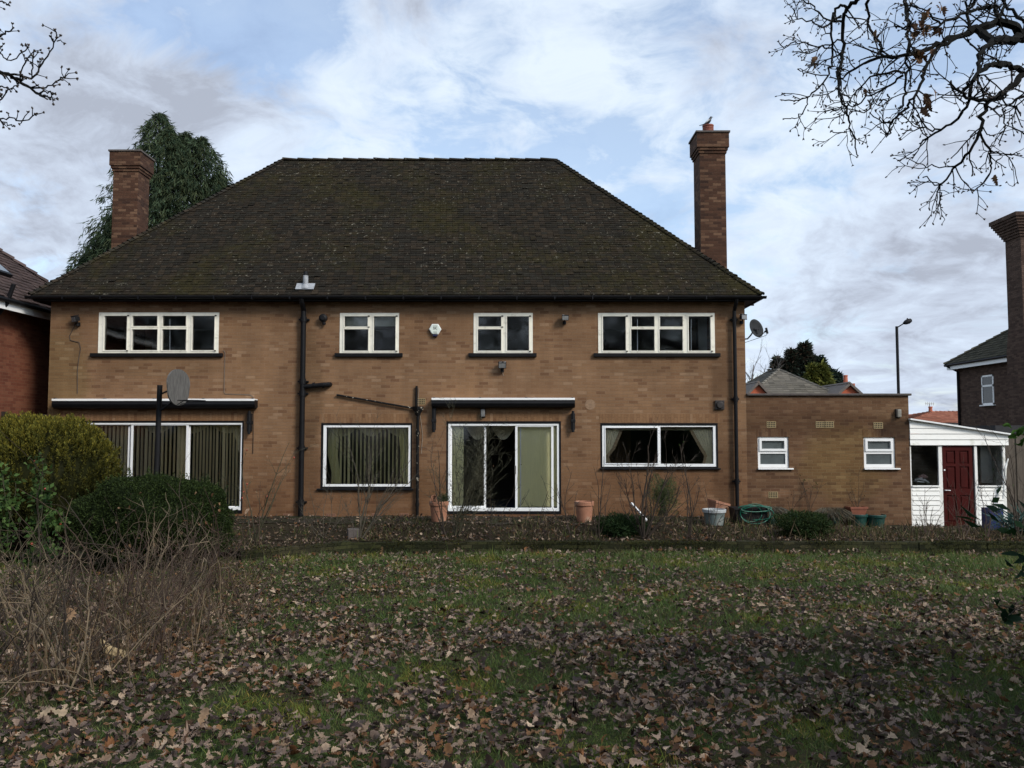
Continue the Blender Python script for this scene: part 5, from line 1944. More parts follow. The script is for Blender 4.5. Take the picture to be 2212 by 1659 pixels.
def bare_shrub(label, base, stems, mat, seed, group=None, name='bare_shrub', lev=2, wob=.25, trop=(0, 0, .04), kids=(4, 6), ang=(.35, .9), shrink=.5, r=.009, hips=0, leaves=0, leafpal=None, cat='shrub', seg=.09):
    """stems: list of target points (or (target, radius)); each stem is grown from the base towards its target"""
    rr = random.Random(seed)
    t = thing(name, label, cat, tuple(base), group)
    mb = MB()
    tips = []
    for s in stems:
        tg, rad = s if isinstance(s, tuple) else (s, r)
        b = Vector(base) + Vector((rr.uniform(-.04, .04), rr.uniform(-.04, .04), -.03))
        v = Vector(tg) - b
        grow(mb, rr, b, v, v.length, rad * 1.15, lev, seg, wob * .6, trop, kids, ang, shrink, .30, 6, tips, .22)
    mb.build('stems', mat, t)
    if hips:
        mb = MB()
        for p, d in rr.sample(tips, min(hips, len(tips))):
            mb.lathe((p.x, p.y, p.z - .012), [(0, -.014), (.013, -.008), (.016, .004), (.010, .016), (0, .018)], 8)
        mb.build('fruit', M_hip, t)
    if leaves:
        g = np.random.default_rng(seed)
        ch = [tips[i] for i in g.integers(0, len(tips), leaves)]
        p = np.array([tuple(c[0]) for c in ch]) + g.normal(0, .03, (leaves, 3))
        d = unit(np.array([tuple(c[1]) for c in ch]) + g.normal(0, .8, (leaves, 3)))
        V, F = cards(p, d, unit(g.normal(0, 1, (leaves, 3)) + np.array([0, -.3, .8])), g.uniform(.03, .06, leaves), g.uniform(.02, .035, leaves), .1)
        fast_mesh('leaves', V, F, M_fol, t, np.repeat(pick(g, leafpal or [(.05, .085, .02), (.08, .11, .03)], leaves), 4, axis=0))
    return t


BS = 'bare shrubs in the border by the house'


def bd(dx, dy=1166, Y=17.3):
    p = P(dx, dy, Y)
    return Vector((p.x, Y, ground_z(p.x, Y)))


def tg(pts, Y, rads=None, dep=.5, seed=1):
    rr = random.Random(seed)
    out = []
    for k, (x, y) in enumerate(pts):
        q = P(x, y, Y + rr.uniform(-dep, dep))
        out.append((q, rads[k]) if rads else q)
    return out


b = bd(545, 1190, 15.9)
bare_shrub('tall green rose canes with red hips at the right of the clipped round bush', b, tg([(622, 955), (597, 1010), (530, 1000), (515, 1060), (655, 985)], 15.9, [.014, .012, .012, .010, .009], .4, 3), M_twig_green, 11, BS, 'rose_bush', 2, .16, (0, 0, .01), (3, 4), (.3, .8), .30, hips=6, leaves=10, leafpal=[(.28, .17, .10), (.22, .14, .09)])
bare_shrub('single reddish dead cane standing beside the rose canes', bd(560, 1190, 15.8), [(P(560, 1040, 15.8), .009)], M_twig_red, 12, BS, 'bare_cane', 0, .05)
b = bd(700, 1172, 17.0)
bare_shrub('low wispy shrub with spreading pale stems left of the picture window', b, tg([(655, 1050), (690, 1040), (735, 1060), (770, 1090), (640, 1110), (612, 1120)], 17.0, None, .4, 4), M_twig_pale, 13, BS, kids=(3, 3), r=.008, shrink=.45)
b = bd(778, 1165, 17.1)
bare_shrub('pale grey multi-stemmed shrub reaching up in front of the picture window', b, tg([(806, 985), (838, 955), (872, 985), (880, 1030), (768, 1040), (852, 1000), (820, 960), (745, 1085), (905, 1060)], 17.2, [.016, .014, .014, .012, .010, .013, .012, .008, .010], .35, 5), M_twig_pale, 14, BS, kids=(4, 7), r=.016, ang=(.25, .7), shrink=.40)
b = bd(962, 1166, 17.2)
bare_shrub('long leaning dark cane with thin side shoots left of the middle patio door', b, tg([(905, 990), (898, 935), (925, 1060)], 17.6, [.015, .012, .010], .3, 6), M_twig, 15, BS, kids=(2, 3), shrink=.32, ang=(.3, .8))
b = bd(985, 1166, 17.2)
bare_shrub('big tangled shrub of fine curling twigs in front of the middle patio door', b, tg([(980, 960), (1010, 935), (1045, 955), (1075, 985), (1092, 1020), (1060, 1050), (1000, 1010), (958, 1030), (1030, 1000), (1105, 1060), (970, 1060)], 17.3, [.010, .009, .009, .009, .008, .008, .010, .008, .009, .008, .008], .45, 7), M_twig_green, 16, BS, lev=3, kids=(4, 5, 7), wob=.30, ang=(.3, .95), shrink=.45, seg=.07)
b = bd(1055, 1166, 17.2)
bare_shrub('thin upright shoots below the sliding patio leaf', b, tg([(1062, 1080), (1085, 1050), (1110, 1045), (1122, 1075), (1042, 1090)], 17.2, None, .3, 8), M_twig, 17, BS, kids=(2, 3), r=.007, shrink=.35, ang=(.25, .6), leaves=8, leafpal=[(.10, .055, .03)])
b = bd(1160, 1166, 17.2)
bare_shrub('low spray of thin twigs under the right jamb of the patio door', b, tg([(1140, 1085), (1165, 1075), (1188, 1060), (1200, 1100)], 17.2, None, .3, 9), M_twig, 18, BS, kids=(2, 3), r=.006, shrink=.4)
b = bd(1236, 1166, 17.3)
bare_shrub('leaning bare shrub in front of the right terracotta pot', b, tg([(1196, 1040), (1215, 1015), (1240, 1060), (1180, 1090)], 17.6, [.012, .010, .009, .008], .4, 10), M_twig, 19, BS, kids=(2, 4), shrink=.38)
b = bd(1292, 1166, 17.2)
bare_shrub('slender bare shrub with arching canes right of the terracotta pot', b, tg([(1268, 985), (1300, 1005), (1330, 1040), (1275, 1060)], 17.3, [.011, .010, .009, .008], .4, 11), M_twig, 20, BS, kids=(2, 3), shrink=.36)
b = bd(1392, 1166, 17.1)
bare_shrub('sturdy forked bare shrub under the kitchen window', b, tg([(1372, 960), (1330, 1040), (1345, 1010), (1405, 1010), (1440, 1000), (1470, 1045), (1490, 1080), (1420, 1050), (1315, 1085), (1455, 1020)], 17.2, [.022, .016, .016, .020, .018, .016, .012, .016, .012, .014], .45, 12), M_twig, 21, BS, lev=3, kids=(3, 4, 5), wob=.26, ang=(.3, .85), shrink=.42)
b = bd(1488, 1166, 17.2)
bare_shrub('tall thin shrub in front of the right half of the kitchen window', b, tg([(1430, 965), (1470, 975), (1500, 1005), (1525, 1060), (1480, 1040)], 17.4, [.013, .012, .010, .009, .010], .4, 13), M_twig, 22, BS, kids=(3, 4), shrink=.36, leaves=6, leafpal=[(.05, .085, .02)])
b = bd(1535, 1166, 17.2)
bare_shrub('sparse bent shrub just left of the pale-rimmed tub', b, tg([(1520, 1060), (1548, 1075), (1560, 1110), (1512, 1095)], 17.3, None, .3, 14), M_twig, 23, BS, kids=(2, 3), r=.008, shrink=.4)
for lab, k, tgt, sd_ in (('dead upright stems in the green pot left of the dark juniper', 1, [(1712, 1060), (1724, 1070), (1700, 1080)], 24), ('branching stems with leaves in the wide green pot against the extension', 2, [(1738, 1035), (1752, 1010), (1765, 1040), (1725, 1045)], 25), ('dead rose stems growing from the brown trough on a pot', 4, [(1858, 1020), (1832, 1045), (1820, 1062), (1868, 1050)], 26)):
    pz = gp[k][1] + Vector((0, 0, -.05 if k != 4 else .12))
    bare_shrub(lab, pz, [P(x, y, pz.y + .05 * (n - 1)) for n, (x, y) in enumerate(tgt)], M_twig, sd_, 'dead plants in the plastic pots', 'potted_plant', 2, .25, (0, 0, .02), (2, 3), (.3, .8), .35, .006, leaves=26 if k == 2 else 14, leafpal=[(.055, .085, .025), (.06, .07, .03)] if k == 2 else [(.09, .05, .03), (.06, .04, .025)], cat='potted plant')
for dx, lab, tops, sd_ in ((2006, 'reddish bare shrub below the left porch window', [(1985, 1080), (2005, 1060), (2020, 1085), (1975, 1105), (2030, 1100)], 27), (2078, 'reddish bare shrub in front of the maroon porch door', [(2050, 1065), (2075, 1040), (2098, 1030), (2118, 1055), (2060, 1100), (2130, 1095)], 28), (2128, 'thin dark stems crossing the right edge of the porch door', [(2108, 1020), (2130, 1060), (2145, 1080)], 29)):
    bare_shrub(lab, bd(dx, 1166, 17.4), tg(tops, 17.8, None, .4, sd_), M_twig_red, sd_, BS, kids=(3, 3), r=.009, shrink=.42)
bare_shrub('bare arching shrub at the right edge beyond the porch', bd(2200, 1150, 17.5), tg([(2120, 930), (2150, 1000), (2175, 1040), (2140, 1060), (2205, 980), (2228, 1000)], 17.9, [.014, .013, .012, .010, .012, .012], .4, 30), M_twig, 30, BS, lev=3, kids=(2, 3, 3), shrink=.42, leaves=12, leafpal=[(.045, .10, .02), (.07, .12, .03)])

# grassy bank where the garden wall runs out on the left
o = grid_mesh('bank', np.arange(-17, -4.6, .12), lambda x, t: wall_line(x) - .04 + t * .62, 8,
              lambda x, y: lawn_z(x, y) * (1 - np.clip((y - wall_line(x)) / .5, 0, 1)) + (bed_z(x, y) + .02) * np.clip((y - wall_line(x)) / .5, 0, 1) + .004, M_lawn)
tag(o, kind='structure')

# low weeds, dead stalks and seedlings through the border: ground cover
rng = np.random.default_rng(101)
n = 17000
x = rng.uniform(-6.5, 12.5, n)
y = rng.uniform(0, 1, n) ** 1.1 * 2.2 + wall_line(x) + .1
m_ = (np.sin(x * 1.9) + np.sin(x * 4.3 + y * 3) + rng.normal(0, .8, n) + (x > 4.8) * 1.1) > .05
x, y = x[m_], y[m_]
n = len(x)
p = np.stack([x, y, bed_z(x, y) - .01], 1)
d = unit(rng.normal(0, .42, (n, 3)) + np.array([0, 0, .8]))
V, F = cards(p, d, rng.normal(0, 1, (n, 3)), rng.gamma(2.4, .050, n) * (1 + .45 * (x > 4.5)), rng.uniform(.006, .016, n))
o = fast_mesh('dry_weeds', V, F, M_leaf, None, np.repeat(pick(rng, [(.12, .085, .046), (.08, .056, .034), (.050, .058, .018), (.17, .125, .072), (.055, .038, .025), (.036, .050, .014), (.060, .075, .020)], n, .3), 4, axis=0))
tag(o, kind='stuff')

# ---------------------------------------------------------------- fallen oak leaves and grass
def oak_leaves(p, yaw, tilt, roll, size, cols, rng, fine=True, oval=False):
    """lobed oak leaves, curled; p (n,3) -> V, F, colours"""
    n = len(p)
    if fine:
        u = np.array([0, .10, .19, .29, .39, .50, .60, .71, .82, .92, 1.0])
        w = np.array([.02, .10, .075, .20, .12, .29, .18, .33, .21, .22, .03])
    else:
        u = np.array([0, .2, .36, .52, .68, .84, 1.0])
        w = np.array([.03, .17, .11, .28, .17, .27, .04])
    if oval:
        w = .24 * np.sin(np.clip(u, .01, .985) * math.pi) ** .75
    k = len(u)
    W = w[None, :] * rng.uniform(.85, 1.15, (n, 1)) * (1 + rng.normal(0, .10, (n, k)))
    W2 = w[None, :] * rng.uniform(.85, 1.15, (n, 1)) * (1 + rng.normal(0, .10, (n, k)))
    sh = rng.normal(0, .015, (n, k))
    c1 = rng.normal(.2, .5, (n, 1)); c2 = rng.normal(.6, 1.1, (n, 1)); tw = rng.normal(0, .9, (n, 1))
    un = np.broadcast_to(u, (n, k))
    zc = c1 * (un - .5) ** 2
    bend = rng.normal(0, .10, (n, 1)) * np.sin(un * 3.1)
    mid = np.stack([un - .5, bend, zc], 2)
    L = np.stack([un - .5 + .05, bend + W, zc + c2 * W ** 2 * 1.6 + tw * W * (un - .5)], 2) + np.stack([sh, sh * 0, rng.normal(0, .025, (n, k))], 2)
    Rr = np.stack([un - .5 + .05, bend - W2, zc + c2 * W2 ** 2 * 1.6 - tw * W2 * (un - .5)], 2) + np.stack([sh, sh * 0, rng.normal(0, .025, (n, k))], 2)
    A = np.stack([L, mid, Rr], 2).reshape(n, k * 3, 3) * size[:, None, None]
    def rot(a, c, s, i, j):
        b = a.copy()
        b[..., i] = a[..., i] * c[:, None] - a[..., j] * s[:, None]
        b[..., j] = a[..., i] * s[:, None] + a[..., j] * c[:, None]
        return b
    A = rot(A, np.cos(roll), np.sin(roll), 1, 2)
    A = rot(A, np.cos(tilt), np.sin(tilt), 0, 2)
    A = rot(A, np.cos(yaw), np.sin(yaw), 0, 1)
    low = A[..., 2].min(1)
    A[..., 2] -= (low * .75)[:, None]
    A += p[:, None, :]
    f = []
    for i in range(k - 1):
        for s in (0, 1):
            a = i * 3 + s
            f.append((a, a + 1, a + 4, a + 3))
    f = np.array(f)
    F = (np.arange(n)[:, None, None] * (k * 3) + f[None]).reshape(-1, 4)
    Cc = np.repeat(cols, k * 3, axis=0)
    side = np.tile(np.tile(np.array([1.06, .80, 1.0]), k), n)[:, None]     # the pale or dark midrib of each leaf
    return A.reshape(-1, 3), F, Cc * side


LEAFPAL = [(.255, .180, .128), (.205, .148, .110), (.160, .116, .090), (.100, .073, .062), (.062, .044, .040), (.31, .22, .150), (.185, .098, .046), (.038, .024, .018), (.220, .160, .125), (.125, .090, .070), (.40, .30, .21), (.115, .055, .025), (.070, .038, .022), (.052, .036, .030), (.25, .178, .135), (.155, .070, .030), (.030, .020, .017)]


def vnoise(x, y, seed):
    """smooth random field on the plane, 0..1"""
    def hsh(i, j):
        v = np.sin(i * 127.1 + j * 311.7 + seed * 74.7) * 43758.5453
        return v - np.floor(v)
    i, j = np.floor(x), np.floor(y)
    u, v = x - i, y - j
    u, v = u * u * (3 - 2 * u), v * v * (3 - 2 * v)
    return (hsh(i, j) * (1 - u) + hsh(i + 1, j) * u) * (1 - v) + (hsh(i, j + 1) * (1 - u) + hsh(i + 1, j + 1) * u) * v


def patchy(x, y):
    """where leaves have drifted (1) and where grass shows (0)"""
    f = .26 * vnoise(x * .55, y * .55, 1) + .30 * vnoise(x * 1.5, y * 1.5, 2) + .30 * vnoise(x * 3.3, y * 3.3, 3) + .14 * vnoise(x * 7, y * 7, 4)
    return 1 / (1 + np.exp(-20 * (f - .485)))


rng = np.random.default_rng(2024)
parts = []
def scatter(n, y0, y1, fine, boost=1.0):
    y = np.sqrt(rng.uniform(y0 ** 2, y1 ** 2, n))
    x = (rng.random(n) * 2 - 1) * (.66 * y + .5)
    pr = patchy(x, y)
    far = np.clip((y - 10) / 5, 0, 1)
    pr = np.maximum(pr, .75 * np.clip((-x - 1.9 - .12 * (y - 6)) / .8, 0, 1))
    keep = rng.random(n) < (.09 + .68 * pr) * (1 - far * np.clip(.12 + .045 * x, 0, .62)) * boost
    keep &= y < wall_line(x) - .12
    x, y = x[keep], y[keep]
    k = len(x)
    lift = rng.random(k) ** 2 * .045 * (.3 + patchy(x, y))
    p = np.stack([x, y, lawn_z(x, y) + .022 + lift], 1)
    big = rng.normal(0, 1, k)
    tilt = rng.normal(0, .26, k); roll = rng.normal(0, .34, k)
    up = rng.random(k) < .08
    tilt[up] = rng.normal(0, .9, up.sum())
    parts.append(oak_leaves(p, rng.uniform(0, 2 * math.pi, k), tilt, roll, np.clip(rng.normal(.060, .019, k), .025, .105), pick(rng, LEAFPAL, k, .17), rng, fine))
scatter(25000, 3.9, 8.5, True)
scatter(19000, 8.5, 12.0, True)
scatter(24000, 12.0, 17.0, False)
V, F, K = join(parts)
o = fast_mesh('leaf_litter', V, F, M_leaf, None, K)
tag(o, kind='stuff')
# leaves blown against the wall, on the bed and the patio
parts = []
n = 9500
x = rng.uniform(-6.5, 12.5, n)
y = wall_line(x) + .1 + rng.random(n) ** 1.2 * (19.9 - wall_line(x) - .1)
k = rng.random(n) < .25 + .65 * patchy(x * 1.5, y * 2)
x, y = x[k], y[k]; n = len(x)
p = np.stack([x, y, bed_z(x, y) + .018 + rng.random(n) * .02], 1)
parts.append(oak_leaves(p, rng.uniform(0, 6.3, n), rng.normal(0, .35, n), rng.normal(0, .4, n), np.clip(rng.normal(.065, .018, n), .03, .10), pick(rng, LEAFPAL, n, .2) * .80, rng, False))
n = 800
x = rng.uniform(-4.4, 12, n)
y = wall_line(x) - .04 - rng.gamma(1.5, .12, n)
k = np.sin(x * 2.2) + np.sin(x * 5) + rng.normal(0, .6, n) > 0
x, y = x[k], y[k]; n = len(x)
p = np.stack([x, y, lawn_z(x, y) + .03 + rng.random(n) * .05], 1)
parts.append(oak_leaves(p, rng.uniform(0, 6.3, n), rng.normal(0, .6, n), rng.normal(0, .6, n), np.clip(rng.normal(.09, .02, n), .04, .13), pick(rng, LEAFPAL, n, .2), rng, False))
V, F, K = join(parts)
o = fast_mesh('border_leaves', V, F, M_leaf, None, K)
tag(o, kind='stuff')

GRASS = [(.060, .105, .022), (.078, .125, .026), (.048, .082, .022), (.105, .135, .030), (.150, .140, .055), (.068, .112, .024)]
VV, FF, KK = [], [], []
for n, y0, y1, h, w in ((190000, 3.9, 8.5, .048, .0040), (230000, 8.5, 16.9, .062, .0065)):
    y = np.sqrt(rng.uniform(y0 ** 2, y1 ** 2, n))
    x = (rng.random(n) * 2 - 1) * (.66 * y + .5)
    g = (1 - patchy(x, y)) * np.clip((x + 2.2 + .12 * (y - 6)) / .8, .15, 1)
    far = np.clip((y - 12) / 4, 0, 1)
    keep = (rng.random(n) < np.clip(.22 + 1.0 * g + .45 * far, 0, 1)) & (y < wall_line(x) - .02)
    x, y = x[keep], y[keep]
    k = len(x)
    tuft = 1 + .5 * np.sin(x * 5.3 + y * 2.1) * np.sin(y * 4.7 - x * 1.9) + .5 * far[keep]
    p = np.stack([x, y, lawn_z(x, y) - .004], 1)
    d = unit(rng.normal(0, .55, (k, 3)) * np.array([1, 1, .3]) + np.array([0, 0, .8]))
    V, F = cards(p, d, rng.normal(0, 1, (k, 3)), h * tuft * rng.gamma(5, .2, k), w * rng.uniform(.7, 1.4, k))
    b = sum(len(v) for v in VV)
    VV.append(V); FF.append(F + b)
    c = pick(rng, GRASS, k, .22)
    moss = (np.sin(x * 2.7 + 3) * np.sin(y * 2.2 + x) > .45)[:, None]
    c = np.where(moss, c * np.array([1.55, 1.22, .8]), c)
    KK.append(np.repeat(c, 4, axis=0))
o = fast_mesh('grass', np.concatenate(VV), np.concatenate(FF), M_grass, None, np.concatenate(KK))
tag(o, kind='stuff')


def single_leaf(label, dx, dy, size, yaw, tilt, roll, col, seed, Y=None, lift=.05):
    p = hit(dx, dy) if Y is None else P(dx, dy, Y)
    r = np.random.default_rng(seed)
    V, F, K = oak_leaves(np.array([[0, 0, 0.0]]), np.array([yaw]), np.array([tilt]), np.array([roll]), np.array([size]), np.array([col]), r, True)
    o = fast_mesh('oak_leaf', V, F, M_leaf, None, K, True)
    o.location = p + Vector((0, 0, lift if Y is None else 0))
    tag(o, label, 'leaf', 'pale oak leaves standing out from the litter')
    return o


single_leaf('large pale oak leaf lying in the bottom left corner, the left one of a pair', 92, 1566, .115, 1.2, .45, .3, (.33, .25, .165), 1)
single_leaf('large pale oak leaf lying in the bottom left corner, the right one of a pair', 122, 1560, .12, .3, -.4, .4, (.34, .26, .17), 2)
single_leaf('big tan oak leaf caught upright in the dead stems at the left', 146, 1342, .12, 1.6, 1.2, .2, (.26, .165, .095), 3, 6.6)
single_leaf('upright orange tan oak leaf standing against the garden wall', 826, 1196, .15, .4, 1.2, .3, (.34, .20, .095), 4, 16.3)
single_leaf('curled tan oak leaf standing up at the edge of the dead shrubs', 437, 1590, .115, 1.0, 1.0, .5, (.27, .18, .11), 5, None, .08)
single_leaf('pale tan oak leaf stuck on the rose canes', 533, 1110, .13, .5, .9, .6, (.34, .23, .15), 6, 15.7)

# ---------------------------------------------------------------- dead twiggy shrubs, lower left
M_twig_dry = plain("dry_twig", (.135, .100, .060), .85, .4, 5)
M_twig_brown = plain("tan_twig", (.042, .026, .015), .85, .4, 5)
rr = random.Random(77)
CL = 'dead twiggy shrubs on the left of the lawn'
TALL = 1.14
spots = [(30, 1500, 'nearest dead twiggy shrub in the bottom left corner of the thicket', 1.05), (150, 1478, 'dead twiggy shrub with a tan leaf caught in it, front of the thicket', 1.05), (255, 1440, 'dead twiggy shrub at the front of the thicket right of the caught leaf', .95), (340, 1410, 'dead twiggy shrub at the front right of the thicket', .85), (425, 1375, 'small dead twiggy shrub at the right front edge of the thicket', .72), (475, 1330, 'dead twiggy shrub where the thicket meets the open lawn', .75), (90, 1400, 'dead twiggy shrub under the broad-leaved rose at the left', 1.05), (215, 1375, 'dead twiggy shrub in the middle of the thicket', 1.0), (310, 1350, 'dead twiggy shrub in the thicket before the clipped bush', 1.0),
         (395, 1315, 'dead twiggy shrub at the foot of the clipped round bush', .95), (20, 1335, 'dead twiggy shrub behind the corner one at the left edge', 1.0), (140, 1325, 'dead twiggy shrub under the golden bush', 1.0), (260, 1305, 'dead twiggy shrub hard against the left of the clipped bush', 1.0), (350, 1285, 'tall thin dead stems across the front of the clipped bush', 1.15), (440, 1275, 'thin dead stems at the right of the clipped bush', .9), (500, 1270, 'small sparse dead shrub at the right end of the thicket', .6)]
for i, (dx, dy, lab, h) in enumerate(spots):
    b = hit(dx, dy)
    t = thing('dead_shrub', lab, 'shrub', tuple(b), CL)
    mb = MB()
    ns = 17 if i not in (4, 15) else 11
    for k in range(ns):
        a = rr.uniform(0, 6.28)
        q = b + Vector((math.cos(a), math.sin(a), 0)) * (rr.random() ** .5 * .50)
        q.z = ground_z(q.x, q.y) - .02
        d = Vector((rr.gauss(0, .42), rr.gauss(0, .42), 1))
        hh = TALL * h * rr.uniform(.35, 1.02) * (1.75 if k % 6 == 0 else 1)
        grow(mb, rr, q, d, hh, rr.uniform(.0045, .0105), 2 if k % 3 else 1, .09, .30, (0, 0, .02), (2, 4), (.35, 1.0), .42, .35, 4, None, .38)
    mb.build('stems', [M_twig, M_twig_dry, M_twig_red, M_twig_brown, M_twig_dry, M_twig_brown][i % 6], t)
rng = np.random.default_rng(5)
n = 2600                                                    # dead grass between them
k = rng.integers(0, len(spots), n)
cen = np.array([tuple(hit(s[0], s[1])) for s in spots])
x = cen[k, 0] + rng.normal(0, .34, n); y = cen[k, 1] + rng.normal(0, .34, n)
p = np.stack([x, y, lawn_z(x, y) - .02], 1)
d = unit(rng.normal(0, .30, (n, 3)) + np.array([0, 0, .85]))
V, F = cards(p, d, rng.normal(0, 1, (n, 3)), rng.gamma(4, .085, n).clip(.08, .75), rng.uniform(.003, .007, n))
o = fast_mesh('dead_grass', V, F, M_leaf, None, np.repeat(pick(rng, [(.13, .085, .046), (.095, .062, .036), (.19, .135, .078), (.065, .043, .028), (.055, .050, .022)], n, .3), 4, axis=0))
tag(o, kind='stuff')
mb = MB()
tl = hit(262, 1428)
mb.tube([tl + Vector((-.22, .05, .18)), tl + Vector((-.12, .02, .08)), tl + Vector((0, 0, .05)), tl + Vector((.10, -.02, .02))], [.012, .05, .045, .01], 8)
tag(mb.build('straw_tuft', plain("straw", (.34, .25, .13), .9, .3, 30)), 'pale tuft of flattened straw at the foot of the thicket', 'straw')

# ---------------------------------------------------------------- leafy bushes
def leafy(label, name, c, rad, n, leaf, pal, seed, cat='bush', lump=.12, up=.2, power=2.3, shell=.22, zflat=1.0, mat=None, fold=.1, topcol=None, columns=0, group=None, core=True, width=.55, stems=True, strays=0):
    """foliage of small leaves through the outer shell of a lumpy rounded volume, with a woody core"""
    g = np.random.default_rng(seed)
    c = np.array(c, dtype=float); rad = np.array(rad, dtype=float)
    t = thing(name, label, cat, (c[0], c[1], c[2] - rad[2]), group)
    dv = unit(g.normal(0, 1, (n, 3)))
    q = np.sum(np.abs(dv) ** power, 1) ** (-1 / power)
    ph = g.uniform(0, 6.28, 9)
    def lumps(v):
        return 1 + lump * (np.sin(v[:, 0] * 5 + ph[0]) * np.sin(v[:, 2] * 4 + ph[1]) + .6 * np.sin(v[:, 1] * 7 + ph[2]) * np.sin(v[:, 0] * 9 + ph[3]) + .5 * np.sin(v[:, 2] * 11 + ph[4] + v[:, 0] * 6))
    f = q * lumps(dv)
    depth = g.random(n) ** 1.8 * shell
    p = c + dv * rad * (f * (1 - depth))[:, None]
    if columns:
        cell = np.floor(p[:, :2] * columns) / columns
        h = np.sin(cell[:, 0] * 91.7 + cell[:, 1] * 47.3) * 43758.5
        h = h - np.floor(h)
        p[:, 2] += (h - .5) * .16 * np.clip(dv[:, 2] + .5, 0, 1.2)
        ctr = cell + .5 / columns
        pull = .35
        p[:, :2] = p[:, :2] * (1 - pull) + ctr * pull
    d = unit(dv * .7 + g.normal(0, .55, (n, 3)) + np.array([0, 0, up]))
    nr = unit(dv * .8 + g.normal(0, .7, (n, 3)))
    V, F = cards(p, d, nr, leaf * g.uniform(.6, 1.4, n), leaf * width * g.uniform(.7, 1.3, n), fold)
    col = pick(g, pal, n, .2)
    if topcol is not None:                                      # young shoots of another colour on the tips
        tip = (1 - depth / shell) * np.clip(dv[:, 2] * 1.0 + .55 + g.normal(0, .25, n), 0, 1)
        col = col * (1 - tip[:, None]) + pick(g, topcol, n, .2) * tip[:, None]
    if strays:
        sd = unit(g.normal(0, 1, (strays, 3)) + np.array([0, -.2, .6]))
        sq = np.sum(np.abs(sd) ** power, 1) ** (-1 / power) * lumps(sd)
        u = g.random((strays, 16))
        sl = g.uniform(.05, .17, strays)
        sp_ = (c + sd * rad * sq[:, None])[:, None] + (unit(sd + np.array([0, 0, .5])) * sl[:, None])[:, None] * u[..., None]
        v2, f2 = cards(sp_.reshape(-1, 3), unit(np.repeat(sd, 16, axis=0) + g.normal(0, .6, (strays * 16, 3))), unit(g.normal(0, 1, (strays * 16, 3))), leaf * 1.1, leaf * width, fold)
        F = np.concatenate([F, f2 + len(V)]); V = np.concatenate([V, v2])
        col = np.concatenate([col, pick(g, pal[-2:], strays * 16, .2) * 1.25])
    fast_mesh('foliage', V, F, mat or M_fol, t, np.repeat(col, 4, axis=0))
    if core:
        k = 24
        a, b_ = np.meshgrid(np.linspace(0, 2 * math.pi, k, endpoint=False), np.linspace(.02, math.pi - .02, 14))
        sv = np.stack([np.cos(a) * np.sin(b_), np.sin(a) * np.sin(b_), np.cos(b_)], 2).reshape(-1, 3)
        fs = np.sum(np.abs(sv) ** power, 1) ** (-1 / power) * lumps(sv) * (1 - shell * .95)
        i, j = np.meshgrid(np.arange(k), np.arange(13))
        i, j = i.ravel(), j.ravel()
        FF_ = np.stack([j * k + i, j * k + (i + 1) % k, (j + 1) * k + (i + 1) % k, (j + 1) * k + i], 1)
        fast_mesh('inner_twigs', c + sv * rad * fs[:, None], FF_, M_fol, t, np.repeat(np.array([pal[0]]) * .8, len(sv), axis=0))
    if stems:
        mb = MB()
        rq = random.Random(seed)
        for _ in range(5):
            e = c + np.array([rq.uniform(-.4, .4) * rad[0], rq.uniform(-.4, .4) * rad[1], rad[2] * .3])
            mb.tube([(c[0] + rq.uniform(-.1, .1), c[1], c[2] - rad[2] * 1.05), tuple((c + e) / 2 - np.array([0, 0, rad[2] * .4])), tuple(e)], [.035, .025, .01], 6)
        mb.build('stem', M_twig, t)
    return t


bxc = P(334, 1140, 14.2)
gz_ = ground_z(bxc.x, 13.3)
zt = P(334, 1038, 13.6).z
hh = (zt - gz_) / 2
leafy('dark green clipped round bush in front of the left patio door', 'round_bush', (bxc.x, 14.2, gz_ + hh + .02), (1.27, 1.15, hh), 80000, .034, [(.017, .028, .008), (.025, .040, .010), (.036, .055, .014), (.011, .019, .006)], 3, lump=.06, up=.3, power=2.25, shell=.20, strays=170)
g = np.random.default_rng(44)
n = 46                                                       # dead leaves caught on the clipped bush
bl = np.stack([g.uniform(230, 480, n), g.uniform(1060, 1230, n)], 1)
pp_ = []
for x, y in bl:
    d_ = pix_dir(x, y).normalized()
    Yq = 12.6
    while Yq < 14.2:
        q_ = P(x, y, Yq)
        if (abs((q_.x - bxc.x) / 1.27) ** 2.25 + abs((Yq - 14.2) / 1.15) ** 2.25 + abs((q_.z - gz_ - hh) / hh) ** 2.25) < 1.0:
            break
        Yq += .03
    pp_.append(tuple(P(x, y, Yq - .03)))
V, F, K = oak_leaves(np.array(pp_), g.uniform(0, 6.3, n), g.normal(.6, .5, n), g.normal(.5, .6, n), g.uniform(.04, .085, n), pick(g, [(.20, .12, .065), (.26, .17, .10), (.13, .06, .03)], n), g, True)
rbush = [o_ for o_ in bpy.data.objects if o_.name == 'round_bush'][0]
fast_mesh('caught_leaves', V, F, M_leaf, rbush, K)

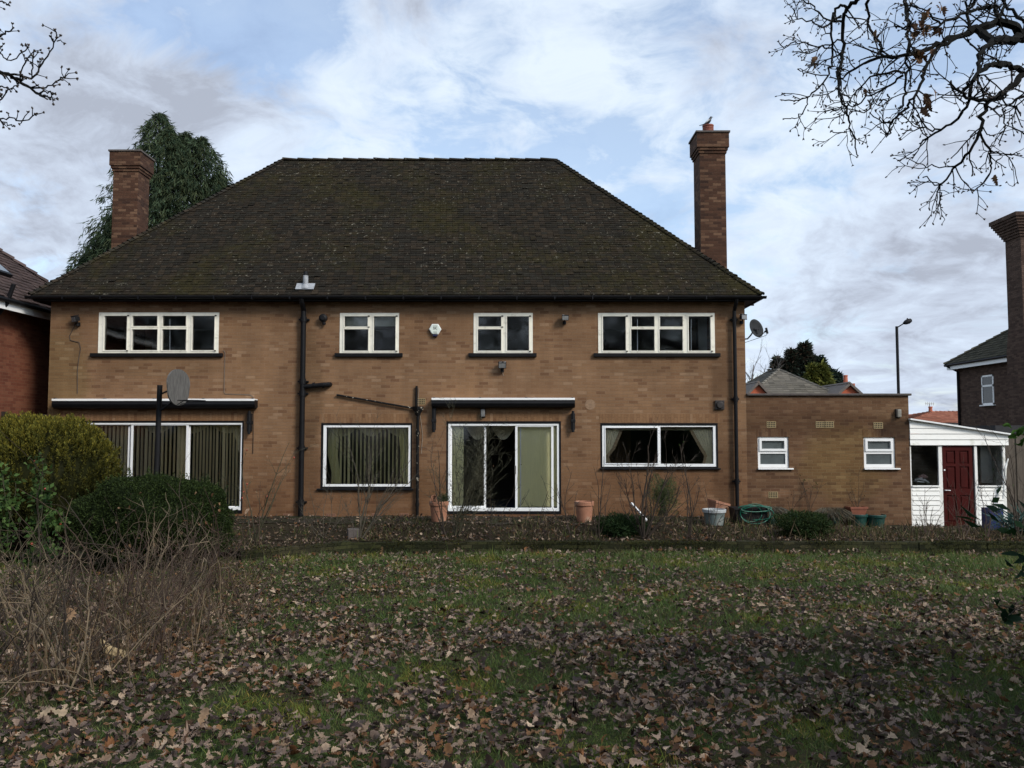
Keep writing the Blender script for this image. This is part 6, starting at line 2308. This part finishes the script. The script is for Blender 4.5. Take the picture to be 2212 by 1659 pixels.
gbc = P(95, 1040, 15.6)
zt = P(140, 902, 15.4).z
gz_ = -.25
hh = (zt - gz_) / 2
def shoot_bush(label, name, c, rad, shoots, per, pal, tips, seed, cat='bush'):
    """a conifer bush made of upright shoots clothed in short needles, crowded over a rounded body"""
    g = np.random.default_rng(seed)
    c, rad = np.array(c, dtype=float), np.array(rad, dtype=float)
    t = thing(name, label, cat, (c[0], c[1], c[2] - rad[2]))
    dv = unit(g.normal(0, 1, (shoots, 3)))
    dv[:, 2] = np.where(dv[:, 2] < -.5, -dv[:, 2], dv[:, 2])
    q = np.sum(np.abs(dv) ** 2.25, 1) ** (-1 / 2.25) * (1 + .06 * np.sin(dv[:, 0] * 7 + 1) * np.sin(dv[:, 2] * 5) + g.normal(0, .035, shoots))
    tip = c + dv * rad * q[:, None]
    ax = unit(dv * np.array([.45, .45, .2]) + np.array([0, 0, 1.0]) + g.normal(0, .16, (shoots, 3)))
    Ls = g.uniform(.16, .34, shoots)
    u = g.random((shoots, per)) ** .8
    a = g.uniform(0, 6.28, (shoots, per))
    s1 = unit(np.cross(ax, np.array([0.3, 1, 0])))
    s2 = np.cross(ax, s1)
    out = s1[:, None] * np.cos(a)[..., None] + s2[:, None] * np.sin(a)[..., None]
    rad_s = (.050 * (1 - .75 * u) + .010)[..., None]
    p = tip[:, None] - ax[:, None] * ((1 - u) * Ls[:, None])[..., None] + out * rad_s * .4
    d = unit(out * (1.05 - .6 * u[..., None]) + ax[:, None] * (.5 + u[..., None]))
    nr = unit(ax[:, None] * 1.0 - out * .4 + g.normal(0, .4, (shoots, per, 3)))
    up = np.clip(dv[:, 2] * .85 + .22 + g.normal(0, .16, shoots), 0, 1)
    gold = (up[:, None] * (.25 + .75 * u))[..., None]
    m = shoots * per
    col = pick(g, pal, m, .2).reshape(shoots, per, 3) * (1 - gold) + pick(g, tips, m, .15).reshape(shoots, per, 3) * gold
    V, F = cards(p.reshape(-1, 3), d.reshape(-1, 3), nr.reshape(-1, 3), g.uniform(.030, .060, m), g.uniform(.012, .022, m), .1)
    fast_mesh('foliage', V, F, M_fol, t, np.repeat(col.reshape(-1, 3), 4, axis=0))
    k = 24
    aa, bb = np.meshgrid(np.linspace(0, 2 * math.pi, k, endpoint=False), np.linspace(.02, math.pi - .02, 14))
    sv = np.stack([np.cos(aa) * np.sin(bb), np.sin(aa) * np.sin(bb), np.cos(bb)], 2).reshape(-1, 3)
    fs = np.sum(np.abs(sv) ** 2.25, 1) ** (-1 / 2.25) * .84
    i, j = np.meshgrid(np.arange(k), np.arange(13))
    i, j = i.ravel(), j.ravel()
    fast_mesh('inner_twigs', c + sv * rad * fs[:, None], np.stack([j * k + i, j * k + (i + 1) % k, (j + 1) * k + (i + 1) % k, (j + 1) * k + i], 1), M_fol, t, np.repeat(np.array([pal[0]]) * .8, len(sv), axis=0))
    mb = MB()
    mb.tube([(c[0], c[1], c[2] - rad[2] * 1.05), (c[0] + .05, c[1], c[2])], [.07, .04], 8)
    q0 = P(255, 1045, 15.0)
    mb.build('stem', M_twig, t)
    return t


shoot_bush('golden-topped conifer bush at the left edge below the red brick house', 'golden_conifer_bush', (gbc.x - .12, 15.7, gz_ + hh + .03), (1.30, 1.20, hh), 2300, 34, [(.018, .020, .004), (.028, .030, .006), (.024, .028, .007)], [(.205, .180, .026), (.160, .152, .028), (.25, .205, .030), (.10, .105, .024)], 8)
leafy('low dark spreading juniper in the border right of the hose', 'juniper', tuple(P(1737, 1136, 17.4)), (.52, .42, .27), 9000, .055, [(.020, .038, .014), (.028, .05, .016), (.04, .055, .016)], 15, lump=.22, up=.35, shell=.5, width=.28, group='small evergreens in the border')
leafy('small dark juniper at the foot of the bare forked shrub', 'juniper', tuple(P(1345, 1140, 17.5)), (.48, .40, .26), 8000, .055, [(.016, .034, .013), (.022, .044, .016), (.032, .056, .018)], 16, lump=.22, up=.35, shell=.5, width=.28, group='small evergreens in the border')
leafy('soft green feathery herb bush below the kitchen window', 'feathery_bush', tuple(P(1432, 1072, 18.9)), (.32, .28, .42), 5200, .075, [(.060, .085, .032), (.075, .10, .04), (.05, .07, .03)], 17, lump=.25, up=.8, shell=.8, width=.10, core=False)
p_ = pos1 + Vector((.10, 0, .04))
leafy('tuft of green leaves growing in the left terracotta pot', 'potted_herb', tuple(p_), (.13, .12, .10), 500, .06, [(.035, .055, .022), (.05, .07, .03)], 18, 'plant', lump=.2, up=.8, shell=.9, width=.2, core=False, stems=False)
# dead grass in the pots
for k, seed, nn in ((0, 41, 700), (3, 42, 1500)):
    g = np.random.default_rng(seed)
    q = gp[k][1]
    a = g.uniform(0, 6.28, nn); r_ = np.sqrt(g.random(nn)) * .17
    p = np.stack([q.x + np.cos(a) * r_, q.y + np.sin(a) * r_, np.full(nn, q.z - .04)], 1)
    d = unit(np.stack([np.cos(a) * .6, np.sin(a) * .6 - .2, g.uniform(.2, 1.0, nn)], 1) + g.normal(0, .2, (nn, 3)))
    V1, F1 = cards(p, d, g.normal(0, 1, (nn, 3)), .22, .010)
    d2 = unit(d + np.array([0, -.3, -1.1]))
    p2 = p + d * .20
    V2, F2 = cards(p2, d2, g.normal(0, 1, (nn, 3)), .24, .008)
    V, F = np.concatenate([V1, V2]), np.concatenate([F1, F2 + len(V1)])
    o = fast_mesh('dead_tuft', V, F, M_leaf, None, np.repeat(pick(g, [(.15, .115, .07), (.10, .085, .06), (.12, .12, .095)], nn * 2, .2), 4, axis=0))
    tag(o, 'drooping tan dead grass in the pot nearest the hose' if k == 0 else 'mound of grey dead grass spilling over its green pot', 'dead plant', 'dead grass in the plastic pots')

# broad-leaved rose with hips at the left edge
rr = random.Random(9)
rb = P(60, 1230, 11.2)
rb.z = ground_z(rb.x, rb.y)
t = thing('rose_bush', 'green broad-leaved rose with orange hips at the left edge before the golden bush', 'shrub', tuple(rb))
mb = MB(); tips = []
for (x, y, r) in ((12, 1010, .010), (60, 1020, .010), (95, 1090, .008), (118, 1110, .008), (98, 1050, .009), (30, 1080, .008), (-20, 1030, .009), (70, 1130, .007)):
    q = P(x, y, 11.0 + rr.uniform(-.5, .5))
    v = q - rb
    grow(mb, rr, rb + Vector((rr.uniform(-.15, .15), 0, -.02)), v, v.length, r, 2, .12, .18, (0, 0, .01), (3, 4), (.35, .9), .19, .35, 5, tips, .35)
mb.build('stems', M_twig_green, t)
g = np.random.default_rng(12)
nn = 1100
ch = [tips[i] for i in g.integers(0, len(tips), nn)]
p = np.array([tuple(c[0]) for c in ch]) + g.normal(0, .045, (nn, 3))
keep = p[:, 2] > rb.z + .35
p = p[keep]; nn = len(p)
d = unit(g.normal(0, .8, (nn, 3)) + np.array([.1, -.2, .05]))
V, F = cards(p, d, unit(g.normal(0, .6, (nn, 3)) + np.array([0, -.5, .9])), g.uniform(.055, .105, nn), g.uniform(.034, .06, nn), .12)
fast_mesh('leaves', V, F, M_fol, t, np.repeat(pick(g, [(.060, .105, .028), (.030, .062, .014), (.045, .085, .020), (.022, .048, .013), (.07, .105, .030)], nn, .25), 4, axis=0))
mb = MB()
for p, d in rr.sample(tips, 7):
    mb.lathe((p.x, p.y, p.z - .012), [(0, -.016), (.015, -.009), (.018, .004), (.011, .017), (0, .02)], 10)
mb.build('fruit', M_hip, t)

# blue-green sword leaves at the right end of the wall
g = np.random.default_rng(55)
nn = 150
q = P(2205, 1112, 17.9); q.z = ground_z(q.x, q.y) + .25
t = thing('sword_leaf_plant', 'clump of blue-green sword-shaped leaves at the right edge by the crate', 'plant', (q.x, q.y, q.z - .25))
a = g.uniform(0, 6.28, nn)
d = unit(np.stack([np.cos(a), np.sin(a), g.uniform(-.25, .8, nn)], 1))
V, F = cards(np.array([tuple(q)] * nn) + g.normal(0, .10, (nn, 3)), d, unit(g.normal(0, .3, (nn, 3)) + np.array([0, 0, 1])), g.uniform(.4, .75, nn), g.uniform(.035, .06, nn), -.03)
fast_mesh('leaves', V, F, M_fol, t, np.repeat(pick(g, [(.05, .10, .085), (.07, .125, .105), (.035, .075, .065), (.12, .17, .145)], nn, .15), 4, axis=0))
mb = MB(); mb.tube([(q.x, q.y, q.z - .3), (q.x, q.y, q.z + .02)], [.09, .07], 8); mb.build('stem', M_bark, t)

# evergreen laurel near us at the right, only its edge in view
leafy('dark evergreen laurel close to the viewer at the lower right edge', 'laurel_bush', (5.3, 5.2, 1.05), (1.35, 1.5, 1.15), 3600, .13, [(.014, .034, .014), (.018, .044, .018), (.022, .05, .016)], 61, lump=.25, up=.2, shell=.55, width=.42)
leafy('tall dark evergreen out of view at the right, added to shade the lawn', 'laurel_bush', (6.6, 3.0, 2.6), (2.1, 2.4, 3.0), 19000, .13, [(.014, .034, .014), (.018, .044, .018), (.022, .05, .016)], 62, lump=.2, up=.2, shell=.4, width=.42)  # unseen; placed and sized to shade the lower right of the lawn
g = np.random.default_rng(63)
mb = MB(); rr = random.Random(63); tips = []
t = thing('leafy_twig', 'bare twig with a few dark broad leaves reaching in at the lower right edge', 'twig', (3.55, 5.2, .7))
for (x, y, Y) in ((2218, 1270, 5.1), (2212, 1310, 5.0), (2225, 1350, 4.9)):
    grow(mb, rr, (3.55, 5.2, .7), P(x, y, Y) - Vector((3.55, 5.2, .7)), (P(x, y, Y) - Vector((3.55, 5.2, .7))).length, .007, 1, .08, .2, (0, 0, 0), (3,), (.4, .9), .35, .35, 5, tips)
mb.build('stems', M_twig, t)
nn = 22
ch = [tips[i] for i in g.integers(0, len(tips), nn)]
p = np.array([tuple(c[0]) for c in ch]) + g.normal(0, .03, (nn, 3))
V, F, K = oak_leaves(p, g.uniform(0, 6.3, nn), g.normal(-.5, .5, nn), g.normal(.5, .5, nn), g.uniform(.06, .10, nn), pick(g, [(.010, .026, .011), (.016, .038, .015), (.022, .045, .015)], nn, .15), g, True, True)
fast_mesh('leaves', V, F, M_fol, t, K)
q = P(2200, 938, 10.5)
t = thing('leafy_twig', 'bright green leaf spray entering at the right edge below the dark neighbour', 'twig', tuple(q + Vector((.5, 0, -.2))))
mb = MB(); mb.tube([q + Vector((.6, 0, -.35)), q + Vector((.25, 0, -.05)), q], [.008, .006, .004], 5); mb.build('stems', M_twig, t)
nn = 13
V, F, K = oak_leaves(np.array([tuple(q)] * nn) + g.normal(0, .08, (nn, 3)), g.uniform(2, 4.4, nn), g.normal(-.3, .5, nn), g.normal(1.0, .4, nn), g.uniform(.10, .17, nn), pick(g, [(.035, .085, .014), (.05, .11, .02)], nn, .15), g, True, True)
fast_mesh('leaves', V, F, M_fol, t, K)

# ---------------------------------------------------------------- conifers and far trees
def conifer(label, name, base, H, prof, n, size, pal, seed, droop=.6, group=None, tops=((0, 0, 1.0),), topcol=None, cat='tree', irregular=.25, width=.42):
    """sprays of foliage through a tapering crown with ragged edge and several leaders; prof maps height 0..1 to radius"""
    g = np.random.default_rng(seed)
    base = np.array(base, dtype=float)
    t = thing(name, label, cat, tuple(base), group)
    per = n // len(tops)
    P_, D_, C_ = [], [], []
    for (ox, oy, hs) in tops:
        h = g.random(per) ** 1.15
        a = g.uniform(0, 6.28, per)
        br = np.floor(a * 3.2 + np.floor(h * H * 1.6) * 1.7)              # which branch the spray sits on
        br = np.sin(br * 12.9898 + np.floor(h * H * 1.6) * 78.233 + seed) * 43758.5
        br = br - np.floor(br)
        R_ = np.interp(h, [q[0] for q in prof], [q[1] for q in prof]) * (1 - irregular + irregular * 2 * br)
        rr_ = R_ * (1 - g.random(per) ** 1.5 * .55)
        z = h * H * hs
        P_.append(np.stack([base[0] + ox + np.cos(a) * rr_, base[1] + oy + np.sin(a) * rr_, base[2] + z - .12 * rr_ * droop], 1))
        D_.append(np.stack([np.cos(a), np.sin(a), -droop * g.uniform(.3, 1.4, per)], 1))
        c = pick(g, pal, per, .22)
        if topcol is not None:
            f = np.clip((h - .55) * 2.6 + g.normal(0, .3, per), 0, 1)[:, None]
            c = c * (1 - f) + pick(g, topcol, per, .2) * f
        C_.append(c)
    p, d, c = np.concatenate(P_), unit(np.concatenate(D_) + g.normal(0, .35, (per * len(tops), 3))), np.concatenate(C_)
    m = len(p)
    V, F, K = [], [], []
    for k in range(3):                                                  # each spray is three blades
        dd = unit(d + g.normal(0, .35, (m, 3)))
        v, f = cards(p + g.normal(0, size * .15, (m, 3)), dd, unit(g.normal(0, .7, (m, 3)) + np.array([0, 0, .6])), size * g.uniform(.6, 1.3, m), size * width * g.uniform(.5, 1.0, m), -.08)
        F.append(f + len(V) * m * 4); V.append(v); K.append(np.repeat(c * g.uniform(.8, 1.15, (m, 1)), 4, axis=0))
    fast_mesh('crown', np.concatenate(V), np.concatenate(F), M_fol, t, np.concatenate(K))
    mb = MB()
    for (ox, oy, hs) in tops:
        mb.tube([(base[0], base[1], base[2]), (base[0] + ox * .6, base[1] + oy, base[2] + H * hs * .5), (base[0] + ox, base[1] + oy, base[2] + H * hs * 1.0)], [.03 * H * .6, .012 * H, .01], 8)
    mb.build('trunk', M_bark, t)
    return t


CY_ = 34.0
cb = P(323, 900, CY_); cb.z = -.4
Ht = P(327, 243, CY_).z - cb.z
conifer('tall drooping dark green cypress rising behind the left chimney', 'cypress_tree', cb, Ht, [(0, 3.0), (.5, 2.7), (.72, 2.15), (.88, 1.35), (.96, .65), (1, .04)], 90000, .30, [(.040, .062, .032), (.026, .044, .024), (.058, .082, .042), (.050, .062, .028)], 21, 2.0, None,
        ((.1, 0, 1.0), (1.1, .3, .955), (1.95, -.2, .93), (.65, -.4, .945), (-.55, .3, .86), (-1.5, .4, .75), (2.5, .3, .84), (-2.4, .2, .64), (-3.0, .3, .53)), width=.17, irregular=.34)
FYc = 75.0
FG = 'conifers far behind the street house'
for lab, dx, ytop, w, tops, top in (('tallest far conifer with rusty cones over the grey street roof', 1741, 743, 1.7, ((0, 0, 1),), True), ('far conifer left of the tallest one', 1711, 757, 1.3, ((0, 0, 1),), True), ('small brownish pair of conifer tips at the left of the far trees', 1680, 773, .8, ((0, 0, 1), (1.1, .2, .985)), True),
                                ('dark far conifer at the right of the tallest one', 1772, 771, 1.6, ((0, 0, 1), (-1.1, 0, .95)), False), ('dark low far conifer at the right end of the group', 1795, 797, 1.5, ((0, 0, 1), (.6, .3, .96)), False)):
    q = P(dx, 880, FYc); zt = P(dx, ytop, FYc).z
    q.z = 0.0
    conifer(lab, 'conifer_tree', q, zt, [(0, w * 1.5), (.5, w * .95), (.75, w * .50), (.92, w * .15), (1, .02)], 4200, .55, [(.022, .036, .026), (.030, .045, .030), (.018, .030, .024)], int(dx), .25, FG, tops, [(.055, .036, .024), (.032, .040, .026), (.026, .038, .026)] if top else None)
for lab, dx, ytop, w in (('small yellow-green conifer before the dark far trees', 1777, 788, 1.5), ('lower yellow-green conifer beside the street roof hip', 1757, 790, 1.0)):
    q = P(dx, 880, FYc - 6); zt = P(dx, ytop, FYc - 6).z
    q.z = 0.0
    conifer(lab, 'golden_conifer', q, zt, [(0, w * 1.5), (.6, w * .9), (1, .05)], 2600, .45, [(.10, .11, .025), (.14, .14, .03), (.07, .085, .02)], int(dx), .1, FG)
# bare tree by the gable
q = P(1632, 860, 70); q.z = 0
t = thing('bare_tree', 'pale bare winter tree beside the right-hand house wall, far behind', 'tree', tuple(q))
mb = MB(); rr = random.Random(4)
mb.tube([q, q + Vector((0, 0, 3.0))], [.3, .22], 8)
mb.build('trunk', M_bark_far, t)
mb = MB()
for k in range(17):
    a = rr.uniform(0, 6.28)
    d = Vector((math.cos(a) * rr.uniform(.2, .75), math.sin(a) * .6, 1))
    grow(mb, rr, q + Vector((0, 0, rr.uniform(1.8, 3.0))), d, rr.uniform(3.5, 5.6), .13, 3, .45, .22, (0, 0, .05), (3, 4, 4), (.3, .75), .52, .3, 4)
mb.build('crown', M_bark_far, t)

# ---------------------------------------------------------------- overhanging boughs
def depth_at(x, y):
    """how far away each place on the bough lies, smooth over the tree"""
    return 7.2 + .55 * math.sin(x * .011 + 1) + .45 * math.cos(y * .014) + .25 * math.sin((x + y) * .03)


def bough(mb, rr, pts, r0, r1, kids, tips, tw=.35, klev=1, n=6, twr=.0042, down=-.02, sway=.010):
    q = [P(x, y, depth_at(x, y)) for x, y in pts]
    fine = [q[0]]
    for a, b in zip(q[:-1], q[1:]):
        m = max(3, int((b - a).length / .07))
        for k in range(1, m + 1):
            fine.append(a.lerp(b, k / m) + rvec(rr, sway if k < m else 0))
    m = len(fine)
    rad = [r0 + (r1 - r0) * (i / (m - 1)) ** .7 for i in range(m)]
    mb.tube(fine, [x * rr.uniform(.9, 1.12) for x in rad], n)
    for _ in range(kids):
        i = rr.randrange(int(m * .12), m)
        d = (fine[min(i + 1, m - 1)] - fine[max(0, i - 1)]).normalized()
        ax = d.cross(rvec(rr)).normalized()
        nd = Matrix.Rotation(rr.uniform(.45, 1.15), 3, ax) @ d
        grow(mb, rr, fine[i], nd, tw * rr.uniform(.45, 1.35), max(min(rad[i] * .6, .008), twr), klev, .055, .42, (0, 0, down), (3, 3), (.45, 1.0), .55, .65, 4, tips, .25)
    d = (fine[-1] - fine[-3]).normalized()
    tips.append((fine[-1], d))


def buds(mb, tips, rr, r=.0062, each=2):
    for p, d in tips:
        for k in range(each):
            v = (d + rvec(rr, .5)).normalized()
            mb.tube([p - v * .004, p + v * .008, p + v * .020], [r * .6, r, r * .3], 5)


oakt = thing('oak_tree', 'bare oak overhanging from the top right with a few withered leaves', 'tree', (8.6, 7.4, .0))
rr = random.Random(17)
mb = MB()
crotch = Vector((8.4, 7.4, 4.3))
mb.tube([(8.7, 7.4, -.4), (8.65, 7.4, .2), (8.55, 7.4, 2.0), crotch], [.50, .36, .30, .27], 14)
mb.build('trunk', M_bark, oakt)
mb = MB(); tips = []
Z = lambda pts: [(1641.6 + a * .3125, b * .3125) for a, b in pts]
e1, e2, e3 = Z([(1900, 300), (1900, 520), (1900, 60)])
for e, r in ((e1, .055), (e2, .040), (e3, .05)):
    p = P(*e, depth_at(*e))
    mb.tube([crotch + Vector((0, 0, -.3)), crotch.lerp(p, .35) + Vector((0, 0, .35)), crotch.lerp(p, .7) + Vector((0, 0, .2)), p], [.17, .13, .09, r], 9)
for (tx, ty, tz) in ((10.8, 8.5, 8.5), (7.6, 9.0, 9.5), (9.5, 5.5, 8.8)):
    grow(mb, rr, crotch, Vector((tx, ty, tz)) - crotch, 4.2, .14, 2, .4, .25, (0, 0, .02), (4, 4), (.4, .9), .55, .3, 7)
L = [
    (Z([(1900, 300), (1825, 245), (1700, 160), (1640, 150), (1500, 200), (1440, 230)]), .052, .030, 8),
    (Z([(1440, 230), (1300, 260), (1190, 330), (1000, 380), (870, 390), (760, 420), (690, 455), (600, 510), (540, 545), (490, 535)]), .026, .005, 22),
    (Z([(1900, 60), (1830, 260), (1620, 290), (1560, 250), (1490, 190)]), .045, .03, 10),
    (Z([(1660, 150), (1640, 90), (1610, 40), (1500, 60), (1380, 100), (1250, 170), (1130, 200), (1020, 190), (930, 170)]), .022, .006, 22),
    (Z([(1015, -60), (1020, 100), (1020, 190), (1035, 280), (1015, 400), (1005, 510), (1010, 640), (990, 730), (965, 745)]), .022, .006, 20),
    (Z([(1440, 230), (1320, 280), (1230, 320), (1190, 380), (1140, 480), (1110, 580), (1060, 680), (1020, 730), (960, 790), (900, 860), (898, 925), (870, 935)]), .020, .005, 20),
    (Z([(740, -60), (745, 150), (790, 260), (840, 310), (845, 420), (800, 520), (810, 590)]), .016, .005, 14),
    (Z([(690, -60), (660, 20), (600, 60), (575, 150), (570, 280), (570, 400), (540, 530), (560, 680), (600, 790), (620, 890), (660, 960), (670, 1070)]), .024, .0048, 26),
    (Z([(610, 60), (570, 40), (520, 60), (500, 130), (490, 230), (500, 330), (495, 430), (460, 540), (380, 630), (330, 670), (270, 695), (150, 690)]), .016, .0045, 22),
    (Z([(335, 670), (330, 720), (295, 790), (240, 820), (170, 820)]), .006, .004, 4),
    (Z([(1900, 520), (1825, 500), (1780, 560), (1690, 640), (1620, 680), (1500, 690), (1430, 680), (1360, 620), (1320, 560)]), .036, .006, 18),
    (Z([(1600, 285), (1510, 380), (1515, 460), (1470, 560), (1450, 660), (1430, 740), (1370, 820), (1250, 900), (1130, 970), (1110, 990)]), .026, .0055, 18),
    (Z([(1830, 500), (1700, 450), (1590, 450), (1510, 500)]), .026, .015, 8),
    (Z([(1690, 640), (1590, 690), (1550, 780), (1530, 880), (1510, 930), (1450, 1050), (1350, 1150), (1290, 1240), (1240, 1300), (1245, 1375)]), .022, .0048, 20),
    (Z([(1520, 910), (1590, 1030), (1600, 1160), (1550, 1260), (1480, 1320)]), .010, .0045, 10),
    (Z([(1345, 1150), (1240, 1160), (1150, 1160), (1090, 1130)]), .006, .004, 5),
    (Z([(1260, 1280), (1190, 1260), (1130, 1225)]), .006, .004, 4),
    (Z([(1590, 1040), (1660, 1070), (1790, 1060)]), .006, .004, 5),
    (Z([(1250, 895), (1150, 880), (1030, 900)]), .007, .004, 3),
    (Z([(1150, 880), (1090, 805)]), .006, .004, 1),
    (Z([(575, 150), (480, 140), (380, 70), (290, -10)]), .012, .005, 10),
    (Z([(570, 280), (450, 310), (330, 370), (230, 360)]), .009, .004, 8),
    (Z([(560, 110), (430, 190), (320, 150), (250, 120), (235, 60)]), .010, .004, 10),
    (Z([(500, 330), (380, 320), (300, 290), (210, 300), (170, 335), (130, 290)]), .008, .004, 8),
    (Z([(600, 800), (560, 745), (455, 770)]), .006, .004, 3),
    (Z([(620, 890), (570, 915), (490, 905)]), .006, .004, 3),
    (Z([(480, 520), (380, 515), (300, 510), (262, 478)]), .006, .004, 4),
    (Z([(1000, 500), (930, 490), (800, 520), (700, 600), (640, 660), (585, 655)]), .011, .004, 9),
    (Z([(990, 520), (900, 590), (790, 650), (700, 710), (640, 740), (600, 710)]), .010, .004, 9),
    (Z([(880, 650), (885, 700), (790, 710), (720, 780), (660, 760)]), .007, .004, 4),
    (Z([(910, 860), (830, 830), (765, 785)]), .006, .004, 4),
    (Z([(1060, 690), (1070, 750), (1150, 745)]), .006, .004, 3),
    (Z([(1700, 640), (1690, 800), (1690, 900), (1660, 1000)]), .008, .004, 6),
    (Z([(1900, 640), (1780, 680), (1720, 730), (1800, 790)]), .014, .005, 10),
    (Z([(1530, 870), (1570, 930), (1610, 935)]), .006, .004, 2),
    (Z([(1660, 150), (1680, 60), (1700, -40)]), .018, .01, 10),
    (Z([(1440, 230), (1430, 100), (1480, 20), (1480, -40)]), .016, .01, 12),
    (Z([(1250, 170), (1180, 100), (1120, 60), (1040, 20)]), .010, .004, 10),
    (Z([(1900, 200), (1800, 130), (1700, 40), (1620, -40)]), .02, .01, 10),
]
for pts, r0, r1, k in L:
    bough(mb, rr, pts, r0, r1 * 1.1, int(k * .58 + .5), tips, .23, twr=.0046)
M_bud = plain("brown_bud", (.03, .02, .013), .7, .2, 20)
mb.cur = 1
buds(mb, tips, rr, .0058)
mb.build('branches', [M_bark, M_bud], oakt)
wl = []
g = np.random.default_rng(77)
for (a, b), k in (((1150, 190), 6), ((1090, 250), 5), ((1230, 250), 4), ((1110, 420), 8), ((1260, 100), 3), ((375, 475), 2), ((1170, 745), 7), ((790, 710), 2), ((1610, 1265), 1), ((800, 265), 2)):
    x, y = Z([(a, b)])[0]
    q = P(x, y, depth_at(x, y))
    wl += [tuple(q + Vector(g.normal(0, .028, 3))) for _ in range(k)]
k = len(wl)
V, F, K = oak_leaves(np.array(wl), g.uniform(0, 6.3, k), g.normal(1.2, .4, k), g.normal(0, .7, k), g.uniform(.07, .11, k), pick(g, [(.13, .07, .04), (.09, .05, .03), (.17, .10, .055)], k), g, True)
fast_mesh('withered_leaves', V, F, M_leaf, oakt, K)

ash = thing('bare_tree', 'bare tree with knobbly budded twigs reaching in at the top left', 'tree', (-7.6, 7.2, 0))
mb = MB()
cr2 = Vector((-7.4, 7.3, 4.2))
mb.tube([(-7.6, 7.2, -.3), (-7.55, 7.2, 2), cr2], [.24, .18, .15], 12)
mb.build('trunk', M_bark, ash)
mb = MB(); tips = []
Zl = lambda pts: [(a * .3958, b * .3958) for a, b in pts]
for e, r in ((Zl([(-60, 380)])[0], .024), (Zl([(-60, 640)])[0], .012), (Zl([(-60, 200)])[0], .018)):
    p = P(*e, depth_at(*e))
    mb.tube([cr2, cr2.lerp(p, .5) + Vector((0, 0, .15)), p], [.08, .05, r], 8)
for (tx, ty, tz) in ((-8.5, 8, 8), (-6.8, 9, 8.5)):
    grow(mb, rr, cr2, Vector((tx, ty, tz)) - cr2, 3.4, .08, 2, .3, .25, (0, 0, .02), (4, 4), (.4, .9), .55, .3, 6)
for pts, r0, r1, k in ((Zl([(-60, 380), (0, 395), (70, 420), (150, 470), (200, 510), (270, 540)]), .022, .005, 15), (Zl([(60, 425), (170, 430), (210, 390), (240, 330), (290, 260), (310, 190), (300, 165)]), .011, .0048, 16), (Zl([(310, 225), (350, 235)]), .006, .004, 1), (Zl([(150, 470), (250, 480), (300, 450), (350, 425)]), .009, .0045, 12), (Zl([(200, 505), (250, 500), (300, 510)]), .007, .0045, 4),
                       (Zl([(-60, 640), (0, 650), (50, 640), (110, 660), (190, 625)]), .010, .0045, 10), (Zl([(0, 652), (40, 685), (80, 688)]), .007, .0045, 4), (Zl([(-60, 200), (0, 200), (30, 170), (70, 155)]), .016, .006, 9), (Zl([(-60, 200), (0, 290), (60, 330), (150, 260)]), .010, .0045, 12), (Zl([(-40, 20), (20, 10), (50, 30)]), .008, .0045, 5), (Zl([(110, 445), (140, 340), (185, 280)]), .008, .0045, 8), (Zl([(-40, 500), (10, 470), (60, 500)]), .009, .0045, 6), (Zl([(-40, 600), (10, 540), (70, 480), (100, 455)]), .008, .0045, 7), (Zl([(175, 430), (180, 370), (185, 280)]), .007, .0045, 6)):
    bough(mb, rr, pts, r0, r1 * 1.05, int(k * .9), tips, .09, klev=0, twr=.0048)
mb.cur = 1
buds(mb, tips, rr, .0080, 4)
mb.build('branches', [M_bark, M_bud], ash)

# dark trees at the bottom of the garden behind the viewer, mirrored in the windows
g = np.random.default_rng(90)
n = 90000
k = g.integers(0, 16, n)
cx = np.linspace(-30, 30, 16)[k] + np.sin(k * 7.3) * 1.5
hgt = 12.0 + 2.5 * np.sin(k * 2.1 + 1)
h = g.random(n)
r_ = 3.1 * np.sqrt(np.clip(1 - (h * 1.9 - .95) ** 2, 0, 1)) * np.sqrt(g.random(n))
a = g.uniform(0, 6.28, n)
p = np.stack([cx + np.cos(a) * r_, -12.0 + np.sin(a) * r_ * .8 + np.cos(k * 3.0), h * hgt - .3], 1)
V, F = cards(p, g.normal(0, 1, (n, 3)), g.normal(0, 1, (n, 3)), g.uniform(.16, .45, n), g.uniform(.10, .26, n), .1)
o = fast_mesh('far_woods', V, F, M_fol, None, np.repeat(pick(g, [(.060, .066, .050), (.085, .088, .070), (.10, .095, .08)], n), 4, axis=0))
tag(o, kind='stuff')
